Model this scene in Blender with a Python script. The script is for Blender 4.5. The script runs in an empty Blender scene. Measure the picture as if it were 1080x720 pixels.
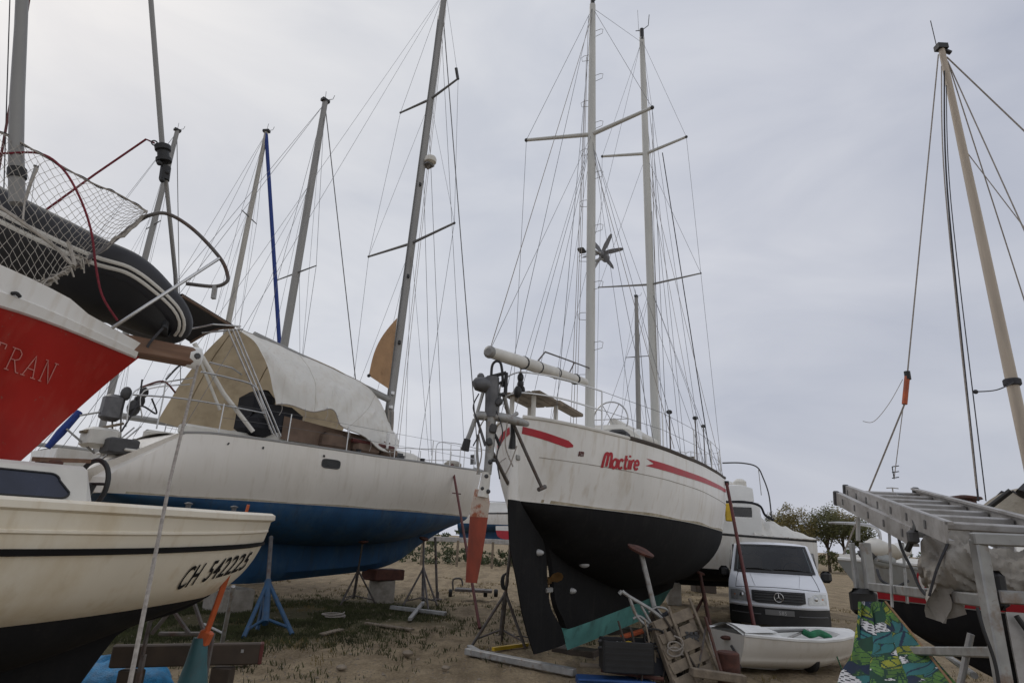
import bpy, math, random
from mathutils import Vector, Matrix
from math import sin, cos, pi, radians, sqrt, atan2
random.seed(7)
S = bpy.context.scene
COL = S.collection
# ------------------------------------------------------------------ camera
F, PIT, ROL, EYE = 640., radians(17.9), radians(2.7), 1.7
_f = Vector((0, cos(PIT), sin(PIT))); _r0 = Vector((1, 0, 0)); _u0 = Vector((0, -sin(PIT), cos(PIT)))
_r = _r0*cos(ROL) + _u0*sin(ROL); _u = -_r0*sin(ROL) + _u0*cos(ROL)
cam = bpy.data.cameras.new('camera'); cam.sensor_width = 36; cam.lens = F/1080*36
cam.clip_start = .05; cam.clip_end = 6000
co = bpy.data.objects.new('camera', cam); COL.objects.link(co)
co.matrix_world = Matrix(((_r.x, _u.x, -_f.x, 0), (_r.y, _u.y, -_f.y, 0), (_r.z, _u.z, -_f.z, EYE), (0, 0, 0, 1)))
S.camera = co
def ray(px, py): return _f + _r*((px-540)/F) - _u*((py-360)/F)
def at(px, py, Y):
    d = ray(px, py); return Vector((0, 0, EYE)) + d*(Y/d.y)
def gnd(px, py, z=0):
    d = ray(px, py); return Vector((0, 0, EYE)) + d*((z-EYE)/d.z)
def proj(p):
    d = Vector(p)-Vector((0, 0, EYE)); z = d.dot(_f); return 540+F*d.dot(_r)/z, 360-F*d.dot(_u)/z
class Frame:                       # boat frame: s forward, b to starboard, z up
    def __init__(s, x, y, deg):
        s.o = Vector((x, y)); t = radians(deg); s.h = Vector((sin(t), cos(t))); s.n = Vector((cos(t), -sin(t)))
        s.rotz = pi/2 - t
    def w(s, a, b, z):
        p = s.o + s.h*a + s.n*b; return Vector((p.x, p.y, z))
    def pl(s, px, py, b=0):        # where a sight line meets the lengthwise plane at offset b
        o = s.o + s.n*b; d = ray(px, py); k = o.dot(s.n)/Vector((d.x, d.y)).dot(s.n)
        p = d*k + Vector((0, 0, EYE)); return ((Vector((p.x, p.y))-o).dot(s.h), p.z)
    def pw(s, px, py, b=0):
        a, z = s.pl(px, py, b); return s.w(a, b, z)
# ------------------------------------------------------------------ materials
def mat(name, col, rough=.55, metal=0., var=.15, scale=3., bump=0., stretch=(1, 1, 1), dirt=None, dirt_at=(.55, .75), dscale=2., spec=.5, coat=0., trans=0., streak=None, wear=0.):
    m = bpy.data.materials.new(name); m.use_nodes = True; nt = m.node_tree; N = nt.nodes; L = nt.links
    b = N['Principled BSDF']; b.inputs['Roughness'].default_value = rough; b.inputs['Metallic'].default_value = metal
    b.inputs['Specular IOR Level'].default_value = spec
    if coat: b.inputs['Coat Weight'].default_value = coat
    tc = N.new('ShaderNodeTexCoord'); mp = N.new('ShaderNodeMapping'); mp.inputs['Scale'].default_value = stretch
    L.new(tc.outputs['Object'], mp.inputs['Vector'])
    nz = N.new('ShaderNodeTexNoise'); nz.inputs['Scale'].default_value = scale; nz.inputs['Detail'].default_value = 6
    L.new(mp.outputs['Vector'], nz.inputs['Vector'])
    rp = N.new('ShaderNodeValToRGB'); rp.color_ramp.elements[0].position = .3; rp.color_ramp.elements[1].position = .7
    rp.color_ramp.elements[0].color = (*[max(0, c*(1-var)) for c in col], 1); rp.color_ramp.elements[1].color = (*[min(1, c*(1+var)) for c in col], 1)
    L.new(nz.outputs['Fac'], rp.inputs['Fac']); out = rp.outputs['Color']
    if dirt:
        n2 = N.new('ShaderNodeTexNoise'); n2.inputs['Scale'].default_value = dscale; n2.inputs['Detail'].default_value = 8; n2.inputs['Roughness'].default_value = .65
        L.new(mp.outputs['Vector'], n2.inputs['Vector'])
        r2 = N.new('ShaderNodeValToRGB'); r2.color_ramp.elements[0].position = dirt_at[0]; r2.color_ramp.elements[1].position = dirt_at[1]
        L.new(n2.outputs['Fac'], r2.inputs['Fac'])
        mx = N.new('ShaderNodeMix'); mx.data_type = 'RGBA'; mx.inputs['B'].default_value = (*dirt, 1)
        L.new(r2.outputs['Color'], mx.inputs['Factor']); L.new(out, mx.inputs['A']); out = mx.outputs['Result']
    if streak:
        m4 = N.new('ShaderNodeMapping'); m4.inputs['Scale'].default_value = (7, 7, .35); L.new(tc.outputs['Object'], m4.inputs['Vector'])
        n4 = N.new('ShaderNodeTexNoise'); n4.inputs['Scale'].default_value = 1.6; n4.inputs['Detail'].default_value = 5; L.new(m4.outputs['Vector'], n4.inputs['Vector'])
        r4 = N.new('ShaderNodeValToRGB'); r4.color_ramp.elements[0].position = .54; r4.color_ramp.elements[1].position = .78; r4.color_ramp.elements[1].color = (.6, .6, .6, 1); L.new(n4.outputs['Fac'], r4.inputs['Fac'])
        x4 = N.new('ShaderNodeMix'); x4.data_type = 'RGBA'; x4.inputs['B'].default_value = (*streak, 1); L.new(r4.outputs['Color'], x4.inputs['Factor']); L.new(out, x4.inputs['A']); out = x4.outputs['Result']
    if wear:
        n5 = N.new('ShaderNodeTexNoise'); n5.inputs['Scale'].default_value = 26; n5.inputs['Detail'].default_value = 9; n5.inputs['Roughness'].default_value = .75; L.new(tc.outputs['Object'], n5.inputs['Vector'])
        r5 = N.new('ShaderNodeValToRGB'); r5.color_ramp.elements[0].position = .62; r5.color_ramp.elements[1].position = .68; r5.color_ramp.elements[1].color = (.75, .75, .75, 1); L.new(n5.outputs['Fac'], r5.inputs['Fac'])
        x5 = N.new('ShaderNodeMix'); x5.data_type = 'RGBA'; x5.inputs['B'].default_value = (wear*.30, wear*.24, wear*.19, 1); L.new(r5.outputs['Color'], x5.inputs['Factor']); L.new(out, x5.inputs['A']); out = x5.outputs['Result']
    rr = N.new('ShaderNodeMapRange'); rr.inputs['To Min'].default_value = max(0, rough-.1); rr.inputs['To Max'].default_value = min(1, rough+.14); L.new(nz.outputs['Fac'], rr.inputs['Value']); L.new(rr.outputs['Result'], b.inputs['Roughness'])
    L.new(out, b.inputs['Base Color'])
    if bump:
        n3 = N.new('ShaderNodeTexNoise'); n3.inputs['Scale'].default_value = scale*6; n3.inputs['Detail'].default_value = 5
        L.new(mp.outputs['Vector'], n3.inputs['Vector'])
        bp = N.new('ShaderNodeBump'); bp.inputs['Strength'].default_value = bump; bp.inputs['Distance'].default_value = .03
        L.new(n3.outputs['Fac'], bp.inputs['Height']); L.new(bp.outputs['Normal'], b.inputs['Normal'])
    if trans:
        tr = N.new('ShaderNodeBsdfTranslucent'); L.new(out, tr.inputs['Color']); ms = N.new('ShaderNodeMixShader'); ms.inputs['Fac'].default_value = trans
        L.new(b.outputs[0], ms.inputs[1]); L.new(tr.outputs[0], ms.inputs[2]); L.new(ms.outputs[0], N['Material Output'].inputs['Surface'])
    return m
M = {}
def mk(k, *a, **kw): M[k] = mat(k, *a, **kw)
mk('hull_white', (.80, .79, .765), .38, var=.06, scale=1.2, stretch=(1.5, 1.5, .5), dirt=(.58, .53, .45), dirt_at=(.52, .9), dscale=1.6, streak=(.55, .48, .39))
mk('hull_cream', (.74, .705, .645), .4, var=.05, scale=1.0, stretch=(1, 1, .4), dirt=(.58, .53, .45), dirt_at=(.55, .9), dscale=.9, streak=(.58, .53, .45))
mk('old_cream', (.76, .70, .58), .42, var=.08, scale=1.4, stretch=(1, 1, .5), dirt=(.56, .44, .26), dirt_at=(.5, .85), dscale=1.5, streak=(.55, .44, .28))
mk('black_bottom', (.009, .009, .010), .85, var=.35, scale=2.5, dirt=(.02, .019, .017), dirt_at=(.55, .85), dscale=3, bump=.1, spec=.25, streak=(.022, .02, .018), wear=.1)
mk('blue_bottom', (.018, .078, .185), .7, var=.25, scale=1.6, stretch=(1, 1, .5), dirt=(.05, .11, .19), dirt_at=(.48, .7), dscale=2.6, bump=.1, streak=(.035, .05, .07), wear=.35)
mk('teal_bottom', (.10, .30, .28), .75, var=.2, scale=2.5, dirt=(.05, .12, .11), dirt_at=(.55, .75), dscale=3)
mk('red_hull', (.34, .011, .007), .3, var=.12, scale=1.2, dirt=(.22, .011, .007), dirt_at=(.5, .8), dscale=1.3, streak=(.36, .05, .035), wear=.5)
mk('red_paint', (.42, .02, .035), .45, var=.12, scale=6, dirt=(.5, .2, .2), dirt_at=(.68, .85), dscale=12)
mk('pink_line', (.55, .22, .19), .5, var=.1, scale=10)
mk('black_paint', (.010, .010, .011), .7, var=.2, scale=5, spec=.2)
mk('dark_rubber', (.012, .012, .013), .6, var=.3, scale=6)
mk('grey_rubber', (.022, .022, .026), .55, var=.2, scale=3, dirt=(.04, .04, .04), dirt_at=(.6, .85))
mk('off_white', (.62, .60, .55), .5, var=.1, scale=4, dirt=(.35, .3, .22), dirt_at=(.6, .85))
mk('white_paint', (.72, .72, .70), .4, var=.05, scale=3, dirt=(.5, .47, .4), dirt_at=(.6, .9))
mk('mast_white', (.55, .55, .52), .4, var=.1, scale=3, stretch=(1, 1, .2), dirt=(.35, .32, .27), dirt_at=(.6, .9))
mk('mast_alu', (.27, .265, .255), .5, .25, var=.12, scale=3, stretch=(1, 1, .2), dirt=(.2, .18, .15), dirt_at=(.55, .9))
mk('mast_wood', (.46, .39, .31), .5, var=.15, scale=4, stretch=(4, 4, .25), dirt=(.28, .2, .13), dirt_at=(.6, .9))
mk('alu', (.42, .41, .40), .5, .5, var=.12, scale=6, dirt=(.22, .20, .18), dirt_at=(.46, .76), dscale=8, wear=.8)
mk('alu_dark', (.17, .17, .17), .5, .5, var=.15, scale=6)
mk('steel', (.52, .52, .52), .28, .9, var=.1, scale=6)
mk('galv', (.34, .34, .33), .55, .5, var=.2, scale=12, dirt=(.2, .12, .07), dirt_at=(.54, .74), dscale=10, wear=.6)
mk('wire', (.16, .16, .165), .45, .6, var=.1)
mk('rope_grey', (.30, .27, .24), .9, var=.25, scale=40)
mk('rope_dark', (.05, .05, .055), .9, var=.25, scale=40)
mk('rope_red', (.17, .02, .03), .85, var=.3, scale=40)
mk('rope_blue', (.02, .045, .2), .85, var=.2, scale=30)
mk('net_cord', (.36, .33, .29), .9, var=.2, scale=40)
mk('teak', (.16, .085, .05), .65, var=.3, scale=4, stretch=(.6, 6, 6), dirt=(.24, .17, .12), dirt_at=(.55, .8), dscale=4)
mk('dark_wood', (.05, .036, .026), .7, var=.3, scale=5, dirt=(.10, .08, .06), dirt_at=(.6, .8))
mk('grey_wood', (.21, .17, .125), .85, var=.3, scale=6, stretch=(1, 1, 1), dirt=(.10, .08, .06), dirt_at=(.5, .75), dscale=5, bump=.3)
mk('rust', (.085, .032, .022), .8, var=.4, scale=8, dirt=(.05, .025, .02), dirt_at=(.5, .75), dscale=9, bump=.2)
mk('maroon', (.10, .02, .018), .6, var=.25, scale=8, dirt=(.06, .03, .02), dirt_at=(.5, .8), dscale=9)
mk('orange', (.42, .085, .025), .55, var=.25, scale=7, dirt=(.25, .06, .025), dirt_at=(.5, .8), dscale=6)
mk('red_antifoul', (.25, .045, .022), .65, var=.25, scale=5, stretch=(1, 1, .5), dirt=(.15, .035, .022), dirt_at=(.42, .7), dscale=6, wear=.7)
mk('blade_paint', (.48, .40, .33), .6, var=.15, scale=6, dirt=(.30, .09, .04), dirt_at=(.5, .62), dscale=7)
mk('stand_blue', (.014, .06, .13), .55, var=.25, scale=7, dirt=(.09, .05, .03), dirt_at=(.58, .8), dscale=8)
mk('stand_teal', (.03, .10, .115), .6, var=.25, scale=7, dirt=(.06, .05, .04), dirt_at=(.55, .8), dscale=8)
mk('stand_grey', (.13, .12, .115), .65, .3, var=.3, scale=8, dirt=(.11, .05, .03), dirt_at=(.5, .75), dscale=7)
mk('concrete', (.30, .275, .24), .9, var=.2, scale=6, dirt=(.17, .15, .12), dirt_at=(.5, .8), dscale=4, bump=.3)
mk('tarp_white', (.76, .745, .70), .75, var=.06, scale=2, dirt=(.60, .56, .49), dirt_at=(.5, .85), dscale=2.0, trans=.2, bump=.15, streak=(.60, .55, .48))
mk('tent_beige', (.42, .345, .24), .85, var=.1, scale=2.5, trans=.4, dirt=(.25, .2, .13), dirt_at=(.5, .8))  # beige holds the glow of light coming through the white tent cloth
mk('dark_cloth', (.016, .017, .022), .85, var=.3, scale=4)
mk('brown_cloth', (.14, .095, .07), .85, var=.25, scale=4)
mk('sail_tan', (.36, .22, .12), .8, var=.12, scale=4, trans=.3)
mk('tarp_grey', (.34, .315, .275), .75, var=.2, scale=5, dirt=(.14, .125, .11), dirt_at=(.5, .8), dscale=4, bump=.2)
mk('cyan_tarp', (.005, .17, .36), .5, var=.3, scale=14, bump=.5)
mk('green_cloth', (.02, .16, .075), .8, var=.25, scale=14, bump=.3)
mk('yellow', (.55, .36, .02), .5, var=.15, scale=4)
mk('pale_canvas', (.42, .385, .32), .85, var=.15, scale=5, dirt=(.24, .2, .15), dirt_at=(.5, .8), bump=.2)
mk('mast_pale', (.40, .38, .34), .5, .1, var=.12, scale=3, stretch=(1, 1, .2), dirt=(.28, .24, .2), dirt_at=(.55, .9))
mk('trim_grey', (.10, .10, .105), .7, var=.2)
mk('hull_grey', (.33, .345, .34), .45, var=.08, scale=2, dirt=(.24, .22, .18), dirt_at=(.5, .85), streak=(.2, .16, .11), wear=.6)
mk('glass_dark', (.012, .014, .018), .12, var=.2, spec=.6)
mk('glass_blue', (.02, .025, .045), .22, var=.3, scale=5, dirt=(.1, .1, .1), dirt_at=(.6, .9))
mk('plastic_black', (.016, .016, .017), .55, var=.25, scale=8)
mk('plastic_grey', (.06, .06, .062), .6, var=.25, scale=8)
mk('plastic_blue', (.018, .065, .20), .5, var=.25, scale=9)
mk('engine_grey', (.12, .12, .125), .5, .3, var=.3, scale=9)
mk('van_white', (.70, .72, .76), .3, var=.03, scale=2, coat=.5, dirt=(.5, .48, .44), dirt_at=(.62, .9))
mk('lamp_glass', (.45, .46, .46), .15, .3, var=.25, scale=12)
mk('amber', (.5, .14, .02), .3)
mk('plate', (.16, .16, .16), .5, var=.1)
mk('plate_text', (.45, .45, .45), .5)
mk('bark', (.07, .05, .035), .9, var=.3, scale=6)
mk('leaf_green', (.11, .11, .035), .7, var=.5, scale=.9, trans=.25)
mk('leaf_dark', (.06, .075, .03), .7, var=.45, scale=1.1, trans=.2)
mk('leaf_autumn', (.17, .135, .04), .7, var=.5, scale=.9, trans=.25)
mk('grass_blade', (.055, .062, .022), .75, var=.5, scale=1.5, trans=.25)
mk('dry_grass', (.17, .13, .055), .8, var=.4, scale=1.5, trans=.2)
mk('pebble', (.24, .20, .155), .9, var=.4, scale=7)
mk('zinc', (.42, .42, .42), .5, .3)
mk('fan_grey', (.19, .19, .2), .5, var=.15)
mk('scum', (.50, .45, .35), .7, var=.2, scale=8, stretch=(1, 1, .4), dirt=(.30, .25, .16), dirt_at=(.45, .7), dscale=5)
mk('bronze', (.2, .12, .05), .45, .7, var=.3, scale=9)
mk('white_plain', (.75, .75, .73), .5)
# ------------------------------------------------------------------ object helpers
def pset(o, label=None, cat=None, group=None, kind=None):
    if label: o['label'] = label
    if cat: o['category'] = cat
    if group: o['group'] = group
    if kind: o['kind'] = kind
    return o
def thing(name, label, cat, loc=(0, 0, 0), rotz=0., group=None):
    o = bpy.data.objects.new(name, None); COL.objects.link(o); o.location = loc; o.rotation_euler = (0, 0, rotz); o.empty_display_size = .2
    return pset(o, label, cat, group)
def root_of(o):
    while o.parent: o = o.parent
    return o
class MB:
    def __init__(s): s.v = []; s.f = []; s.m = []
    def quadgrid(s, rows, mi=0, closeu=False, closev=False, mfun=None):
        n0 = len(s.v); nu = len(rows); nv = len(rows[0])
        for r in rows: s.v += [Vector(p) for p in r]
        for i in range(nu if closeu else nu-1):
            for j in range(nv if closev else nv-1):
                a = n0+i*nv+j; b = n0+i*nv+(j+1) % nv; c = n0+((i+1) % nu)*nv+(j+1) % nv; d = n0+((i+1) % nu)*nv+j
                s.f.append((a, b, c, d)); s.m.append(mfun(i, j) if mfun else mi)
        return s
    def poly(s, pts, mi=0):
        n0 = len(s.v); s.v += [Vector(p) for p in pts]; s.f.append(tuple(range(n0, n0+len(pts)))); s.m.append(mi); return s
    def tube(s, pts, r, seg=8, closed=False, mi=0, flat=1.):
        pts = [Vector(p) for p in pts]; n = len(pts)
        rs = r if isinstance(r, (list, tuple)) else [r]*n
        rows = []; ref = None
        for i, p in enumerate(pts):
            if closed: t = (pts[(i+1) % n]-pts[i-1])
            else: t = pts[min(i+1, n-1)]-pts[max(i-1, 0)]
            if t.length < 1e-9: t = Vector((0, 0, 1))
            t.normalize()
            if ref is None: ref = Vector((0, 0, 1)) if abs(t.z) < .9 else Vector((1, 0, 0))
            u = ref - t*ref.dot(t)
            if u.length < 1e-6: u = Vector((1, 0, 0)) - t*t.x
            u.normalize(); w = t.cross(u); ref = u
            rows.append([p + u*(cos(2*pi*k/seg)*rs[i]) + w*(sin(2*pi*k/seg)*rs[i]*flat) for k in range(seg)])
        s.quadgrid(rows, mi, closeu=closed, closev=True)
        if not closed:
            s.poly(list(reversed(rows[0])), mi); s.poly(rows[-1], mi)
        return s
    def box(s, c, sz, R=None, mi=0, bev=0.):
        c = Vector(c); x, y, z = [q/2 for q in sz]; R = R or Matrix.Identity(3)
        if bev <= 0:
            P = [R @ Vector((a*x, b*y, d*z)) + c for a in (-1, 1) for b in (-1, 1) for d in (-1, 1)]
            n0 = len(s.v); s.v += P
            for q in ((0, 1, 3, 2), (4, 6, 7, 5), (0, 4, 5, 1), (2, 3, 7, 6), (0, 2, 6, 4), (1, 5, 7, 3)):
                s.f.append(tuple(n0+i for i in q)); s.m.append(mi)
            return s
        bev = min(bev, x*.9, y*.9, z*.9)
        ring = lambda X, Yy: [(X-bev, -Yy), (X, -Yy+bev), (X, Yy-bev), (X-bev, Yy), (-X+bev, Yy), (-X, Yy-bev), (-X, -Yy+bev), (-X+bev, -Yy)]
        rows = []
        for zz, k in ((-z, bev), (-z+bev, 0), (z-bev, 0), (z, bev)):
            rows.append([R @ Vector((a, b, zz)) + c for a, b in ring(x-k, y-k)])
        s.quadgrid(rows, mi, closev=True); s.poly(list(reversed(rows[0])), mi); s.poly(rows[-1], mi); return s
    def beam(s, a, b, w, h, up=(0, 0, 1), mi=0, bev=0.):
        a = Vector(a); b = Vector(b); d = (b-a); L = d.length; d.normalize(); up = Vector(up); y = up.cross(d)
        if y.length < 1e-5: y = Vector((1, 0, 0)).cross(d)
        y.normalize(); z = d.cross(y)
        return s.box((a+b)/2, (L, w, h), Matrix((d, y, z)).transposed(), mi, bev)
    def prism(s, pts, off, mi=0):
        off = Vector(off); A = [Vector(p) for p in pts]; B = [p+off for p in A]; n = len(A)
        s.poly(A, mi); s.poly(list(reversed(B)), mi)
        for i in range(n): s.poly([A[(i+1) % n], A[i], B[i], B[(i+1) % n]], mi)
        return s
    def ball(s, c, r, seg=10, ring=6, sc=(1, 1, 1), mi=0):
        c = Vector(c); rows = []
        for i in range(ring+1):
            a = -pi/2 + pi*i/ring; rr = max(cos(a), .02)
            rows.append([c + Vector((cos(2*pi*k/seg)*rr*r*sc[0], sin(2*pi*k/seg)*rr*r*sc[1], sin(a)*r*sc[2])) for k in range(seg)])
        return s.quadgrid(rows, mi, closev=True)
    def lathe(s, c, prof, seg=16, axis=(0, 0, 1), mi=0):
        c = Vector(c); ax = Vector(axis).normalized(); u = ax.orthogonal().normalized(); w = ax.cross(u)
        rows = [[c + ax*h + u*(cos(2*pi*k/seg)*r) + w*(sin(2*pi*k/seg)*r) for k in range(seg)] for r, h in prof]
        s.quadgrid(rows, mi, closev=True); s.poly(list(reversed(rows[0])), mi); s.poly(rows[-1], mi); return s
    def build(s, name, mats, parent=None, smooth=True, origin=None, label=None, cat=None, group=None, kind=None):
        if not isinstance(mats, (list, tuple)): mats = [mats]
        if parent:
            r = root_of(parent); inv = Matrix.Rotation(-r.rotation_euler.z, 4, 'Z') @ Matrix.Translation(-Vector(r.location)); loc = None
        else:
            loc = Vector(origin) if origin is not None else Vector((0, 0, 0)); inv = Matrix.Translation(-loc)
        me = bpy.data.meshes.new(name); me.from_pydata([inv @ p for p in s.v], [], s.f)
        for k in mats: me.materials.append(M[k] if isinstance(k, str) else k)
        me.polygons.foreach_set('material_index', s.m); me.update()
        if smooth:
            me.polygons.foreach_set('use_smooth', [True]*len(me.polygons))
            try: me.set_sharp_from_angle(angle=radians(38))
            except Exception: pass
        o = bpy.data.objects.new(name, me); COL.objects.link(o)
        if parent: o.parent = parent
        else: o.location = loc
        return pset(o, label, cat, group, kind)
def tb(name, pts, r, m, parent, seg=8, **kw): return MB().tube(pts, r, seg, **kw).build(name, m, parent)
def wire(a, b, parent, r=.005, name='shroud', m='wire', sag=0.):
    a = Vector(a); b = Vector(b)
    pts = [a.lerp(b, t/8)-Vector((0, 0, sag*4*(t/8)*(1-t/8))) for t in range(9)] if sag else [a, b]
    return MB().tube(pts, r, 5).build(name, m, parent)
def copy_thing(src, loc, rotz=0, label=None):
    c = src.copy(); COL.objects.link(c); c.location = loc; c.rotation_euler = (0, 0, rotz)
    if label: c['label'] = label
    for ch in list(src.children):
        d = ch.copy(); COL.objects.link(d); d.parent = c
        for g in list(ch.children):
            e = g.copy(); COL.objects.link(e); e.parent = d
    return c
def smooth_path(P, n=6, closed=False):
    P = [Vector(p) for p in P]; out = []; N = len(P); rng = range(N if closed else N-1)
    for i in rng:
        g = (lambda k: P[k % N]) if closed else (lambda k: P[max(0, min(N-1, k))])
        p0, p1, p2, p3 = g(i-1), g(i), g(i+1), g(i+2)
        for t in [k/n for k in range(n)]:
            out.append(.5*((2*p1)+(p2-p0)*t+(2*p0-5*p1+4*p2-p3)*t*t+(3*p1-p0-3*p2+p3)*t**3))
    if not closed: out.append(P[-1])
    return out
class Cur:                         # monotone cubic through (s, value) keys
    def __init__(s, k):
        s.x = [a for a, _ in k]; s.y = [b for _, b in k]; n = len(k); h = [s.x[i+1]-s.x[i] for i in range(n-1)]; d = [(s.y[i+1]-s.y[i])/h[i] for i in range(n-1)]
        s.t = [d[0]]+[0 if d[i-1]*d[i] <= 0 else 3*(h[i-1]+h[i])/((2*h[i]+h[i-1])/d[i-1]+(h[i]+2*h[i-1])/d[i]) for i in range(1, n-1)]+[d[-1]] if n > 2 else [d[0], d[0]]
    def __call__(s, v):
        x = s.x; v = max(x[0], min(x[-1], v)); i = 0
        while i < len(x)-2 and v > x[i+1]: i += 1
        h = x[i+1]-x[i]; t = (v-x[i])/h
        return (2*t**3-3*t*t+1)*s.y[i]+(t**3-2*t*t+t)*h*s.t[i]+(-2*t**3+3*t*t)*s.y[i+1]+(t**3-t*t)*h*s.t[i+1]
class Hull:
    NK, NC, NT = 5, 12, 9
    def __init__(s, fr, L, zs, B, zw, Bw, C, K, kt, shear=None, bulge=.04, s0=0., flare=1.):
        s.flare = flare
        s.fr = fr; s.L = L; s.s0 = s0; s.shear = shear; s.bulge = bulge
        s.kline = None; s.zs, s.B, s.zw, s.Bw, s.C, s.K, s.kt = [Cur(k) for k in (zs, B, zw, Bw, C, K, kt)]
    def section(s, a):
        zs, B, zw, Bw, C, K, kt = [f(a) for f in (s.zs, s.B, s.zw, s.Bw, s.C, s.K, s.kt)]
        K = min(K, zs-.02); wl = max(zw, K+.001); wl = min(wl, zs-.01)
        if K >= zw: Bw = min(Bw, .01)
        C = max(min(C, wl-.0005), K); Bw = max(Bw, .004); kt = min(kt, Bw*.6); P = [(0., K)]
        for i in range(1, s.NK):
            z = K+(C-K)*i/(s.NK-1)
            if s.kline and i == 1: z = max(K+.0004, min(s.kline(a), C-.001))
            elif s.kline: z0 = max(K+.0004, min(s.kline(a), C-.001)); z = z0+(C-z0)*(i-1)/(s.NK-2)
            P.append((kt*min(1, .6+.4*i/(s.NK-1)), z))
        for i in range(1, s.NC+1):
            q = pi/2*i/s.NC; P.append((kt+(Bw-kt)*sin(q)**1.05, wl-(wl-C)*cos(q)**1.15))
        for i in range(1, s.NT+1):
            t = i/s.NT; P.append((Bw+(B-Bw)*t**s.flare+s.bulge*sin(pi*t)*min(1, B), wl+(zs-wl)*t))
        return P
    def y(s, a, z):
        P = s.section(a)
        for (y0, z0), (y1, z1) in zip(P, P[1:]):
            if z0 <= z <= z1 and z1 > z0: return y0+(y1-y0)*(z-z0)/(z1-z0)
        return P[-1][0] if z > P[-1][1] else P[0][0]
    def pt(s, a, z, side=1, off=0.):
        ds = s.shear(a, z) if s.shear else 0
        return s.fr.w(a+ds, side*(s.y(a, z)+off), z)
    def stations(s, n=70):
        return [s.s0+(s.L-s.s0)*(.5-.5*cos(pi*i/n)) for i in range(n+1)]
    def build(s, mats, parent, mfun, transom=False, n=70, name='hull'):
        mb = MB(); st = s.stations(n); rows = []; zz = []
        for a in st:
            P = s.section(a); f = lambda y, z: s.fr.w(a+(s.shear(a, z) if s.shear else 0), y, z)
            rows.append([f(-y, z) for y, z in reversed(P)]+[f(y, z) for y, z in P[1:]]); zz.append([z for y, z in reversed(P)]+[z for y, z in P[1:]])
        mf = lambda i, j: mfun((st[i]+st[i+1])/2, (zz[i][j]+zz[i][j+1]+zz[i+1][j]+zz[i+1][j+1])/4)
        mb.quadgrid(rows, mfun=mf)
        if transom:
            r = rows[0]; m = len(r)//2
            for j in range(m): mb.poly([r[m-j-1], r[m-j], r[m+j], r[m+j+1]] if j else [r[m-1], r[m], r[m+1]], mfun(st[0], zz[0][m+j]+.01))
        return mb.build(name, mats, parent)
    def deck(s, m, parent, drop=.06, camber=.08, a0=None, a1=None, n=40, name='deck'):
        a0 = s.s0 if a0 is None else a0; a1 = s.L-.02 if a1 is None else a1; rows = []
        for i in range(n+1):
            a = a0+(a1-a0)*i/n; z = s.zs(a)-drop; b = s.y(a, z)-.012; ds = s.shear(a, z) if s.shear else 0
            rows.append([s.fr.w(a+ds, b*t, z+camber*(1-t*t)) for t in [k/6 for k in range(-6, 7)]])
        return MB().quadgrid(rows).build(name, m, parent)
    def rail(s, m, parent, r=.025, dz=.01, a0=None, a1=None, name='toe_rail', inset=.01, flat=1., sides=(1, -1)):
        a0 = s.s0+.01 if a0 is None else a0; a1 = s.L-.01 if a1 is None else a1; mb = MB()
        for sd in sides:
            P = []
            for i in range(61):
                a = a0+(a1-a0)*i/60; z = s.zs(a); ds = s.shear(a, z) if s.shear else 0; P.append(s.fr.w(a+ds, sd*(s.B(a)-inset), z+dz))
            mb.tube(P, r, 6, flat=flat)
        return mb.build(name, m, parent)
    def band(s, name, m, parent, a0, a1, zlo, zhi, side=1, off=.005, n=30, nz=3, ends=None):
        rows = []
        for i in range(n+1):
            a = a0+(a1-a0)*i/n; rows.append([s.pt(a, zlo(a)+(zhi(a)-zlo(a))*k/nz, side, off) for k in range(nz+1)])
        return MB().quadgrid(rows).build(name, m, parent)
def find_a(H, px, z, a0, a1, side=1):
    for _ in range(40):
        m = (a0+a1)/2
        if proj(H.pt(m, z, side))[0] < px: a0 = m
        else: a1 = m
    return (a0+a1)/2
def ribbon_letters(strokes, w, fun):
    mb = MB()
    for st in strokes:
        P = [Vector(p) for p in st]; P = [Vector((p.x, p.y, 0)) for p in P]; Q = smooth_path(P, 5) if len(P) > 2 else [P[0].lerp(P[1], k/6) for k in range(7)]
        rows = []
        for i, p in enumerate(Q):
            t = (Q[min(i+1, len(Q)-1)]-Q[max(i-1, 0)]).normalized(); n = Vector((-t.y, t.x, 0))*w/2; rows.append([fun(p.x-n.x, p.y-n.y), fun(p.x+n.x, p.y+n.y)])
        mb.quadgrid(rows)
    return mb
def text_faces(txt, size=1., bold=0., shear=0.):
    c = bpy.data.curves.new('lettering_source', 'FONT'); c.body = txt; c.size = size; c.offset = bold; c.shear = shear; c.resolution_u = 4; c.space_character = 1.08
    o = bpy.data.objects.new('lettering_source', c); COL.objects.link(o); bpy.context.view_layer.update()
    me = bpy.data.meshes.new_from_object(o.evaluated_get(bpy.context.evaluated_depsgraph_get()))
    v = [(p.co.x, p.co.y) for p in me.vertices]; f = [tuple(p.vertices) for p in me.polygons]
    bpy.data.objects.remove(o); bpy.data.curves.remove(c); bpy.data.meshes.remove(me); return v, f
def lettering(txt, fun, m, parent, size=1., bold=0., shear=0., name='lettering', label=None):
    v, f = text_faces(txt, size, bold, shear); mb = MB(); mb.v = [Vector(fun(x, y)) for x, y in v]; mb.f = f; mb.m = [0]*len(f)
    return mb.build(name, m, parent, smooth=False, label=label)
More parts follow.
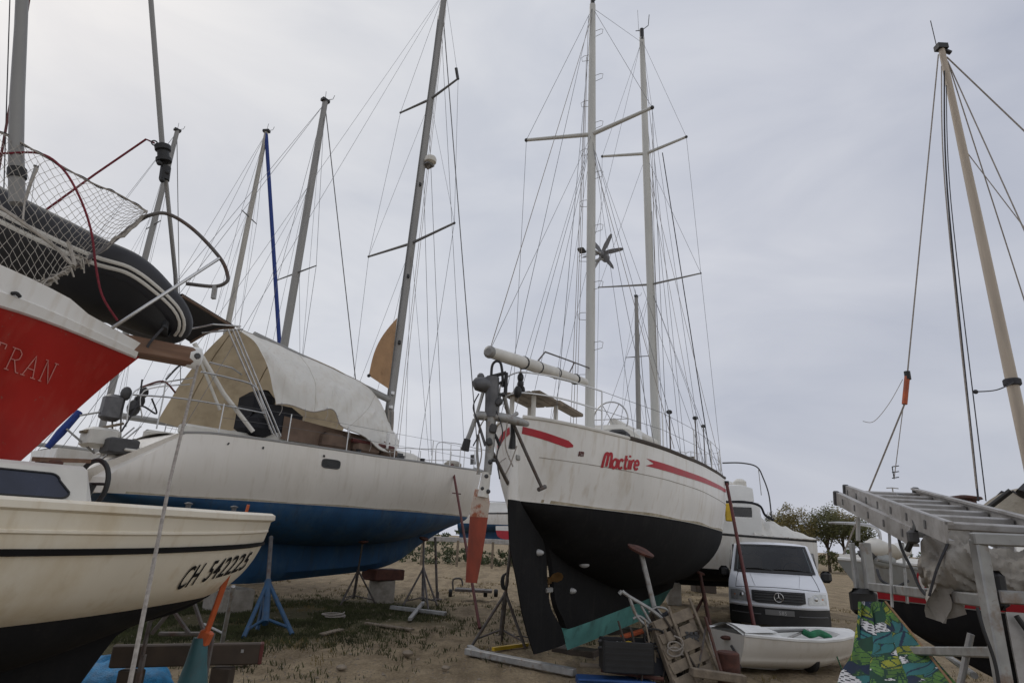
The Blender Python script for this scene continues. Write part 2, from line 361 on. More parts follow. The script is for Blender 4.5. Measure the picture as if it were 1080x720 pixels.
# ------------------------------------------------------------------ sky and light
SUN_AZ, SUN_EL = radians(-48), radians(42)          # azimuth from +Y towards +X
SUN = Vector((sin(SUN_AZ)*cos(SUN_EL), cos(SUN_AZ)*cos(SUN_EL), sin(SUN_EL)))
W = bpy.data.worlds.new('World'); S.world = W; W.use_nodes = True; nt = W.node_tree; N = nt.nodes; L = nt.links
bg = N['Background']; bg.inputs['Strength'].default_value = .1
sky = N.new('ShaderNodeTexSky'); sky.sky_type = 'NISHITA'; sky.sun_disc = False; sky.sun_elevation = SUN_EL; sky.sun_rotation = SUN_AZ; sky.air_density = 1.5; sky.dust_density = 3
tc = N.new('ShaderNodeTexCoord')
dot = N.new('ShaderNodeVectorMath'); dot.operation = 'DOT_PRODUCT'; dot.inputs[1].default_value = SUN; L.new(tc.outputs['Generated'], dot.inputs[0])
rp = N.new('ShaderNodeValToRGB'); e = rp.color_ramp.elements
dm = N.new('ShaderNodeMapRange'); dm.inputs['From Min'].default_value = -1; L.new(dot.outputs['Value'], dm.inputs['Value'])
e[0].position = .22; e[0].color = (1.0, .99, .98, 1); e[1].position = .99; e[1].color = (.73, .735, .755, 1)
for p_, c_ in ((.46, (.66, .675, .71)), (.57, (.565, .585, .65)), (.66, (.55, .57, .64)), (.79, (.625, .64, .70)), (.90, (.685, .70, .745))): q = e.new(p_); q.color = (*c_, 1)
L.new(dm.outputs['Result'], rp.inputs['Fac'])
mp = N.new('ShaderNodeMapping'); mp.inputs['Scale'].default_value = (1, 1, 2.6); L.new(tc.outputs['Generated'], mp.inputs['Vector'])
nz = N.new('ShaderNodeTexNoise'); nz.inputs['Scale'].default_value = 2.9; nz.inputs['Detail'].default_value = 8; nz.inputs['Roughness'].default_value = .5; nz.inputs['Distortion'].default_value = .5
L.new(mp.outputs['Vector'], nz.inputs['Vector'])
r2 = N.new('ShaderNodeValToRGB'); r2.color_ramp.elements[0].position = .3; r2.color_ramp.elements[0].color = (.80, .82, .865, 1); r2.color_ramp.elements[1].position = .72; r2.color_ramp.elements[1].color = (1.05, 1.045, 1.035, 1)
L.new(nz.outputs['Fac'], r2.inputs['Fac'])
mu = N.new('ShaderNodeMix'); mu.data_type = 'RGBA'; mu.blend_type = 'MULTIPLY'; mu.inputs['Factor'].default_value = 1
L.new(rp.outputs['Color'], mu.inputs['A']); L.new(r2.outputs['Color'], mu.inputs['B'])
sc = N.new('ShaderNodeVectorMath'); sc.operation = 'SCALE'; sc.inputs['Scale'].default_value = 10.3; L.new(mu.outputs['Result'], sc.inputs[0])
mx = N.new('ShaderNodeMix'); mx.data_type = 'RGBA'; mx.inputs['Factor'].default_value = .95
L.new(sky.outputs['Color'], mx.inputs['A']); L.new(sc.outputs['Vector'], mx.inputs['B']); L.new(mx.outputs['Result'], bg.inputs['Color'])
sl = bpy.data.lights.new('sun', 'SUN'); sl.energy = .5; sl.angle = radians(25); sl.color = (1, .95, .88)
so = bpy.data.objects.new('sun', sl); COL.objects.link(so); so.rotation_euler = SUN.to_track_quat('Z', 'Y').to_euler(); so.location = (0, 0, 30)
S.view_settings.view_transform = 'Standard'; S.view_settings.look = 'None'; S.view_settings.exposure = 0; S.view_settings.gamma = 1


_g = bpy.data.materials.new('window_glass'); M['window_glass'] = _g; _g.use_nodes = True; _n = _g.node_tree.nodes; _l = _g.node_tree.links
for _x in list(_n):
    if _x.type != 'OUTPUT_MATERIAL': _n.remove(_x)
_t = _n.new('ShaderNodeBsdfTransparent'); _t.inputs['Color'].default_value = (.42, .46, .46, 1); _gl = _n.new('ShaderNodeBsdfGlossy'); _gl.inputs['Roughness'].default_value = .04; _gl.inputs['Color'].default_value = (.9, .92, .95, 1)
_lw = _n.new('ShaderNodeLayerWeight'); _lw.inputs['Blend'].default_value = .28; _m = _n.new('ShaderNodeMixShader'); _l.new(_lw.outputs['Fresnel'], _m.inputs['Fac']); _l.new(_t.outputs[0], _m.inputs[1]); _l.new(_gl.outputs[0], _m.inputs[2]); _l.new(_m.outputs[0], _n['Material Output'].inputs['Surface'])
# ------------------------------------------------------------------ ground
def ground_mat():
    m = bpy.data.materials.new('sandy_ground'); m.use_nodes = True; nt = m.node_tree; N = nt.nodes; L = nt.links; b = N['Principled BSDF']; b.inputs['Roughness'].default_value = .95; b.inputs['Specular IOR Level'].default_value = .2
    tc = N.new('ShaderNodeTexCoord')
    def noise(sc, det=8, rough=.6, st=None):
        n = N.new('ShaderNodeTexNoise'); n.inputs['Scale'].default_value = sc; n.inputs['Detail'].default_value = det; n.inputs['Roughness'].default_value = rough
        if st:
            mp = N.new('ShaderNodeMapping'); mp.inputs['Scale'].default_value = st; mp.inputs['Rotation'].default_value = (0, 0, .5); L.new(tc.outputs['Object'], mp.inputs['Vector']); L.new(mp.outputs['Vector'], n.inputs['Vector'])
        else: L.new(tc.outputs['Object'], n.inputs['Vector'])
        return n.outputs['Fac']
    def ramp(f, a, b_):
        r = N.new('ShaderNodeValToRGB'); r.color_ramp.elements[0].position = a[0]; r.color_ramp.elements[0].color = (*a[1], 1); r.color_ramp.elements[1].position = b_[0]; r.color_ramp.elements[1].color = (*b_[1], 1); L.new(f, r.inputs['Fac']); return r.outputs['Color']
    def mix(f, a, b_, bt='MIX'):
        x = N.new('ShaderNodeMix'); x.data_type = 'RGBA'; x.blend_type = bt
        for s, v in (('Factor', f), ('A', a), ('B', b_)):
            if isinstance(v, (tuple, float)): x.inputs[s].default_value = v
            else: L.new(v, x.inputs[s])
        return x.outputs['Result']
    big = noise(.35); mid = noise(2.2); fine = noise(26, 9, .78); tracks = noise(.9, 5, .6, (3.2, .35, 1))
    c = ramp(mid, (.3, (.235, .182, .115)), (.7, (.42, .335, .222)))
    c = mix(ramp(tracks, (.48, (0, 0, 0)), (.62, (.55, .55, .55))), c, (.185, .14, .09, 1.))
    c = mix(ramp(fine, (.35, (.62, .62, .62)), (.65, (1.25, 1.25, 1.25))), (0., 0., 0., 1.), c) if 0 else mix(1., c, ramp(fine, (.34, (.55, .54, .52)), (.66, (1.25, 1.25, 1.25))), 'MULTIPLY')
    # low green cover under the sloop and on the far edge
    mp = N.new('ShaderNodeMapping'); mp.vector_type = 'TEXTURE'; mp.inputs['Location'].default_value = (-5.2, 13, 0); mp.inputs['Rotation'].default_value = (0, 0, radians(-40)); mp.inputs['Scale'].default_value = (4.2, 7.2, 6); L.new(tc.outputs['Object'], mp.inputs['Vector'])
    gr = N.new('ShaderNodeTexGradient'); gr.gradient_type = 'SPHERICAL'; L.new(mp.outputs['Vector'], gr.inputs['Vector'])
    ad = N.new('ShaderNodeMath'); ad.operation = 'ADD'; L.new(gr.outputs['Fac'], ad.inputs[0]); L.new(big, ad.inputs[1])
    c = mix(ramp(ad.outputs[0], (.66, (0, 0, 0)), (.86, (.85, .85, .85))), c, ramp(fine, (.3, (.035, .038, .016)), (.7, (.085, .08, .036))))
    c = mix(ramp(big, (.60, (0, 0, 0)), (.72, (.6, .6, .6))), c, (.10, .095, .045, 1.))
    L.new(c, b.inputs['Base Color'])
    bp = N.new('ShaderNodeBump'); bp.inputs['Strength'].default_value = .7; bp.inputs['Distance'].default_value = .06; L.new(fine, bp.inputs['Height'])
    b2 = N.new('ShaderNodeBump'); b2.inputs['Strength'].default_value = .6; b2.inputs['Distance'].default_value = .25; L.new(mid, b2.inputs['Height']); L.new(bp.outputs['Normal'], b2.inputs['Normal']); L.new(b2.outputs['Normal'], b.inputs['Normal'])
    return m
from mathutils import noise as mnoise
def gz(x, y):
    d = sqrt(x*x+y*y); k = max(0, min(1, (60-d)/20))
    rut = 0.
    for x0, k_, q_ in ((1.0, .36, .004), (-2.2, .10, .0), (4.6, .15, -.004)):
        for s_ in (-.78, .78):
            dx = abs(x-(x0+s_+k_*(y-8)+q_*(y-8)**2)); rut += (-.04*math.exp(-(dx/.11)**2)+.022*math.exp(-((dx-.2)/.08)**2))*(.5+.8*mnoise.noise((x*.35, y*.35, 11))) if 7 < y < 34 and dx < .6 else 0
    return rut+(.03*mnoise.noise((x*.5, y*.5, 0)) + .018*mnoise.noise((x*1.7, y*1.7, 3)) + .01*mnoise.noise((x*5, y*5, 1)))*k - .02
mb = MB(); xs = [-3000, -800, -200, -70, -40]+[-30+.5*i for i in range(38)]+[-11+.1*i for i in range(220)]+[11+.5*i for i in range(18)]+[20, 30, 45, 70, 200, 800, 3000]
ys = [-800, -100, -20, 0, 3, 5]+[6+.1*i for i in range(130)]+[19+.3*i for i in range(57)]+[37, 39, 42, 46, 52, 60, 80, 120, 200, 400, 1000, 4000]
mb.quadgrid([[Vector((x, y, gz(x, y))) for y in ys] for x in xs]); M['ground'] = ground_mat()
mb.build('ground', 'ground', kind='structure')
# ------------------------------------------------------------------ generic boat stand
def tripod(name, label, base, top, m, spread=.45, pad=None, r=.03, group=None, a0=.3, head=.55, mpost=None, feet=True):
    base = Vector((base[0], base[1], gz(base[0], base[1]))); top = Vector(top); t = thing(name, label, 'boat stand', base, 0, group)
    tb('post', [base.lerp(top, .12), top], r*.8, mpost or m, t); collar = base.lerp(top, head)
    tb('sleeve', [base.lerp(top, .1), collar], r*1.25, m, t)
    for k in range(3):
        a = a0+k*2*pi/3; ft = base+Vector((cos(a)*spread, sin(a)*spread, .02)); ft.z = gz(ft.x, ft.y)+.02
        tb('leg', [collar, ft], r*.75, m, t)
        if feet: tb('brace', [base.lerp(top, .14), ft.lerp(collar, .12)], r*.5, m, t)
    if pad:
        n = Vector(pad).normalized(); MB().lathe(top, [(.02, -.05), (.13, -.01), (.135, .015), (.12, .03)], 14, n).build('pad', 'rust', t)
    else: MB().lathe(top, [(.03, -.06), (.05, -.03), (.05, 0)], 10).build('screw_nut', m, t)
    return t
# ------------------------------------------------------------------ the white and black ketch
KF = Frame(.09, 8.4, 26.5)
def kz_teal(a): return .40+.03*max(0, a-2)
ketch = thing('ketch', 'white two-masted ketch with black bottom, red side stripe and the name Mactire', 'sailing boat', KF.w(5, 0, 0), KF.rotz)
KH = Hull(KF, 12.8, [(0, 3.30), (1.5, 3.24), (4, 3.19), (7, 3.22), (10, 3.5), (12.8, 3.95)],
          [(0, .05), (.25, .34), (.6, .6), (1, .84), (2, 1.28), (3, 1.55), (5, 1.8), (6.5, 1.84), (8, 1.78), (10, 1.32), (12, .45), (12.8, .03)],
          [(0, 2.19), (4, 2.11), (7, 2.05), (12.8, 2.02)],
          [(0, .01), (.2, .03), (.6, .28), (1, .52), (2, 1.02), (3, 1.36), (5, 1.68), (7, 1.74), (9, 1.42), (11, .55), (12.2, .01), (12.8, .01)],
          [(0, 2.15), (.6, 1.9), (1.5, 1.5), (3, 1.12), (5, .85), (7, .85), (9, 1.05), (11, 1.6), (12.4, 2.3), (12.8, 3.5)],
          [(0, 2.72), (.12, 2.3), (.6, 1.98), (1.15, 1.72), (1.42, 1.4), (1.55, .9), (2.0, .45), (2.2, .09), (7, .12), (9, .35), (10.5, .95), (11.5, 1.5), (12.2, 2.02), (12.6, 3.0), (12.8, 3.92)],
          [(0, .02), (1.5, .05), (3, .13), (7, .17), (10, .1), (12.8, .02)], bulge=.05)
KH.kline = lambda a: kz_teal(a) if a > 1.9 else KH.K(a)
KH.build(['hull_white', 'black_bottom', 'teal_bottom'], ketch, lambda a, z: 0 if z > KH.zw(a) else (2 if z < kz_teal(a) and a > 1.9 else 1), n=150)
KH.deck('off_white', ketch)
KH.rail('dark_wood', ketch, .04, .02, a0=1.7, name='cap_rail', flat=.8)
KH.rail('off_white', ketch, .03, .015, a0=.05, a1=1.75, name='stern_rail_cap')
for sd in (1, -1):
    rows = []
    for i in range(25):
        a = .05+(.70-.05)*i/24; w = .10 if a < .62 else .10*(1-(a-.62)/.11); zc = KH.zs(a)-.16-.17*a
        rows.append([KH.pt(a, zc+(k/4-.5)*w, sd, .006) for k in range(5)])
    MB().quadgrid(rows).build('stripe', 'red_paint', ketch)
    rows = []
    for i in range(61):
        a = 2.15+(9.0-2.15)*i/60; row = []
        for k in range(7):
            t = k/6; aa = a+(.22*(1-abs(2*t-1)) if i == 0 else .15*(1-abs(2*t-1)) if i == 1 else 0)
            row.append(KH.pt(aa, KH.zs(a)-.28+(t-.5)*(.115-.045*i/60), sd, .006))
        rows.append(row)
    MB().quadgrid(rows).build('stripe', 'red_paint', ketch)
    KH.band('scum_line', 'scum', ketch, .5, 12, lambda a: KH.zw(a)+.006, lambda a: KH.zw(a)+.035+.012*sin(a*3), sd, .003, 60)
    tb('rubbing_seam', [KH.pt(a, KH.zw(a)+.60, sd, .002) for a in [.3+.25*i for i in range(49)]], .005, 'rope_grey', ketch, 5)
NAME = {'M': (.62, [[(0, 0), (.03, .8), (.14, 1), (.26, .85), (.26, .1)], [(.26, .8), (.38, 1), (.5, .85), (.53, 0)]]), 'a': (.46, [[(.36, .5), (.2, .64), (.04, .48), (.04, .2), (.18, .02), (.36, .18)], [(.36, .66), (.36, .0)]]), 'c': (.42, [[(.34, .52), (.2, .64), (.05, .5), (.04, .18), (.18, .02), (.35, .12)]]),
        't': (.34, [[(.12, .95), (.12, .2), (.18, .04), (.30, .04)], [(.0, .66), (.28, .66)]]), 'i': (.2, [[(.08, .66), (.08, 0)], [(.08, .84), (.08, .98)]]), 'r': (.34, [[(.06, .66), (.06, 0)], [(.06, .42), (.14, .6), (.30, .64)]]), 'e': (.44, [[(.06, .34), (.36, .36), (.34, .56), (.2, .65), (.06, .52), (.04, .2), (.18, .02), (.36, .12)]])}
x_ = 0.; tot = sum(NAME[c][0] for c in 'Mactire'); a0n, a1n = find_a(KH, 636, 2.85, .5, 2.5), find_a(KH, 674, 2.9, .5, 3)
for ch in 'Mactire':
    ribbon_letters([[(x_+px, py) for px, py in st] for st in NAME[ch][1]], .175, lambda x, y: KH.pt(a0n+(a1n-a0n)*x/tot, KH.zs(a0n)-.50+y*.215+.05*x/tot, 1, .008)).build('letter', 'red_paint', ketch, smooth=False); x_ += NAME[ch][0]
lettering('sm', lambda x, y: KH.pt(.80+x*.55, 2.87+y, 1, .008), 'maroon', ketch, .13, .006, name='small_letters')
# rudder hung on the stern post
def kp(pts, off): return [KF.w(a, off, z) for a, z in pts]
RT = [(-.06, 3.28), (-.09, 2.2), (.0, 1.65), (.25, 1.18), (.50, .72), (.74, .40), (.92, .20)]
RL = [(.06, 3.28), (.14, 2.28), (.62, 1.93), (1.08, 1.66), (1.2, 1.45), (1.24, 1.2), (1.38, .8), (1.9, .40), (2.1, .12)]
def slab(mb, lead, trail, th, mfun):
    cl = Cur([(-z, a) for a, z in lead]); ct = Cur([(-z, a) for a, z in trail]); zt = min(lead[0][1], trail[0][1]); zb = max(lead[-1][1], trail[-1][1])
    R = []
    for i in range(46):
        z = zt+(zb-zt)*i/45; a0, a1 = ct(-z), cl(-z); ring = []
        for t, w in ((0, .15), (.12, .6), (.4, 1), (.8, 1), (1, .8)): ring.append(KF.w(a0+(a1-a0)*t, th*w, z))
        for t, w in ((1, .8), (.8, 1), (.4, 1), (.12, .6), (0, .15)): ring.append(KF.w(a0+(a1-a0)*t, -th*w, z))
        R.append(ring)
    mb.quadgrid(R, closev=True, mfun=lambda i, j: mfun(zt+(zb-zt)*(i+.5)/45)); mb.poly(R[0]); mb.poly(list(reversed(R[-1])))
rud = MB(); slab(rud, RL, RT, .045, lambda z: 0 if z > 2.19 else 1)
rudder = rud.build('rudder', ['hull_white', 'black_bottom'], ketch)
for z in (2.75, 1.0): MB().box(KF.w(.1 if z > 2 else 1.3, 0, z), (.22, .14, .07), Matrix.Rotation(KF.rotz, 3, 'Z'), bev=.01).build('pintle', 'galv', rudder)
pr = MB(); pc = KF.w(1.36, 0, 1.12); pr.lathe(pc, [(.05, -.1), (.06, 0), (.03, .1)], 10, KF.h.to_3d())
for k in range(3):
    q = k*2*pi/3+.4; d = KF.n.to_3d()*cos(q)+Vector((0, 0, 1))*sin(q); e = KF.h.to_3d().cross(d)*.06+KF.h.to_3d()*.03
    pr.quadgrid([[pc+d*r-e*w, pc+d*r+e*w] for r, w in ((.04, .4), (.12, 1), (.2, 1), (.25, .4))])
pr.build('propeller', 'bronze', ketch)
for a, z in ((.85, 1.52), (2.1, 1.35), (2.15, .95)):
    y = KH.y(a, z) if a > 1.5 else .05
    MB().ball(KF.w(a, y, z), .085, 10, 6, (1, .5, .55)).build('zinc_anode', 'zinc', ketch)
# deck structures
Rk = Matrix.Rotation(KF.rotz, 3, 'Z')
MB().box(KF.w(6.3, 0, 3.38), (3.6, 1.7, .5), Rk, bev=.09).build('coachroof', 'white_paint', ketch)
MB().box(KF.w(4.2, 0, 3.50), (1.0, 1.2, .75), Rk, bev=.1).build('companionway', 'off_white', ketch)
MB().box(KF.w(7.1, .1, 3.72), (.7, .6, .12), Rk, bev=.03).build('hatch', 'plastic_grey', ketch)
for a, b in ((5.1, .45), (5.1, -.45), (7.8, .4), (9.9, 0)):
    mb = MB(); p = KF.w(a, b, 3.6); mb.tube(smooth_path([p, p+Vector((0, 0, .2)), p+Vector((0, .05, .3)), p+Vector((0, .16, .33))]), [.07]*10+[.07, .07, .08, .09, .1, .11, .11, .11, .11], 10); mb.build('ventilator', 'white_paint', ketch)
# stern platform and small fittings
mb = MB(); P = [KF.pw(546, 422, .05), KF.pw(589, 421, .05)]
pa, pz = KF.pl(580, 424, 0)
for k in range(4): mb.box(KF.w(.75, -.30+.16*k, 3.72), (.95, .14, .045), Rk, bev=.008)
plat = mb.build('stern_platform', 'grey_wood', ketch)
for a, b in ((.4, .1), (1.15, .15), (.4, -.25), (1.15, -.3)): tb('platform_leg', [KF.w(a, b, 3.2), KF.w(a, b, 3.70)], .035, 'off_white', plat)
MB().beam(KF.w(1.2, .1, 3.77), KF.w(2.3, .1, 3.77), .2, .06, bev=.01).build('gangplank', 'grey_wood', ketch)
def stanchions(H, fr, ss, side, parent, h=.6, m='steel', inset=.06, lines=(1., .55), wr=.004, gate=None):
    tops = []
    for a in ss:
        ds = H.shear(a, H.zs(a)) if H.shear else 0
        p = fr.w(a+ds, side*(H.B(a)-inset), H.zs(a)); tops.append(p); tb('stanchion', [p, p+Vector((0, 0, h))], .0125, m, parent, 6)
    for k in lines:
        mb = MB()
        for p, q in zip(tops, tops[1:]): mb.tube([p+Vector((0, 0, h*k)), q+Vector((0, 0, h*k))], wr, 5)
        mb.build('lifeline', 'wire', parent)
    return tops
for sd in (1, -1): stanchions(KH, KF, [1.2, 2.8, 4.4, 6, 7.6, 9.2, 10.8, 12.2], sd, ketch, .65)
pul = MB(); z0 = 3.3
pts = [KF.w(1.2, KH.B(1.2)-.06, 3.9), KF.w(.5, .5, 3.95), KF.w(.12, .12, 3.97), KF.w(.12, -.12, 3.97), KF.w(.5, -.5, 3.95), KF.w(1.2, -KH.B(1.2)+.06, 3.9)]
pul.tube(smooth_path(pts), .0125, 6); pul.tube([p-Vector((0, 0, .3)) for p in smooth_path(pts)], .0125, 6); pul.build('stern_pulpit', 'steel', ketch)
pul = MB(); pts = [KF.w(11.4, .66, 4.35), KF.w(12.6, .22, 4.6), KF.w(13.0, 0, 4.62), KF.w(12.6, -.22, 4.6), KF.w(11.4, -.66, 4.35)]
pul.tube(smooth_path(pts), .0125, 6)
for p in pts: pul.tube([p, p-Vector((0, 0, .7))], .0125, 6)
pul.build('bow_pulpit', 'steel', ketch)
# masts
def mast(fr, p0, p1, r0, r1, m, parent, name='mast', flat=.75):
    a, b = Vector(p0), Vector(p1); n = 8
    return MB().tube([a.lerp(b, i/n) for i in range(n+1)], [r0+(r1-r0)*(max(0, i/n-.6)/.4) for i in range(n+1)], 12, flat=flat).build(name, m, parent)
def spreader(parent, c, tip, r0=.035, r1=.022, m='mast_white', cap=True):
    o = MB().tube([c, Vector(c).lerp(Vector(tip), .5), tip], [r0, (r0+r1)/2, r1], 8).build('spreader', m, parent)
    if cap: MB().ball(tip, r1*1.25, 8, 5).build('spreader_cap', 'plastic_grey', o)
    return o
ma, mz = KF.pl(625, 5); mia = KF.pl(622, 447)[0]
Mt = KF.w(ma, 0, mz); Mb = KF.w(mia, 0, 3.25)
miz = mast(KF, Mb, Mt, .092, .07, 'mast_white', ketch, 'mizzen_mast')
na, nz_ = KF.pl(677, 40); nba = KF.pl(692, 460)[0]
Nt = KF.w(na, 0, nz_); Nb = KF.w(nba, 0, 3.4)
mmast = mast(KF, Nb, Nt, .115, .085, 'mast_white', ketch, 'main_mast')
def on(b, t, z): k = (z-b.z)/(t.z-b.z); return b.lerp(t, k)
n3 = KF.n.to_3d(); h3 = KF.h.to_3d(); up = Vector((0, 0, 1))
def rig(parent, ketchmast, base, top, spr, chain, H, fr, topw=None, rr=.005):
    """spr: [(height, half length, material, rise)], chain: s offsets of the chainplates"""
    out = []
    for sd in (1, -1):
        prev = top-up*.12; tips = []
        for z, hl, m, rise, sweep in sorted(spr, key=lambda q: -q[0]):
            c = on(base, top, z); tip = c+n3x(fr)*(sd*hl)+up*rise-fr.h.to_3d()*sweep; tips.append(tip)
            spreader(ketchmast, c, tip, .05 if m == 'mast_white' else .034, .036 if m == 'mast_white' else .02, m)
        a = (base-fr.w(0, 0, base.z)).dot(fr.h.to_3d()); cps = [fr.w(a+q, sd*(H.B(a+q)-.05), H.zs(a+q)+.02) for q in chain]
        prev = top-up*.1
        for tip in tips: wire(prev, tip, ketchmast, rr); prev = tip
        wire(prev, cps[0], ketchmast, rr)
        for i, tip in enumerate(tips[1:] if len(tips) > 1 else []): wire(on(base, top, tips[i].z-.08), tip, ketchmast, rr)
        if spr:
            zl = min(q[0] for q in spr)-.1
            for q in cps[1:]: wire(on(base, top, zl), q, ketchmast, rr)
    return out
def n3x(fr): return fr.n.to_3d()
zsp = KF.pl(628, 149)[1]; zs2 = KF.pl(623, 268)[1]
rig(ketch, miz, Mb, Mt, [(zsp, 1.42, 'mast_white', .0, .36)], [-.3, -.75, .35], KH, KF)
z1 = KF.pl(683, 166)[1]; z2 = KF.pl(688, 303)[1]
rig(ketch, mmast, Nb, Nt, [(z1, 1.28, 'mast_white', 0, .36), (z2, 1.45, 'mast_alu', 0, .3)], [-.15, -.8, .5], KH, KF)
for a, b in (((13.0, 0, 4.05), Nt), ((12.3, 0, 3.9), on(Nb, Nt, z1+2.5))): wire(KF.w(*a), b, mmast, .007, 'forestay')
for sd in (1, -1):
    wire(Nt, KF.w(5.0, sd*1.75, 3.22), mmast, .005, 'backstay'); wire(Mt, KF.w(.4, sd*.45, 3.3), miz, .005, 'backstay')
    wire(on(Mb, Mt, zsp), KF.w(1.9, sd*1.2, 3.25), miz, .004, 'backstay'); wire(on(Mb, Mt, zsp-.2), KF.w(5.2, sd*1.76, 3.25), miz, .004, 'running_stay')
wire(Mt-up*.1, Nt-up*.2, miz, .005, 'triatic_stay')
for i in range(3): wire(on(Nb, Nt, z1+1.5*i-2)+n3*(.12+.05*i), KF.w(nba-.25+.1*i, .25-.1*i, 3.7), mmast, .006, 'halyard', 'rope_grey' if i else 'rope_dark')
for i in range(3): wire(on(Mb, Mt, mz-.3-1.2*i)-n3*(.1+.04*i), KF.w(mia-.2, -.2-.06*i, 3.4), miz, .006, 'halyard', 'rope_grey')
for a, b in ((3.2, 1.55), (8.6, 1.68), (11.0, .9)): wire(on(Nb, Nt, z1-.3) if a > 4 else on(Mb, Mt, zsp-.4), KF.w(a, b, 3.3), mmast if a > 4 else miz, .006, 'signal_halyard', 'rope_grey')
wire(on(Nb, Nt, z1-.1)+n3*.5, KF.w(10.2, 1.2, 3.6), mmast, .014, 'topping_line', 'rope_dark')
# steps up the mizzen, masthead fittings
for i in range(14):
    z = 4.6+i*.64; c = on(Mb, Mt, z); sd = 1 if i % 2 else -1; d = n3*(sd)
    if z > mz-.5: break
    MB().tube([c+d*.08, c+d*.24+up*.03, c+d*.26+up*.14, c+d*.2+up*.17, c+d*.08+up*.16], .006, 5).build('mast_step', 'galv', miz)
mb = MB(); mb.tube([Mt, Mt+up*.15], .05, 8); mb.tube([Mt+up*.1, Mt+up*.16+n3*.16], .02, 6); mb.build('masthead_light', 'plastic_black', miz)
mb = MB(); mb.tube([Nt-up*.1, Nt+up*.35], .07, 8); mb.tube([Nt+up*.3, Nt+up*.36-n3*.2], .014, 6); mb.tube([Nt+up*.3, Nt+up*.42+n3*.22, Nt+up*.85+n3*.26], .012, 6); mb.build('masthead_light', 'plastic_black', mmast)
tb('radio_aerial', [Nt+up*.3-n3*.1, Nt+up*1.2-n3*.12], .006, 'wire', mmast, 5)
# wind generator
g = KF.pw(637, 270, .15); gb = on(Mb, Mt, g.z-.05)
wg = MB().lathe(g, [(.03, -.22), (.085, -.15), (.1, 0), (.08, .1), (.03, .14)], 12, -h3).build('wind_generator', 'fan_grey', ketch)
tb('generator_bracket', [gb-up*.25, g-up*.05], .03, 'galv', wg); tb('generator_bracket', [gb+up*.05, g], .03, 'galv', wg)
for k in range(6):
    q = k*pi/3+.05; d = n3*cos(q)+up*sin(q); e = -n3*sin(q)+up*cos(q); c = g-h3*.14
    MB().quadgrid([[c+d*r-e*w+h3*.02, c+d*r+e*w-h3*.02] for r, w in ((.05, .03), (.2, .045), (.40, .03), (.46, .012))]).build('blade', 'fan_grey', wg)
MB().box(on(Mb, Mt, g.z)-n3*.2, (.2, .14, .06), Rk, bev=.015).build('navigation_light', 'plastic_grey', miz)
# mizzen boom with cover, gallows rail and sheet blocks
ba, bz = KF.pl(516, 371); fa, fz = KF.pl(617, 403)
bA, bF = KF.w(ba, 0, bz), KF.w(fa, 0, fz)
boom = MB().tube([bA.lerp(bF, i/10) for i in range(11)], [.075, .085, .09, .09, .095, .09, .095, .09, .085, .08, .07], 12).build('boom', 'off_white', ketch)
MB().lathe(bA, [(.05, -.03), (.085, 0), (.085, .03), (.05, .05)], 12, (bF-bA).normalized()).build('boom_end', 'mast_alu', boom)
for t in (.28, .42, .62, .86): MB().lathe(bA.lerp(bF, t), [(.098, -.02), (.103, 0), (.098, .02)], 12, (bF-bA).normalized()).build('sail_tie', 'rope_dark', boom)
bx = [KF.pw(557, 386), KF.pw(567, 381), KF.pw(575, 371), KF.pw(600, 380), KF.pw(624, 389)]
tb('boom_gallows', bx, .014, 'stand_grey', boom, 6); tb('boom_gallows', [KF.pw(606, 382), KF.pw(600, 394)], .012, 'stand_grey', boom, 6)
tk = MB(); q = KF.pw(549, 384)
for px, py, r in ((549, 398, .06), (549, 405, .06), (546, 413, .075), (551, 411, .05)): tk.ball(KF.pw(px, py), r, 8, 6, (.8, .8, 1.2))
shb = tk.build('sheet_block', 'plastic_black', boom)
tb('mainsheet', [q, KF.pw(549, 396)], .008, 'rope_grey', boom, 5); tb('mainsheet', [KF.pw(547, 415), KF.pw(546, 424)], .008, 'rope_grey', boom, 5)
wire(bA, Mt-up*.3, miz, .006, 'topping_lift', 'rope_grey'); wire(bA, on(Mb, Mt, zsp), miz, .004, 'topping_lift', 'wire')
# furled mainsail stowed on the main boom, helm and bits that break the deck line
mb = MB(); mb.tube([KF.w(nba-.2, 0, 4.25), KF.w(nba-2, 0, 4.15), KF.w(nba-4, .02, 4.1)], [.10, .13, .09], 12); mb.build('furled_mainsail', 'off_white', ketch)
mb = MB(); c = KF.w(3.9, .2, 4.0); mb.tube([c+n3*cos(i*pi/12)*.35+up*sin(i*pi/12)*.35 for i in range(24)], .016, 6, closed=True)
for k in range(3): mb.tube([c-n3*cos(k*pi/3)*.35-up*sin(k*pi/3)*.35, c+n3*cos(k*pi/3)*.35+up*sin(k*pi/3)*.35], .009, 5)
mb.build('steering_wheel', 'steel', ketch)
for a, b, s_, m in ((3.25, .55, (.4, .35, .5), 'plastic_black'), (2.0, .5, (.5, .35, .18), 'plastic_grey'), (4.9, 1.2, (.7, .3, .25), 'rust'), (6.6, 1.15, (.6, .3, .3), 'brown_cloth'), (8.5, .9, (.4, .4, .5), 'plastic_grey')):
    MB().box(KF.w(a, b, 3.15+s_[2]/2), s_, Rk, bev=.05).build('deck_locker', m, ketch)
for a, b, z in ((5.6, 1.0, 4.5), (7.4, 1.25, 4.7), (9.6, 1.1, 4.9)):
    p = KF.w(a, b, 3.25); o = tb('deck_pole', [p, p+up*(z-3.3)], .016, 'stand_grey', ketch, 6); MB().ball(p+up*(z-3.3), .07, 8, 5, (1, 1, .7)).build('pole_lamp', 'plastic_black', o)
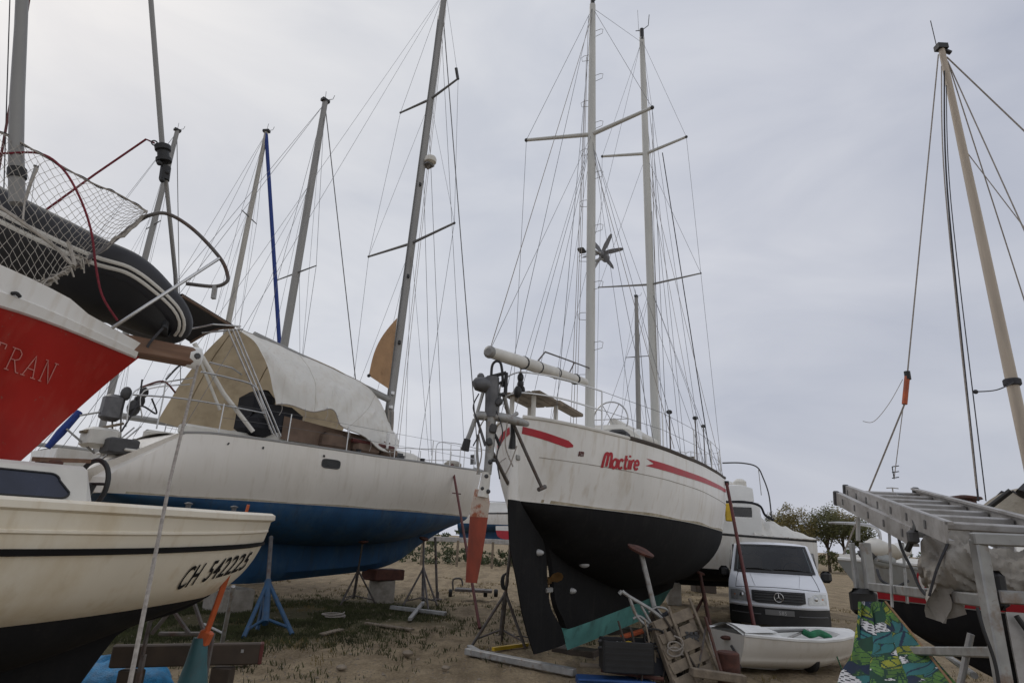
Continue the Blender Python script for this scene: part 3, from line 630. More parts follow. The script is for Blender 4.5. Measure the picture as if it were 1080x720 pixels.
for a in (4.5, 7.0, 10.2):
    mb = MB(); p = KF.w(a, KH.B(a)-.15, KH.zs(a)); mb.lathe(p, [(.07, 0), (.05, .06), (.06, .12), (.07, .14), (.02, .15)], 10); mb.build('winch', 'steel', ketch)
# ------------------------------------------------------------------ wind-vane steering gear on the ketch's stern
def vp(px, py, d=0): return at(px, py, 7.75+d)
core = MB().tube([vp(519, 398), vp(519, 420), vp(518, 440)], [.095, .09, .085], 12).build('steering_gear', 'engine_grey', ketch)
MB().tube([vp(518, 436), vp(517, 470), vp(514, 500)], [.068, .058, .05], 12).build('gear_shaft', 'galv', core)
MB().tube([vp(513, 498), vp(511, 512), vp(509, 524)], [.055, .065, .075], 12).build('lower_tube', 'off_white', core)
mb = MB(); mb.tube([vp(500, 401), vp(504, 404), vp(512, 406), vp(522, 409)], [.05, .10, .11, .08], 12); mb.ball(vp(507, 397), .05, 8, 5); mb.build('motor_head', 'engine_grey', core)
MB().tube([vp(500, 440), vp(506, 438), vp(530, 440), vp(546, 444), vp(556, 447, .2)], [.045, .06, .06, .058, .035], 12).build('cross_arm', 'galv', core)
MB().tube([vp(501, 442), vp(496, 456), vp(492, 466)], .03, 8).build('drop_arm', 'galv', core)
MB().tube([vp(493, 463), vp(490, 475)], [.045, .055], 8).build('arm_grip', 'plastic_black', core)
MB().tube([vp(540, 444, .2), vp(541, 460, .2), vp(540, 473, .2)], [.02, .035, .05], 8).build('arm_grip', 'plastic_black', core)
mb = MB(); mb.tube(smooth_path([vp(518, 400), vp(519, 386), vp(523, 381), vp(528, 383), vp(530, 396), vp(530, 408)]), .018, 6); mb.build('vane_hoop', 'plastic_black', core)
mb = MB(); P = [vp(514, 398), vp(515, 416), vp(533, 416), vp(534, 393)]
for p, q in zip(P, P[1:]+P[:1]): mb.tube([p, q], .025, 6)
mb.tube([vp(516, 410), vp(534, 400)], .018, 6); mb.tube([vp(524, 397), vp(524, 416)], .018, 6); mb.build('vane_frame', 'plastic_black', core)
MB().tube([vp(531, 414), vp(537, 440, .2), vp(545, 436, .4)], .03, 8).build('mount_tube', 'galv', core)
MB().tube([vp(541, 446, .1), vp(556, 480, .3), vp(571, 513, .45)], .022, 8).build('mount_tube', 'stand_grey', core)
MB().tube([vp(568, 516, .45), vp(575, 513, .55)], .03, 8).build('mount_foot', 'stand_grey', core)
MB().tube([vp(518, 474), vp(527, 492, .3), vp(536, 510, .6)], .025, 8).build('mount_tube', 'stand_grey', core)
MB().tube([vp(512, 440), vp(524, 462), vp(527, 470)], .02, 8).build('mount_tube', 'plastic_black', core)
MB().tube([vp(505, 500), vp(503, 480), vp(504, 458)], .016, 6).build('trim_rod', 'galv', core)
for px, py, r in ((517, 487, .030), (521, 485, .026), (513, 502, .028), (509, 515, .028), (515, 518, .028)): MB().ball(vp(px, py, -.05), r, 8, 5).build('clamp_bolt', 'plastic_grey', core)
B_ = [(508, 516, 9), (507, 530, 12), (505, 545, 12), (503, 565, 11), (500, 590, 9.5), (497, 614, 7.5)]
rows = []
for px, py, w in B_:
    c = vp(px, py); R = .0093*w; rows.append([c+Vector((cos(k*pi/8)*R, sin(k*pi/8)*R*.4, 0)) for k in range(16)])
mb = MB(); mb.quadgrid(rows, closev=True, mfun=lambda i, j: 0 if i < 2 else 1); mb.poly(rows[0], 0); mb.poly(list(reversed(rows[-1])), 1)
mb.build('steering_blade', ['blade_paint', 'red_antifoul'], core)

for k, P in enumerate(([(512, 440), (505, 455), (508, 478), (503, 500)], [(522, 430), (530, 455), (524, 480), (527, 505)], [(535, 445), (533, 470), (541, 492)], [(505, 415), (499, 430), (506, 452), (499, 470)], [(545, 470), (538, 490), (533, 500)])): tb('gear_line', smooth_path([vp(*p, -.05) for p in P]), .009, 'rope_dark' if k % 2 else 'rope_grey', core, 5)
for px, py, s_ in ((516, 466, .10), (520, 452, .12), (526, 424, .11)): MB().box(vp(px, py, -.04), (s_, .1, s_*.8), Matrix.Rotation(px*.1, 3, 'Y'), bev=.02).build('gear_bracket', 'plastic_grey', core)
tb('brace_rod', [vp(503, 441), vp(512, 470)], .018, 'engine_grey', core, 6); tb('brace_rod', [vp(528, 415), vp(520, 440)], .02, 'engine_grey', core, 6); tb('brace_rod', [vp(510, 412), vp(503, 436)], .022, 'galv', core, 6)
# ------------------------------------------------------------------ pale sloop with blue bottom
BF = Frame(-7.86, 11.35, 40); bh = BF.h.to_3d(); bn = BF.n.to_3d(); Rb = Matrix.Rotation(BF.rotz, 3, 'Z')
sloop = thing('sloop', 'long pale sloop with blue bottom and a white tent cover over its boom', 'sailing boat', BF.w(5, 0, 0), BF.rotz)
BZ = Cur([(0, 3.30), (1.3, 3.36), (5, 3.36), (8, 3.45), (11, 3.66)])
def bshear(a, z): return 1.2*max(0, min(1, (z-2.45)/(3.3-2.45)))*max(0, 1-a/3.)**1.3
BH = Hull(BF, 11, [(0, 3.30), (1.3, 3.36), (5, 3.36), (8, 3.45), (11, 3.66)],
          [(0, 1.12), (1.3, 1.36), (3, 1.62), (5, 1.76), (6.5, 1.72), (8, 1.42), (9.6, .83), (10.6, .27), (11, .03)],
          [(0, 2.13), (11, 2.25)],
          [(0, .35), (.3, .8), (1.5, 1.2), (3, 1.48), (5, 1.62), (7, 1.4), (9, .72), (10.2, .18), (10.62, .02), (11, .01)],
          [(0, 2.12), (1.5, 1.72), (3, 1.42), (5, 1.32), (7, 1.42), (8.6, 1.7), (10, 2.05), (11, 2.3)],
          [(0, 2.3), (.35, 2.08), (1.2, 1.7), (2, 1.2), (2.8, .66), (3.4, .50), (5.2, .60), (7.3, .80), (7.9, .98), (8.6, 1.38), (9.6, 1.86), (10.3, 2.12), (10.62, 2.4), (10.85, 3.0), (11, 3.6)],
          [(0, .05), (2, .12), (3.5, .3), (6.5, .3), (8, .15), (11, .01)], shear=bshear, bulge=.07)
BH.build(['hull_cream', 'blue_bottom'], sloop, lambda a, z: 0 if z > BH.zw(a) else 1, transom=True, n=110)
BH.deck('off_white', sloop, .03, a0=.0)
BH.rail('mast_alu', sloop, .03, .01, a0=.05, flat=.7)
for sd in (1, -1): BH.band('scum_line', 'scum', sloop, .6, 10.4, lambda a: BH.zw(a)+.006, lambda a: BH.zw(a)+.03+.01*sin(a*3), sd, .003, 60)
# swim step let into the transom, stern fittings
MB().box(BF.w(.75, 0, 2.92), (.5, 1.5, .05), Rb, bev=.015).build('transom_step', 'off_white', sloop)
MB().box(BF.w(.5, .45, 2.98), (.5, .5, .28), Rb, bev=.03).build('stern_locker', 'plastic_grey', sloop)
tb('boarding_ladder', [BF.w(.25, -.2, 2.5), BF.w(1.0, -.2, 3.5)], .016, 'steel', sloop); tb('boarding_ladder', [BF.w(.25, -.55, 2.5), BF.w(1.0, -.55, 3.5)], .016, 'steel', sloop)
# oval portlight on the topsides, hawse and bow fittings
def hullbox(H, a, z, w, h, m, name, parent, side=1, rim=None, th=.012):
    def pp(k, s_, o): q = k*2*pi/20; c = cos(q); d = sin(q); c = math.copysign(abs(c)**.45, c); d = math.copysign(abs(d)**.45, d); return H.pt(a+c*w*s_/2, z+d*h*s_/2, side, o)
    o = MB().poly([pp(k, 1, th) for k in range(20)]).build(name, m, parent, smooth=False)
    if rim: MB().tube([pp(k, 1.04, th*.6) for k in range(20)], .014, 6, closed=True).build(name+'_rim', rim, o)
    return o
pa_, pz_ = BF.pl(349, 489, 1.74); hullbox(BH, pa_, pz_, .42, .17, 'glass_dark', 'portlight', sloop, rim='plastic_grey')
qa, qz = BF.pl(491, 487, .5); hullbox(BH, qa, qz, .2, .16, 'plastic_grey', 'hawse_plate', sloop)
for px in (225, 275, 340): a, z = BF.pl(px, 466, 1.6); hullbox(BH, a, BH.zs(a)-.16, .05, .05, 'plastic_black', 'drain', sloop)
# coachroof and cockpit
rows = []
for a, hw, h in ((3.0, .95, .42), (3.2, 1.02, .50), (5.5, 1.05, .46), (7.4, .85, .36), (8.2, .6, .18), (8.5, .4, .02)):
    z0 = BZ(a)-.05; rows.append([BF.w(a, hw*x, z0+h*y) for x, y in ((1.06, 0), (1, .8), (.92, .98), (.5, 1.08), (0, 1.12), (-.5, 1.08), (-.92, .98), (-1, .8), (-1.06, 0))])
mb = MB(); mb.quadgrid(rows); mb.poly(rows[0]); mb.build('coachroof', 'off_white', sloop)
for a in (4.0, 5.3, 6.5): MB().box(BF.w(a, 1.035-.035*max(0, a-5.5), BZ(a)+.2), (.7, .02, .13), Rb, bev=.005).build('cabin_window', 'glass_dark', sloop)
for sd in (1, -1): MB().box(BF.w(2.2, sd*.85, 3.43), (1.8, .16, .22), Rb, bev=.05).build('cockpit_coaming', 'off_white', sloop)
mb = MB()
for a, b, z, sx, sy, sz in ((3.4, .75, 3.9, .9, .7, .7), (2.9, .95, 3.75, .7, .5, .5), (3.1, .2, 4.1, .5, 1.0, 1.0)): mb.box(BF.w(a, b, z), (sx, sy, sz), Rb, bev=.15)
mb.build('sprayhood', 'dark_cloth', sloop)
mb = MB()
for a, b, z, sx, sy, sz in ((4.6, 1.15, 3.62, .7, .35, .4), (5.5, 1.18, 3.6, .8, .3, .35), (6.2, 1.2, 3.58, .5, .3, .3)): mb.box(BF.w(a, b, z), (sx, sy, sz), Rb, bev=.1)
mb.build('stowed_gear', 'brown_cloth', sloop)
MB().tube([BF.w(5.0, 1.3, 3.72), BF.w(6.3, 1.25, 3.70)], .05, 8).build('rolled_mat', 'maroon', sloop)
MB().box(BF.w(6.05, 1.3, 3.85), (.06, .12, .42), Rb, bev=.03).build('white_fender_board', 'white_plain', sloop)
for a, m in ((5.0, 'plastic_black'), (6.35, 'plastic_grey'), (7.1, 'plastic_black')):
    mb = MB(); p = BF.w(a, BH.B(a)-.16, BZ(a)); mb.lathe(p, [(.08, 0), (.06, .06), (.06, .1), (.08, .12), (.02, .13)], 10); mb.build('winch', m, sloop)
# mast, boom, spreaders and wires
mt = BF.pl(468, 0); mbs = BF.pl(412, 440)
SB = BF.w(mbs[0]-.1, 0, 3.8); ST0 = BF.w(mt[0], 0, mt[1]); ST = SB+(ST0-SB)*1.06
smast = mast(BF, SB, ST, .125, .11, 'mast_alu', sloop, flat=.8)
for z_, s_ in ((5.0, .10), (5.4, .07), (6.9, .06), (9.0, .05), (12.2, .05)): MB().box(on(SB, ST, z_)+bn*.12-bh*.06, (.10, s_, .12), Rb, bev=.02).build('mast_fitting', 'plastic_black' if z_ > 6 else 'steel', smast)
MB().beam(on(SB, ST, 4.4)-bh*.13, on(SB, ST, 19)-bh*.13, .03, .012, bn).build('mast_track', 'alu_dark', smast)
def srig(px1, py1, hl):
    a, z = BF.pl(px1, py1); return z
zz = [srig(433, 256, 0), srig(452, 103, 0)]
for sd in (1, -1):
    tips = []
    for z, hl in ((zz[1], 1.4), (zz[0], 1.95)):
        c = on(SB, ST, z); tip = c+bn*(sd*hl)-bh*.12+up*.03; tips.append(tip); spreader(smast, c, tip, .045, .032, 'alu_dark')
    cp = [BF.w(mbs[0]-.1+q, sd*(BH.B(mbs[0]-.1+q)-.12), BZ(7)+.05) for q in (-.15, .35, -.6)]
    wire(on(SB, ST, ST.z-.4), tips[0], smast, .006); wire(tips[0], tips[1], smast, .006); wire(tips[1], cp[0], smast, .006)
    wire(on(SB, ST, tips[0].z-.1), tips[1], smast, .005); wire(on(SB, ST, tips[1].z-.1), cp[1], smast, .005); wire(on(SB, ST, tips[1].z-.15), cp[2], smast, .005)
    wire(ST-up*.5, BF.w(1.25, sd*1.2, 3.4), smast, .005, 'backstay')
    for k, x in enumerate((.12, .2)): wire(on(SB, ST, ST.z-.6-k)+bn*sd*x, BF.w(mbs[0]+.12, sd*(.22+.1*k), 3.9), smast, .007, 'halyard', 'rope_grey')
wire(on(SB, ST, zz[1]+4), BF.w(10.9, 0, 3.7), smast, .018, 'forestay', 'alu_dark'); wire(on(SB, ST, zz[1]-.6), BF.w(9.3, 0, 3.65), smast, .008, 'inner_stay')
for px0, px1 in ((481, 490), (484, 455)): wire(on(SB, ST, srig(451, 10 if px0 < 483 else 168, 0)), BF.pw(px1, 480, .2), smast, .007, 'halyard', 'rope_dark')
r = BF.pw(454, 169, .25); MB().lathe(r-up*.12, [(.1, 0), (.19, .04), (.2, .13), (.17, .22), (.06, .26)], 14).build('radar_dome', 'off_white', smast)
MB().box(r-up*.16-bn*.1+bh*.0, (.3, .3, .04), Rb).build('radar_bracket', 'alu_dark', smast)
tb('reflector', [BF.pw(481, 72, .95), BF.pw(483, 84, .95)], .05, 'plastic_black', smast)
b0 = BF.pl(372, 403); b1 = BF.pl(410, 421)
BA, BB = BF.w(b0[0], 0, b0[1]), BF.w(b1[0], 0, b1[1])
boom = MB().tube([BA+(BA-BB)*2.3, BA, BB], [.1, .105, .1], 10, flat=.8).build('boom', 'mast_alu', sloop)
MB().box(BB+bh*.06, (.18, .1, .16), Rb, bev=.02).build('gooseneck', 'plastic_black', boom)
# small tan sail hoisted close to the mast
A_ = BF.pw(419, 335, .05); B_2 = BF.pw(389, 396, .3); C_ = BF.pw(410, 410, .1)
rows = []
for i in range(13):
    t = i/12; row = []
    for k in range(7):
        s_ = k/6; lu = A_.lerp(C_, t); le = A_.lerp(B_2, t)+(B_2-A_).cross(bh).normalized()*0+(-bh*.25*sin(pi*t)*.8); row.append(lu.lerp(le, s_)+bn*.12*sin(pi*s_)*sin(pi*t))
    rows.append(row)
tan_sail = MB().quadgrid(rows).build('tan_sail', 'sail_tan', sloop)
MB().ball(BF.pw(389, 396, .3), .05, 8, 5).build('sail_clew_block', 'plastic_black', tan_sail); MB().lathe(BF.pw(402, 393, .2), [(.04, -.01), (.05, 0), (.04, .01)], 10, bn).build('sail_patch', 'white_plain', tan_sail)
mb = MB()
for k in range(9):
    a = k*.7; mb.tube(smooth_path([SB+Vector((.14*cos(a), .14*sin(a), 1.1)), SB+Vector((.17*cos(a+.3), .17*sin(a+.3), .6)), SB+Vector((.15*cos(a+.5), .15*sin(a+.5), .1))]), .018, 6)
mb.build('coiled_halyards', 'rope_grey', smast)
# white tent over the boom: starboard cloth, port cloth with light through it painted beige
ridge = [BF.pw(247, 344, .05), BF.pw(300, 366, .05), BF.pw(345, 386, .05), BF.pw(392, 410, .05), BF.pw(408, 440, .08), BF.pw(420, 462, .1)]
lower = [BF.pw(291, 427, 1.25), BF.pw(322, 430, 1.35), BF.pw(350, 434, 1.4), BF.pw(362, 447, 1.45), BF.pw(390, 466, 1.42), BF.pw(415, 476, 1.35)]
R1 = smooth_path(ridge, 12); R2 = smooth_path(lower, 12); rows = []; SEAMS = []
for i, (p, q) in enumerate(zip(R1, R2)):
    row = []
    for k in range(37):
        t = k/36; f = 1-i/(len(R1)-1); c = p.lerp(q, t)+(bn*.34+up*.06)*sin(pi*t)*(.3+.7*f)
        g = i/len(R1)*8; w_ = (mnoise.noise((g*1.1, t*2.2, 4))*.12+abs(mnoise.noise((g*2.2+t*1.5, t*2.5-g*.4, 9)))*.12+mnoise.noise((g*5, t*5, 2))*.02); c += (bn*.8+up*.5)*w_*(.25+.75*sin(pi*t))+up*.05*sin(g*2.4)*t-up*.07*abs(sin(g*1.05))*(.4+.6*sin(pi*t))
        row.append(c)
    rows.append(row)
TROWS = rows; tent = MB().quadgrid(rows).build('tent_cover', 'tarp_white', sloop)
mb = MB(); mb.tube([r[-1] for r in rows], .012, 6); mb.tube([r[0] for r in rows[:36]], .014, 6); mb.build('tent_hem', 'rope_grey', tent)
rows = []
pl_ = [BF.pw(166, 444, -1.1), BF.w(2.9, -1.4, 3.7), BF.w(4.5, -1.6, 3.7), BF.w(6.5, -1.5, 3.75)]
pr_ = [BF.pw(243, 345, .03), BF.pw(262, 351, .03), BF.pw(335, 380, .03), BF.pw(392, 409, .03)]
for p, q in zip(smooth_path(pr_, 4), smooth_path(pl_, 4)): rows.append([p.lerp(q, k/10)+(-bn*.20+up*.14)*sin(pi*k/10)+bn*.05*mnoise.noise((len(rows)*.6, k*.5, 3)) for k in range(11)])
inner = MB().quadgrid(rows).build('tent_backlit_cloth', 'tent_beige', tent)  # port side of the same tent, its backlight put into the beige
for i in (2, 6): tb('tent_batten', rows[i], .012, 'tent_beige', inner, 6)
for i in (16, 38): tb('tent_seam', [p+bn*.002+up*.002 for p in TROWS[i]], .0035, 'pale_canvas', tent, 5)
for i in range(3, 58, 9):
    e = TROWS[i][-1]; MB().lathe(e+up*.03+bn*.01, [(.012, -.004), (.02, 0), (.012, .004)], 8, bn).build('eyelet', 'steel', tent); tb('lashing', smooth_path([e+up*.03, e+bn*.06-up*.12, e+bn*.12-up*.26-bh*.08]), .006, 'rope_grey', tent, 5)
# brown sheet painted in for the shade in the opening under the tent edge
mb = MB(); a0, z0_ = BF.pl(330, 440, 1.3); mb.quadgrid([[BF.w(3.3+.25*i, 1.12+.02*sin(i), 3.5+.0*k)+up*(.1*k)*(1-.3*(i/12)) for k in range(6)] for i in range(13)]); mb.build('painted_tent_shade', 'brown_cloth', sloop)
# gantry, bimini, rails
def gp(px, py, b): return BF.pw(px, py, b)
for i, (p, q) in enumerate((((240, 347), (288, 458)), ((245, 347), (292, 460)), ((249, 347), (296, 460)))): tb('gantry_tube', [gp(*p, 1.05+.02*i), gp(*q, 1.3)], .02, 'steel', sloop)
MB().tube([gp(205, 362, .9), gp(236, 415, 1.1), gp(267, 455, 1.3)], .045, 8).build('gantry_post', 'off_white', sloop)
MB().tube([gp(205, 362, .9), gp(216, 392, .95), gp(232, 432, 1.1)], .03, 8).build('gantry_post', 'off_white', sloop)
for q in ([(200, 347), (225, 342), (254, 344)], [(213, 351), (256, 347)], [(221, 382), (245, 388), (255, 395)]): tb('gantry_rail', [gp(*p, .7 if i < 1 else 1.0) for i, p in enumerate(q)], .018, 'steel', sloop)
tb('side_rail', smooth_path([gp(212, 392, 1.25), gp(240, 398, 1.28), gp(268, 407, 1.3), gp(276, 425, 1.3), gp(285, 452, 1.3)]), .018, 'steel', sloop)
tb('side_rail', smooth_path([gp(140, 416, 1.2), gp(190, 420, 1.2), gp(240, 428, 1.28), gp(280, 436, 1.3)]), .016, 'steel', sloop)
bim = [BF.w(.3, 1.0, 5.75), BF.w(1.95, 1.0, 5.75), BF.w(1.95, -1.1, 5.85), BF.w(.3, -1.1, 5.85)]
a0, z0_ = BF.pl(192, 312, .9); a1, z1_ = BF.pl(246, 345, .9)
rows = [[BF.w(a0+(a1-a0)*i/8, .9-2.0*k/6, z0_+(z1_-z0_)*i/8+.10*sin(pi*k/6)) for k in range(7)] for i in range(9)]
mb = MB(); mb.quadgrid(rows); mb.quadgrid([[p+up*.05 for p in r] for r in rows]); bimini = mb.build('bimini', 'dark_cloth', sloop)
tb('bimini_edge', [rows[0][0], rows[4][0], rows[8][0]], .03, 'brown_cloth', bimini); tb('bimini_edge', rows[8], .03, 'brown_cloth', bimini)
for sd in (1, -1): stanchions(BH, BF, [1.3, 3.2, 4.6, 6.0, 7.4, 8.9], sd, sloop, .62)
for sd in (1, -1):
    mb = MB(); ss = [7.6, 8.3, 9.2, 10.1]; T = [BF.w(a, sd*(BH.B(a)-.06), BZ(a)) for a in ss]
    for p in T[1:]: mb.tube([p, p+up*.62], .0125, 6)
    mb.tube(smooth_path([T[0], T[0]+up*.55, T[1]+up*.66, T[2]+up*.68, T[3]+up*.68, BF.w(11.1, sd*.1, 4.35)]), .0125, 6); mb.tube([T[1]+up*.33, T[2]+up*.34, T[3]+up*.34], .0125, 6); mb.build('bow_pulpit', 'steel', sloop)
tb('furling_drum', [BF.w(10.6, 0, 3.85), BF.w(10.55, 0, 4.15)], [.09, .07], 'plastic_grey', sloop)
mb = MB(); mb.tube([BF.w(10.6, .05, 3.72), BF.w(11.25, .02, 3.66)], .05, 8); mb.tube(smooth_path([BF.w(11.2, 0, 3.7), BF.w(11.3, .02, 3.5), BF.w(11.2, .15, 3.3), BF.w(11.1, .2, 3.42)]), .02, 6); mb.build('anchor', 'galv', sloop)
MB().box(BF.w(9.6, .1, 3.72), (.5, .4, .22), Rb, bev=.08).build('foredeck_bundle', 'tarp_grey', sloop)
# clutter at the stern: outboard bracket, ropes, fenders
for q, m, r_ in (([(165, 452), (172, 420), (176, 398), (183, 392)], 'steel', .016), ([(133, 450), (140, 415), (165, 405), (205, 398)], 'steel', .014), ([(150, 440), (152, 412), (200, 405)], 'steel', .014), ([(128, 455), (145, 425), (150, 400)], 'rope_dark', .018), ([(150, 408), (172, 402), (185, 414)], 'maroon', .02), ([(175, 400), (190, 385), (207, 378)], 'rope_dark', .02), ([(136, 432), (150, 428), (165, 436), (160, 420)], 'rope_dark', .018)):
    tb('stern_rail', smooth_path([BF.pw(*p, .35) for p in q]), r_, m, sloop, 6)
for px, py, r_, m in ((147, 423, .1, 'plastic_black'), (141, 430, .12, 'plastic_grey'), (133, 415, .10, 'plastic_grey'), (152, 414, .08, 'plastic_black')): MB().ball(BF.pw(px, py, .2), r_, 10, 6, (1, 1, 1.4)).build('stern_fender', m, sloop)
MB().box(BF.pw(118, 430, .1), (.34, .3, .5), Rb, bev=.06).build('outboard_cowl', 'engine_grey', sloop)
MB().beam(BF.pw(86, 455, .1), BF.pw(128, 447, .1), .3, .05, bev=.01).build('stern_seat', 'grey_wood', sloop)
tb('rolled_blue_cloth', [BF.pw(50, 472, -.1), BF.pw(64, 456, -.1), BF.pw(84, 434, -.1)], [.05, .075, .06], 'rope_blue', sloop)
for q in ([(118, 425), (119, 470)], [(128, 425), (127, 470)], [(84, 438), (120, 432)], [(70, 452), (100, 478)]): tb('stern_tube', [BF.pw(*q[0], .0), BF.pw(*q[1], .1)], .018, 'galv', sloop, 6)
MB().box(BF.pw(105, 462, .1), (.5, .6, .35), Rb, bev=.05).build('stern_box', 'off_white', sloop)
# shores and blocks under it
CB = BF.pw(402, 640, .15); cb0 = BF.w(7.35, .1, 0)
mb = MB(); mb.lathe(Vector((cb0.x, cb0.y, -.05)), [(.34, 0), (.33, .55), (.3, .56)], 20); t = mb.build('concrete_pier', 'concrete', None, origin=(cb0.x, cb0.y, 0)); pset(t, 'round grey concrete pier under the blue hull, right in front of the sloop bow', 'support block')
mb = MB(); mb.box(Vector((cb0.x, cb0.y, .65)), (.95, .6, .26), Rb, bev=.02); t = mb.build('timber_chock', 'rust', None, origin=(cb0.x, cb0.y, .52)); pset(t, 'thick rust-brown timber chock on top of the round concrete pier', 'timber')
cb1 = BF.w(3.3, .1, 0); mb = MB(); mb.box(Vector((cb1.x, cb1.y, .2)), (.7, .8, .48), Rb, bev=.03); t = mb.build('concrete_block', 'concrete', None, origin=(cb1.x, cb1.y, 0)); pset(t, 'square concrete block under the blue keel, close to the blue stand', 'support block')
def hullpt(H, a, z, side=1, off=.03): return H.pt(a, z, side, off)
tripod('boat_stand', 'thin dark tripod stand left of the round concrete pier', gnd(372, 636), BH.pt(6.0, 1.45, 1, .02), 'stand_grey', .55, (0, 0, 1), .028, 'stands under the sloop', .2)
tripod('boat_stand', 'dark tripod stand with a flat top plate to the right of the concrete pier', gnd(446, 640), BF.pw(447, 568, .5), 'stand_grey', .5, (.2, -.2, 1), .032, 'stands under the sloop', .9)
p_ = gnd(461, 632); t = thing('shore_post', 'plain dark upright post beside the stand with the flat top plate', 'post', p_); tb('post', [p_, at(459, 566, p_.y)], .035, 'stand_grey', t); MB().lathe(p_, [(.14, 0), (.14, .02), (.05, .04), (.045, .2)], 12).build('foot_plate', 'stand_grey', t)
p_ = gnd(435, 652); t = thing('base_rail', 'low grey steel rail lying flat in front of the concrete pier', 'steel rail', p_); MB().beam(gnd(412, 643)+up*.06, gnd(470, 650)+up*.06, .1, .08, bev=.01).build('rail', 'galv', t); MB().beam(gnd(432, 656)+up*.06, gnd(446, 638)+up*.06, .08, .07, bev=.01).build('cross_piece', 'galv', t)
tripod('boat_stand', 'bright blue stand holding the stern half of the blue hull', gnd(279, 668), BF.pw(286, 566, 1.42), 'stand_blue', .45, None, .05, 'stands under the sloop', 2.2, .50, 'stand_grey')
a_ = gnd(506, 662); b_ = BH.pt(9.75, 3.5, 1, .03)
b_ = BF.pw(477, 490, BH.B(9.55)); t = thing('prop_pole', 'long thin red-brown steel pole leaning against the bow of the pale sloop', 'prop pole', a_); tb('pole', [a_, b_], .032, 'maroon', t); MB().lathe(b_, [(.03, -.06), (.05, 0), (.03, .03)], 8).build('pole_head', 'rust', t); tb('locking_pin', [a_.lerp(b_, .76)-Vector((.13, 0, -.02)), a_.lerp(b_, .76)+Vector((.1, 0, 0))], .014, 'maroon', t)
# ------------------------------------------------------------------ red yacht close on the left
_b = at(150, 368, 4.45); _th = radians(50); RF = Frame(_b.x-9*sin(_th), _b.y-9*cos(_th), 50)
rh, rn = RF.h.to_3d(), RF.n.to_3d(); Rr = Matrix.Rotation(RF.rotz, 3, 'Z'); BZr = _b.z
red = thing('red_yacht', 'bow of a dark red yacht with white bulwark, wooden bowsprit and netting', 'sailing boat', RF.w(6, 0, 0), RF.rotz)
RH = Hull(RF, 9, [(0, 3.0), (5, 3.02), (7.6, 3.10), (8.2, 3.07), (9, BZr)],
          [(0, .9), (3, 1.4), (5, 1.42), (6.5, 1.2), (7.5, .88), (8.1, .58), (8.6, .28), (9, .04)],
          [(0, 1.5), (9, 1.5)],
          [(0, .5), (3, 1.2), (5, 1.15), (6.5, .75), (7.5, .25), (8.1, .01), (9, .01)],
          [(0, 1.3), (3, .9), (5, .9), (6.5, 1.1), (7.7, 1.4), (9, 2.5)],
          [(0, 1.3), (1.5, .5), (6, .5), (7, .85), (7.7, 1.25), (8.15, 1.66), (8.4, 1.93), (8.67, 2.37), (8.85, 2.66), (9, BZr-.06)],
          [(0, .03), (3, .12), (6, .12), (9, .01)], bulge=.03)
rb = lambda a: RH.zs(a)-(.09+.10*min(1, (9-a)/1.0))
RH.build(['red_hull', 'black_bottom'], red, lambda a, z: 0 if z > 1.5 else 1, transom=True, n=120)
RH.deck('off_white', red, .06)
for sd in (1, -1):
    rows = []
    for i in range(41):
        a = 4+4.97*i/40; t = RH.zs(a); n_ = .055 if a < 8.5 else .02
        lo = rb(a)
        rows.append([RH.pt(a, lo, sd, .002), RH.pt(a, lo+.006, sd, .035), RH.pt(a, lo+(t-lo)*.45, sd, .04), RH.pt(a, lo+(t-lo)*.5, sd, .018), RH.pt(a, t-.001, sd, .018)+up*n_, RH.pt(a, t-.001, sd, -.03)+up*n_])
    MB().quadgrid(rows).build('bulwark', 'hull_white', red)
tr_ = [rowpt for rowpt in (RH.pt(8.2, RH.zs(8.2)-.075, 1, .03),)]
mb = MB(); mb.tube(smooth_path([tr_[0]-rh*.02, tr_[0]+rn*.02, tr_[0]+rh*.02-up*.01]), .012, 6); mb.build('bulwark_fitting', 'plastic_black', red)
q = RF.pl(208, 378); bs0 = RF.w(8.45, 0, BZr-.005); bs1 = RF.w(q[0]-.02, 0, q[1]-.0)
bow = MB().beam(bs0, bs1, .15, .14, bev=.02).build('bowsprit', 'teak', red)
MB().lathe(bs1-rh*.02, [(.08, -.03), (.088, 0), (.088, .05), (.05, .07)], 14, rh).build('bowsprit_cap', 'white_paint', bow)
MB().lathe(bs1-rn*.06+rn*.14, [(.02, -.02), (.028, 0), (.02, .02)], 8, rn).build('bobstay_pin', 'plastic_grey', bow)
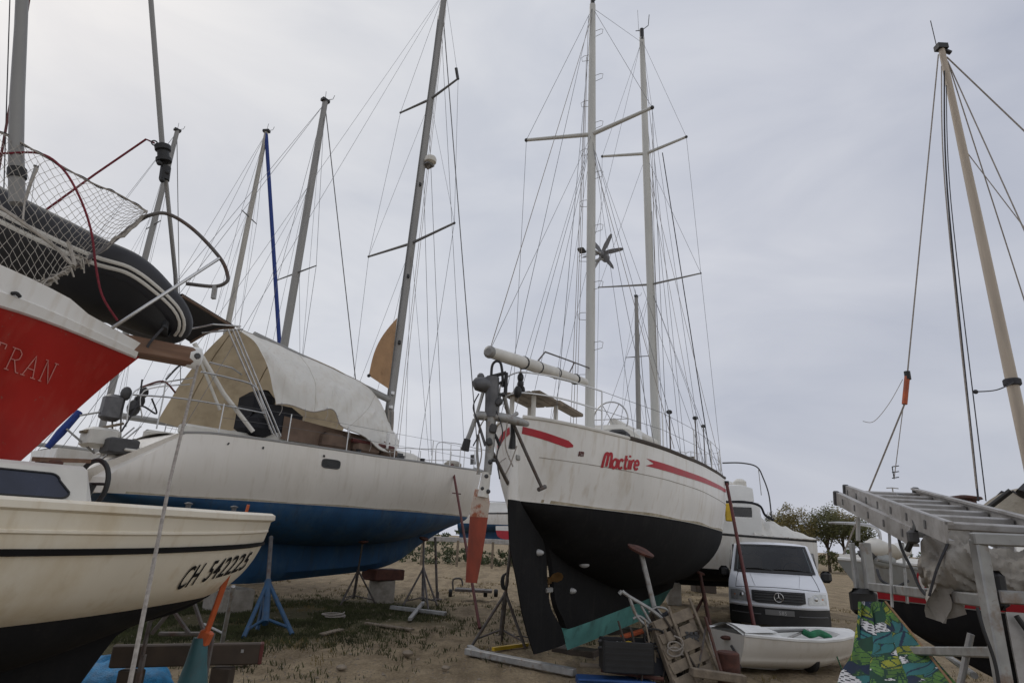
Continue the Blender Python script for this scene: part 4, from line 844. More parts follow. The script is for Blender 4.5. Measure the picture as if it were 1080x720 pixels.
# name on the bow in thin serif outlines
def rpt(u, v, o=.006): a = 8.17+u*.50; return RH.pt(a, 2.575+v-.06*u, 1, o)
GL = {'T': [[(.32, 0), (.5, 1)], [(.12, .8), (.16, 1), (.86, 1), (.82, .8)], [(.18, 0), (.46, 0)]],
      'R': [[(.12, 0), (.3, 1)], [(.15, 1), (.62, 1), (.78, .85), (.72, .6), (.5, .5), (.22, .5)], [(.45, .5), (.72, 0), (.88, 0)], [(0, 0), (.28, 0)]],
      'A': [[(.05, 0), (.58, 1), (.74, 0)], [(.27, .36), (.68, .36)], [(-.06, 0), (.2, 0)], [(.58, 0), (.88, 0)]],
      'N': [[(.1, 0), (.26, 1), (.66, 0), (.86, 1)], [(0, 0), (.22, 0)], [(.12, 1), (.3, 1)], [(.74, 1), (1.0, 1)]]}
x0 = -.03
for ch in 'TRAN':
    mb = MB()
    for st in GL[ch]:
        P = []
        for (u0, v0), (u1, v1) in zip(st, st[1:]): P += [rpt(x0+(u0+(u1-u0)*k/4)*.17, (v0+(v1-v0)*k/4)*.135) for k in range(4)]
        P.append(rpt(x0+st[-1][0]*.17, st[-1][1]*.135))
        mb.tube(P, .0031, 5)
    mb.build('letter', 'pink_line', red); x0 += .185
# forestay with the furling drum and furling line
fs = [RF.pw(187, 335, -.3), RF.pw(185, 290, -.2), RF.pw(175, 190)]
st = tb('forestay', [fs[0], fs[1], fs[2]], .017, 'mast_alu', red); d_ = RF.pl(172, 165); far_ = (6.2, 14.3)
MB().tube([RF.w(d_[0], 0, d_[1]), RF.w(far_[0], 0, far_[1])], .023, 8, flat=.7).build('furled_foil', 'mast_alu', st)
ax = (RF.w(far_[0], 0, far_[1])-RF.w(d_[0], 0, d_[1])).normalized(); dc = RF.pw(172, 160)
MB().lathe(dc, [(.03, -.10), (.06, -.09), (.06, -.06), (.045, -.05), (.045, 0), (.06, .01), (.062, .05), (.03, .07)], 14, ax).build('furling_drum', 'plastic_black', st)
tb('drum_shackle', [RF.pw(175, 176), RF.pw(173, 190)], .04, 'plastic_black', st)
for px, py in ((168, 172), (176, 182), (171, 190)): MB().ball(RF.pw(px, py, .03), .022, 7, 5).build('shackle_pin', 'plastic_black', st)
mb = MB(); c = RF.pw(163, 151); mb.tube([c+rh*.022*cos(i*pi/6)+up*.022*sin(i*pi/6) for i in range(12)], .006, 5, closed=True); mb.build('fairlead', 'plastic_black', st)
tb('furling_line', [at(163, 151, dc.y), at(154, 147, dc.y-.05), at(100, 184, 4.2), at(49, 221, 4.05)], .009, 'rope_red', red, 6)
# pulpit tube and safety net
P = [at(118, 346, 4.05), at(150, 325, 4.1), at(232, 272, 4.45)]
tb('pulpit', P, .013, 'steel', red)
tb('pulpit', smooth_path([at(40, 300, 3.75), at(75, 283, 3.8), at(112, 260, 4.0), at(140, 238, 4.2), at(158, 227, 4.2), at(178, 226, 4.25), at(205, 243, 4.35), at(232, 272, 4.45), at(240, 290, 4.5), at(238, 298, 4.5), at(225, 302, 4.5), at(196, 299, 4.4)]), .0145, 'stand_grey', red)
MB().beam(at(227, 301, 4.5), at(225, 315, 4.5), .03, .03).build('pulpit_foot', 'galv', red)
TOP = smooth_path([at(-60, 128, 3.5), at(0, 140, 3.7), at(45, 164, 3.8), at(95, 192, 3.95), at(125, 205, 4.05), at(155, 223, 4.2)], 8)
BOT = smooth_path([at(-60, 268, 3.35), at(0, 288, 3.6), at(42, 300, 3.7), at(75, 284, 3.8), at(112, 261, 4.0), at(155, 226, 4.2)], 8)
nu, nv = len(TOP), 22; mb = MB(); n_col = 46
def curve_at(C, t):
    x = t*(len(C)-1); i = min(int(x), len(C)-2); return C[i].lerp(C[i+1], x-i)
def netp(i, j):
    t = i/n_col; s_ = j/nv; p = curve_at(TOP, t).lerp(curve_at(BOT, t), s_); return p+Vector((.25, -.35, -.1))*.16*sin(pi*s_)+Vector((random.uniform(-1, 1), random.uniform(-1, 1), random.uniform(-1, 1)))*.005
G = [[netp(i, j) for j in range(nv+1)] for i in range(n_col+1)]
for i in range(n_col):
    for j in range(nv):
        if (i+j) % 2 == 0: mb.tube([G[i][j], G[i+1][j+1]], .0019, 3)
        else: mb.tube([G[i+1][j], G[i][j+1]], .0019, 3)
net = mb.build('safety_net', 'net_cord', red, smooth=False)
tb('net_rope', TOP, .007, 'rope_grey', net, 6); tb('net_rope', [p+Vector((random.uniform(-1, 1), random.uniform(-1, 1), random.uniform(-1, 1)))*.012 for p in BOT], .012, 'net_cord', net, 6)
tb('net_rope', smooth_path([p+Vector((0, 0, .012*sin(i*.9))) for i, p in enumerate(TOP)], 2), .004, 'rope_dark', net, 5)
mb = MB()
for i in range(26):
    t = .36+.34*i/26; p = curve_at(BOT, t); q = Vector((random.uniform(-.04, .05), random.uniform(-.06, .02), random.uniform(-.07, .05))); mb.tube(smooth_path([p-q*.6, p+Vector((.02, -.02, .02)), p+q]), random.uniform(.003, .007), 5)
mb.build('knotted_net_end', 'net_cord', net)
tb('coarse_rope', smooth_path([at(-20, 205, 3.5), at(20, 232, 3.6), at(60, 262, 3.75), at(78, 280, 3.78), at(72, 255, 3.78)]), .012, 'net_cord', net, 6)
tb('coarse_rope', smooth_path([at(24, 232, 3.6), at(28, 205, 3.7), at(40, 178, 3.75)]), .006, 'net_cord', net, 6)
tb('red_rope', smooth_path([at(-40, 163, 3.6), at(0, 162, 3.7), at(42, 162, 3.8), at(66, 178, 3.8), at(84, 208, 3.8), at(96, 243, 3.85), at(101, 280, 3.9), at(108, 312, 3.95), at(124, 338, 4.05)]), .0085, 'rope_red', red, 6)
tb('mast', [RF.w(6.15, 0, 3.0), RF.w(6.15, 0, 9), RF.w(6.15, 0, 14.6)], [.085, .085, .07], 'mast_alu', red, 12)
MB().tube([RF.w(6.25, 0, 11.4), RF.pw(24, -20), RF.pw(22, 30), RF.pw(18, 105), RF.pw(17, 150), RF.pw(18, 215)], [.030, .040, .040, .045, .046, .05], 10).build('furled_staysail', 'mast_alu', red)
MB().tube([RF.pw(18, 178), RF.pw(18, 188)], .058, 10).build('staysail_drum', 'plastic_black', red)
tb('mast_line', [RF.w(6.3, -.1, 13.5), at(34, -20, 5.5), at(24, 40, 5.5), at(8, 125, 5.5), at(-10, 230, 5.5)], .013, 'maroon', red, 6)
tb('mast_line', [RF.w(6.2, -.15, 12.5), at(11, -20, 5.5), at(4, 200, 5.5)], .006, 'rope_dark', red, 5)
# mooring rope from the bowsprit to the ground
r0 = at(209, 384, bs1.y); r1 = gnd(135, 722); r1.z = .02
r1 = at(137, 720, 2.95); dd = (r1-r0); g_ = r1+dd*(r1.z/(-dd.z))*1.0; g_.z = -.02
t = MB().tube([r0, r0.lerp(r1, .5)+Vector((-.02, 0, -.02)), r1, g_], .0115, 6).build('hanging_rope', 'rope_grey', None, origin=g_); pset(t, 'slack brown rope hanging from the red bowsprit down to the ground', 'rope')
# ------------------------------------------------------------------ inflatable dinghy on the red yacht's foredeck
din = thing('inflatable_dinghy', 'upturned grey inflatable dinghy with double white strakes on the red foredeck', 'dinghy', at(60, 290, 4.3), RF.rotz)
cl = [at(-110, 172, 3.9), at(-40, 203, 4.0), at(40, 243, 4.15), at(100, 271, 4.25), at(138, 286, 4.35), at(166, 309, 4.48), at(186, 333, 4.6), at(180, 347, 4.75), at(140, 335, 5.0), at(80, 300, 5.15), at(20, 265, 5.2)]
C1 = smooth_path(cl, 6); tube_r = [.205]*len(C1)
for i in range(len(C1)):
    k = abs(i-36)/36; tube_r[i] = .105+.065*min(1, k*1.6)
sp = MB().tube(C1, tube_r, 16).build('sponson', 'grey_rubber', din)
def tubeframe(i):
    t = (C1[min(i+1, len(C1)-1)]-C1[max(i-1, 0)]).normalized(); o = rn.copy(); o = o-t*o.dot(t); o.normalize(); v = t.cross(o)
    if v.z < 0: v = -v
    return o, v
for ang, m in ((-.42, 'off_white'), (-.74, 'off_white')):
    for nm in ('strake',):
        rows = []
        for i in range(0, 40):
            o, v = tubeframe(i); w = [.085, .085]
            rows.append([C1[i]+(o*cos(ang+.45*max(0, min(1, (i-16)/18))+d)+v*sin(ang+.45*max(0, min(1, (i-16)/18))+d))*(tube_r[i]+e) for d, e in ((-.10, -.004), (-.09, .010), (-.03, .014), (.03, .014), (.09, .010), (.10, -.004))])
        MB().quadgrid(rows).build(nm, m, sp)
# dark bottom between the tubes
rows = []
for i in range(0, 37, 3):
    o, v = tubeframe(i); a = C1[i]+(o*cos(-1.0)+v*sin(-1.0))*(tube_r[i]-.01); f = i/36; b = C1[min(72-i if 72-i < len(C1) else len(C1)-1, len(C1)-1)]-Vector((0, 0, tube_r[i]*.6))
    rows.append([a.lerp(b, k/8)-up*(.30 if i < 24 else .25)*sin(pi*(k/8)**.7)*(1-.5*f*f) for k in range(9)])
MB().quadgrid(rows).build('bottom', 'dark_rubber', din)
p = C1[38]; tb('bow_ring', [p+Vector((.0, -.15, -.06)), p+Vector((.03, -.2, -.13))], .022, 'plastic_black', din); tb('painter', smooth_path([p+Vector((.03, -.2, -.1)), p+Vector((-.05, -.22, -.3)), at(192, 366, 4.8)]), .01, 'rope_dark', din, 6)
# ------------------------------------------------------------------ cream cabin boat in the lower left
_b = at(275, 566, 5.6); _th = radians(31); CF = Frame(_b.x-6*sin(_th), _b.y-6*cos(_th), 31); Rc = Matrix.Rotation(CF.rotz, 3, 'Z'); ch_, cn_ = CF.h.to_3d(), CF.n.to_3d()
cab = thing('cabin_boat', 'small cream cabin boat with black rubbing strip, black bottom and registration CH 542225', 'motor boat', CF.w(3, 0, 0), CF.rotz)
CH = Hull(CF, 6, [(0, 1.76), (3, 1.75), (5, 1.755), (6, 1.77)],
          [(0, .95), (2.5, 1.06), (3.6, 1.03), (4.4, .94), (5.2, .70), (5.7, .43), (5.93, .19), (6, .03)],
          [(0, 1.12), (4, 1.14), (6, 1.18)],
          [(0, .8), (2.5, .86), (3.6, .74), (4.4, .58), (5.0, .38), (5.4, .2), (5.66, .02), (6, .01)],
          [(0, .85), (2.5, .74), (4, .80), (5, 1.02), (6, 1.3)],
          [(0, .6), (1.5, .25), (3, .2), (4.2, .3), (4.75, .62), (4.95, .95), (5.4, 1.06), (5.7, 1.22), (5.88, 1.38), (5.96, 1.52), (6, 1.74)],
          [(0, .05), (2, .1), (4, .1), (6, .01)], bulge=.03, flare=.5)
CH.build(['old_cream', 'black_bottom'], cab, lambda a, z: 0 if z > CH.zw(a) else 1, transom=True, n=100)
crz = lambda a: 1.52+.05*max(0, (a-3.5)/2.5)**2+.03*max(0, (2-a)/2)
for sd in (1, -1): CH.band('rubbing_strip', 'black_paint', cab, .1, 5.995, lambda a: crz(a)-.014, lambda a: crz(a)+.014, sd, .022, 40)
for sd in (1, -1): tb('rubbing_strip_edge', [CH.pt(.1+5.89*i/40, crz(.1+5.89*i/40), sd, .004) for i in range(41)], .018, 'black_paint', cab, 6)
for sd in (1, -1): tb('moulded_step', [CH.pt(.1+5.85*i/40, crz(.1+5.85*i/40)+.10, sd, .002) for i in range(41)], .012, 'old_cream', cab, 6)
CH.deck('off_white', cab, .02, .03, a0=0, a1=5.98)
CH.rail('old_cream', cab, .035, .0, name='gunwale')
vv, _ = text_faces('CH 542225', .21, .003, .25); wid = max(x for x, y in vv); v1, _ = text_faces('CH ', .21, .003, .25); w1_ = max(x for x, y in v1)+.085
RTAB = [find_a(CH, 186+74*k/24, 1.30+.12*k/24, 3.5, 5.99) for k in range(25)]
def regpt(x, y):
    q = max(0, min(23.999, x/wid*24)); i = int(q); a = RTAB[i]+(RTAB[i+1]-RTAB[i])*(q-i); return CH.pt(a, 1.27+.10*x/wid+y*(1.0-.1*x/wid), 1, .008)
lettering('CH', regpt, 'black_paint', cab, .21, .003, .25, name='registration_letters')
lettering('542225', lambda x, y: regpt(x+w1_, y), 'black_paint', cab, .21, .003, .25, name='registration_number')
# cabin with side windows, wheel and orange bits
cw = lambda a, z: .86-.30*(z-1.75)
c1 = CF.pl(90, 540, .80)[0]; ctop = CF.pl(86, 500, .75)[1]
rows = []
for a, h in ((.4, .02), (.6, .20), (2.4, .20), (c1-.02, .235), (c1+.05, .02)):
    rows.append([CF.w(a, y*.84*(1-.12*k), 1.75+h*k) for y, k in ((1, 0), (1, .9), (.93, 1), (0, 1.08), (-.93, 1), (-1, .9), (-1, 0))])
mb = MB(); mb.quadgrid(rows); cabin = mb.build('cabin', 'off_white', cab)
def cabside(a, z, o=.008): k = (z-1.75)/.22; return CF.w(a, .84*(1-.12*k)+o, z)
def win(a0, a1, name):
    z0, z1 = 1.795, 1.925; P = []
    for cx, cz, q0 in ((a1-.05, z0+.035, -90), (a1-.10, z1-.035, 0), (a0+.05, z1-.035, 90), (a0+.05, z0+.035, 180)):
        for k in range(6): q = radians(q0+k*18); P.append(cabside(cx+.05*cos(q), cz+.035*sin(q)))
    o = MB().poly(P).build(name, 'glass_blue', cabin, smooth=False); tb('window_seal', [p+cn_*.002 for p in P], .006, 'plastic_black', o, 5, closed=True)
w1 = CF.pl(71, 515, .78)[0]; win(w1-1.0, w1, 'cabin_window'); win(w1-2.1, w1-1.1, 'cabin_window')
wc = at(97, 510, CF.pw(97, 510, .35).y); mb = MB(); 
mb.tube([wc+Vector((.9, -.35, 0)).normalized()*cos(i*pi/14)*.14+Vector((.0, 0, 1))*sin(i*pi/14)*.15 for i in range(28)], .016, 8, closed=True)
whl = mb.build('steering_wheel', 'plastic_black', cab); tb('wheel_spoke', [wc-Vector((.12, -.05, 0)), wc+Vector((.12, -.05, 0))], .01, 'plastic_black', whl); tb('wheel_spoke', [wc, wc-up*.14], .01, 'plastic_black', whl)
tb('wheel_column', [wc, wc+Vector((-.08, 0, -.25))], .03, 'plastic_black', cab)
tb('orange_strap', smooth_path([wc+Vector((-.05, -.05, .02)), wc+Vector((-.03, -.05, -.12)), wc+Vector((.03, -.05, -.18)), wc+Vector((.10, -.04, -.2))]), .022, 'orange', cab, 8)
MB().tube([wc+Vector((.02, -.02, -.19)), wc+Vector((.2, -.05, -.20))], .045, 8).build('orange_bottle', 'orange', cab)
MB().beam(CF.pw(38, 484, .6), CF.pw(92, 486, .4), .05, .025).build('cabin_handrail', 'teak', cab); MB().box(CF.pw(52, 488, .55), (.12, .08, .04), Rc, bev=.01).build('cleat', 'rust', cab)
d_ = CF.pl(48, 686, .6); y_ = CH.y(d_[0], .75); tb('skin_fitting', [CH.pt(3.0, .80, 1, .01), CH.pt(3.0, .80, 1, .03)], .03, 'zinc', cab)
for a in (5.6, 5.2): MB().lathe(CF.w(a, .12, 1.80), [(.02, 0), (.02, .03), (.035, .04), (.01, .05)], 8).build('cleat_post', 'plastic_grey', cab)
# ------------------------------------------------------------------ props and timbers around the cabin boat
pA = at(258, 612, 5.3)
t = thing('leaning_support', 'rusty orange support arm with teal foot leaning on the cabin boat bow', 'boat support', gnd(203, 722))
lo = at(216, 672, 5.05); hi = at(262, 532, 4.85)
MB().beam(lo, at(241, 603, 4.95), .042, .025, bev=.006).build('arm', 'orange', t); MB().beam(at(241, 603, 4.95), hi, .020, .010).build('strap', 'orange', t)
MB().box(lo, (.09, .07, .10), Matrix.Rotation(.3, 3, 'Y'), bev=.01).build('clamp', 'orange', t)
mb = MB(); g0 = lo; mb.lathe(Vector((lo.x-.03, lo.y, lo.z-.62)), [(.17, 0), (.15, .1), (.075, .45), (.05, .62)], 14); mb.build('foot', 'stand_teal', t)
tb('foot_post', [Vector((lo.x-.03, lo.y, lo.z-.6)), Vector((lo.x-.03, lo.y, gz(lo.x, lo.y)-.02))], .05, 'stand_teal', t)
p = gnd(233, 684); t = thing('thin_prop', 'slim grey tube prop standing behind the orange support arm', 'prop', p); tb('tube', [p, at(246, 618, p.y-.6)], .03, 'galv', t); tb('side_arm', [p.lerp(at(246, 618, p.y-.6), .25), p+Vector((-.35, .1, .3))], .018, 'galv', t)
t = thing('cradle_frame', 'rusty steel cradle frame under the cabin boat with diagonal braces', 'cradle', gnd(170, 700)); 
cf = lambda px, py, d=6.3: at(px, py, d)
for a, b in (((158, 655), (200, 622)), ((200, 622), (215, 665)), ((150, 690), (160, 650)), ((168, 668), (225, 668)), ((180, 640), (200, 668)), ((186, 636), (160, 668))): tb('strut', [cf(*a), cf(*b)], .02, 'stand_grey', t, 6)
for px in (152, 205): tb('upright', [cf(px, 690), Vector((cf(px, 690).x, cf(px, 690).y, -.02))], .025, 'stand_grey', t, 6)
for px, py in ((158, 655), (215, 665), (225, 668)): tb('upright', [cf(px, py), Vector((cf(px, py).x, cf(px, py).y, -.02))], .02, 'stand_grey', t, 6)
mb = MB(); b0, b1 = at(120, 680, 6.6), at(274, 699, 7.1); b0.z = b1.z = (b0.z+b1.z)/2
mb.beam(b0, b1, .09, .2, bev=.012); t = mb.build('trailer_beam', 'dark_wood', None, origin=Vector((b1.x, b1.y, 0))); pset(t, 'dark trailer crossbeam with a red end under the cabin boat bow', 'beam')
MB().beam(b1-(b1-b0).normalized()*.03, b1+(b1-b0).normalized()*.015, .10, .21, bev=.012).build('red_reflector', 'maroon', t); MB().box(b1.lerp(b0, .12)-Vector((.01, .05, -.03)), (.03, .012, .03)).build('marker_lamp', 'zinc', t)
for k in (.15, .75): p = b0.lerp(b1, k); MB().box(Vector((p.x, p.y, (p.z-.1)/2-.02)), (.2, .14, p.z-.1), bev=.01).build('packing_block', 'dark_wood', t)
c = gnd(118, 727); rows = []
for i in range(9):
    r_ = .42*sin(pi/2*i/8); h = .30*cos(pi/2*i/8)**.8; rows.append([c+Vector((r_*1.5*cos(k*pi/12)*(1+.06*sin(5*k+i)), r_*sin(k*pi/12), h*(1+.12*sin(k*1.7+i*1.3)))) for k in range(24)])
mb = MB(); mb.quadgrid(rows, closev=True); t = mb.build('crumpled_tarp', 'cyan_tarp', None, origin=c); pset(t, 'crumpled bright cyan tarpaulin on the ground under the cabin boat', 'tarpaulin')
for o_, w_ in (((-3.2, 2.6), 'near'),):
    p = CF.w(2.2, 0, 0); mb = MB(); mb.box(Vector((p.x, p.y, .19)), (.6, .8, .42), Rc, bev=.02); t = mb.build('keel_block', 'dark_wood', None, origin=(p.x, p.y, 0)); pset(t, 'dark timber block under the keel of the cabin boat', 'support block')
p = RF.w(5, 0, 0); mb = MB(); mb.box(Vector((p.x, p.y, .24)), (1.0, .6, .54), Rr, bev=.02); t = mb.build('keel_block', 'concrete', None, origin=(p.x, p.y, 0)); pset(t, 'concrete block under the keel of the red yacht', 'support block')
# ------------------------------------------------------------------ right side: small red sailboat with the wooden mast
YF = Frame(8.4, 5.25, -60.7); yh, yn = YF.h.to_3d(), YF.n.to_3d(); Ry = Matrix.Rotation(YF.rotz, 3, 'Z')
rsb = thing('small_sailboat', 'small sailboat with grey topsides, red band, black bottom and tall tan wooden mast', 'sailing boat', YF.w(2.3, 0, 0), YF.rotz)
YH = Hull(YF, 5, [(0, 1.52), (5, 1.64)], [(0, .7), (2, .95), (3.5, .75), (4.6, .25), (5, .03)], [(0, 1.18), (5, 1.22)], [(0, .6), (2, .85), (3.5, .6), (4.5, .08), (4.7, .01), (5, .01)],
          [(0, .75), (2.5, .62), (4, .8), (5, 1.2)], [(0, .7), (1.5, .45), (3.2, .40), (4, .7), (4.6, 1.1), (4.8, 1.3), (5, 1.6)], [(0, .04), (2, .1), (5, .01)])
YH.build(['hull_grey', 'black_bottom'], rsb, lambda a, z: 0 if z > YH.zw(a) else 1, transom=True, n=60)
for sd in (1, -1): YH.band('red_band', 'red_paint', rsb, .02, 4.85, lambda a: YH.zw(a)+.01, lambda a: YH.zw(a)+.10, sd, .006)
YH.deck('off_white', rsb, .02); YH.rail('white_paint', rsb, .022, .0, name='gunwale')
la, lz = YF.pl(945, 603, -.6)
for k in (0, 1):
    for o_, m, g in ((.008, 'red_paint', 1.5), (.012, 'white_plain', 1.)):
        P = [YH.pt(4.2-.14*k+(.028*g*(1+.45*sin(q_))*cos(q_)), 1.45+.075*g*(sin(q_)), -1, o_) for q_ in [j*pi/8 for j in range(16)]]
        MB().poly(P).build('emblem', m, rsb, smooth=False)
rows = []
for a, hw, h in ((1.5, .55, .05), (1.7, .6, .5), (3.0, .52, .45), (3.6, .35, .05)): rows.append([YF.w(a, hw*x, 1.55+h*y) for x, y in ((1.05, 0), (1, .85), (.85, 1), (0, 1.1), (-.85, 1), (-1, .85), (-1.05, 0))])
mb = MB(); mb.quadgrid(rows); mb.poly(rows[0]); mb.build('cabin', 'off_white', rsb)
q = at(1017, 526, 6.4); mb = MB(); mb.lathe(q, [(.06, -.30), (.07, -.06), (.10, -.05), (.10, -.02), (.16, 0), (.15, .02), (.03, .04)], 14); mb.build('roof_vent', 'rust', rsb)
mt_, mb_ = at(993, 52, 6.75), at(1086, 492, 6.75); mb_ = Vector((mt_.x, 6.75, 1.7)); ax = (at(1080, 462, 6.75)-mt_); bs_ = mt_+ax*((1.7-mt_.z)/ax.z)
wm = MB().tube([bs_, bs_.lerp(mt_, .3), bs_.lerp(mt_, .6), mt_], [.062, .062, .056, .038], 12).build('mast', 'mast_wood', rsb)
mb = MB(); mb.box(mt_+up*.03, (.14, .1, .08)); mb.tube([mt_, mt_+Vector((.12, 0, -.06))], .03, 6); mb.tube([mt_+Vector((-.06, 0, .0)), mt_+Vector((-.07, 0, .5))], .006, 5); mb.build('masthead', 'plastic_black', wm)
f0 = mt_-up*.1+Vector((-.06, 0, 0)); f1 = at(957, 395, 6.9); f2 = at(942, 520, 7.0); fbow = YF.w(4.95, 0, 1.66)
wire(f0, f1, rsb, .009, 'forestay', 'rope_grey'); tb('stay_tensioner', [f1, at(954, 426, 6.92)], .03, 'orange', rsb); MB().tube([f1+up*.04, f1-up*.06], .034, 8).build('tensioner_cap', 'plastic_black', rsb)
wire(at(954, 426, 6.92), fbow, rsb, .010, 'forestay', 'rope_grey'); wire(at(953, 426, 6.93), at(943, 505, 7.), rsb, .005, 'forestay', 'rope_grey')
mb = MB()
for y in (492, 498, 504): mb.tube([at(941, y, 7), at(948, y-1, 7)], .006, 5)
mb.tube([at(941, 492, 7), at(943, 504, 7)], .006, 5); mb.build('stay_hank', 'plastic_black', rsb)
tb('loose_line', smooth_path([at(952, 400, 6.9), at(938, 425, 6.9), at(922, 444, 6.9), at(910, 444, 6.9)]), .0035, 'rope_grey', rsb, 5)
for (p1, p2), r_, m in ((((996, 75), (1032, 528)), .010, 'rope_dark'), (((993, 70), (1030, 515)), .008, 'rope_grey'), (((998, 90), (1040, 528)), .006, 'rope_dark')):
    a_, b_ = at(*p1, 6.7), at(*p2, 6.2); mid = a_.lerp(b_, .35)+Vector((-.08, 0, 0)); tb('halyard', smooth_path([a_, mid, b_], 8), r_, m, rsb, 5)
tie = at(1071, 402, 6.7); kn = at(1029, 413, 6.3); tb('halyard_tie', smooth_path([tie, tie.lerp(kn, .5)-up*.04, kn]), .007, 'rope_dark', rsb, 5)
mb = MB(); ring = bs_.lerp(mt_, (tie.z-bs_.z)/(mt_.z-bs_.z)); mb.lathe(ring-up*.04, [(.078, 0), (.088, .01), (.088, .07), (.078, .08)], 12); mb.build('halyard_wrap', 'rope_dark', rsb); MB().ball(kn, .025, 8, 5).build('halyard_knot', 'rope_dark', rsb)
for p2, r_, k in (((.05, 0, 1.55), .010, .98), ((2.3, -.9, 1.56), .008, .97), ((1.6, -.88, 1.55), .006, .75), ((2.3, .9, 1.56), .008, .97)): wire(bs_.lerp(mt_, k)+Vector((.05, 0, 0)), YF.w(*p2), rsb, r_, 'shroud', 'rope_grey')
# rolled sails along the boom
rows = []
for i in range(15):
    t = i/14; c = at(1036, 552, 5.6).lerp(at(1150, 505, 5.0), t); rad = .07+.09*sin(pi*min(1, t*1.2+.1)); rows.append([c+Vector((.2, -.6, 0)).normalized()*cos(k*pi/10)*rad*(1+.16*sin(k*2.6+i*.35))+up*sin(k*pi/10)*rad*(1+.16*cos(k*3.1+i*.3)) for k in range(20)])
mb = MB(); mb.quadgrid(rows, closev=True); mb.poly(rows[0]); mb.build('rolled_sail', 'pale_canvas', rsb); tb('spar', [at(1030, 545, 5.5), at(1066, 517, 5.3)], .022, 'plastic_black', rsb)
for i in (4, 8, 12): MB().tube([p+(p-sum(rows[i], Vector())/20)*.06 for p in rows[i]], .009, 5, closed=True).build('sail_lashing', 'rope_dark', rsb)
MB().tube([at(1078, 521, 5.2), at(1085, 514, 5.2)], .05, 8).build('boom_block', 'plastic_black', rsb)
p = YF.w(2.2, 0, 0); mb = MB()
for a in (1.2, 3.4): mb.box(YF.w(a, 0, .2), (.18, 1.3, .45), Ry, bev=.015)
for k, a in enumerate((1.2, 3.4)): pass
cr = MB().box(YF.w(1.2, 0, .2), (.18, 1.3, .45), Ry, bev=.015).build('timber', 'dark_wood', None, origin=YF.w(1.2, 0, 0)); pset(cr, 'dark timber baulk under the stern half of the small red-banded sailboat', 'timber')
cr = MB().box(YF.w(3.3, 0, .2), (.18, 1.3, .42), Ry, bev=.015).build('timber', 'dark_wood', None, origin=YF.w(3.3, 0, 0)); pset(cr, 'dark timber baulk under the bow half of the small red-banded sailboat', 'timber')
# ------------------------------------------------------------------ ladders on a steel rack
LA, LB = at(892, 518, 4.4), at(988, 557, 2.62); LD = (LB-LA); LR = at(958, 519, 4.42)-LA
LR = LR - LD.normalized()*LR.dot(LD.normalized()); ln = LD.cross(LR).normalized(); ln = ln if ln.z > 0 else -ln
def ladder(name, label, A, D, Rv, rung0, n, loc, dep=.085):
    t = thing(name, label, 'ladder', loc); d = D.normalized()
    for k, o_ in enumerate((Vector(), Rv)):
        rl = MB(); a, b = A+o_, A+o_+D; rl.beam(a, b, .012, dep, ln); s_ = -1 if k else 1
        for q_ in (1, -1): rl.beam(a+Rv.normalized()*s_*.012+ln*q_*(dep/2-.006), b+Rv.normalized()*s_*.012+ln*q_*(dep/2-.006), .030, .012, ln)
        r_ = rl.build('rail', 'alu', t, smooth=False)
        MB().beam(a-d*.015, a+d*.03, .036, dep+.012, ln, bev=.006).build('end_cap', 'plastic_grey', r_)
    for k in range(n):
        c = A+d*(rung0+.28*k)
        MB().beam(c+Rv.normalized()*.01, c+Rv-Rv.normalized()*.01, .03, .034, ln, bev=.006).build('rung', 'alu', t)
        for s_, o_ in ((-1, Vector()), (1, Rv)): MB().beam(c+o_+Rv.normalized()*s_*.006, c+o_+Rv.normalized()*s_*.010, .026, .036, ln, bev=.006).build('rung_end', 'alu_dark', t)
    return t
LL = LD*1.06
lad = ladder('extension_ladder', 'upper aluminium ladder lying across the steel rack, rungs against the sky', LA, LL, LR, .10, 7, Vector((LA.x, LA.y, 0)))
A2 = at(882, 525, 4.3); D2 = (at(962, 566, 2.95)-A2)
lad2 = ladder('extension_ladder', 'lower aluminium ladder section ending in front of the black strap, below the upper ladder', A2, D2, LR*.9, .2, 5, Vector((A2.x, A2.y, 0)))
tb('lashing', smooth_path([at(963, 545, 2.95), at(966, 553, 2.9), at(963, 566, 2.9), at(957, 580, 2.95)]), .014, 'plastic_black', lad, 6); MB().box(at(963, 566, 2.9), (.045, .04, .06), bev=.01).build('ratchet', 'plastic_grey', lad)
for dx, dy in ((0, 0), (8, 0)): pass
rk = thing('steel_rack', 'grey steel tube rack carrying the ladders, bare panel at its near end', 'rack', Vector((2.1, 3.4, 0)))
def post(px, y0, y1, Y, w=.05, m='galv'):
    a, b = at(px, y0, Y), at(px+(y1-y0)*.19, y1, Y); return a, Vector((a.x, a.y, gz(a.x, a.y)-.02))
for px, Y, w in ((912, 4.3, .055), (898, 4.35, .03)):
    a = at(px, 572, Y); MB().beam(a, Vector((a.x, a.y, -.03)), w, w, (0, 1, 0), bev=.005).build('post', 'galv', rk)
ap = at(912, 572, 4.3); fc = at(1031, 568, 2.6); MB().beam(at(905, 570, 4.3), at(905, 545, 4.3), .02, .02, (0, 1, 0)).build('peg', 'galv', rk)
MB().beam(fc, Vector((fc.x, fc.y, -.03)), .05, .05, (0, 1, 0), bev=.006).build('post', 'galv', rk)
fr_ = fc+Vector((1.1, -.35, .0)); MB().beam(fc-Vector((.025, 0, 0)), fr_, .05, .05, bev=.006).build('top_bar', 'galv', rk); MB().beam(fr_+Vector((0, 0, 0)), Vector((fr_.x, fr_.y, -.03)), .05, .05, (0, 1, 0), bev=.006).build('post', 'galv', rk)
m0 = Vector((ap.x, ap.y, 1.50)); m1 = Vector((fc.x, fc.y, 1.545)); MB().beam(m0+(m1-m0)*.02, m1, .045, .05, bev=.005).build('side_bar', 'galv', rk)
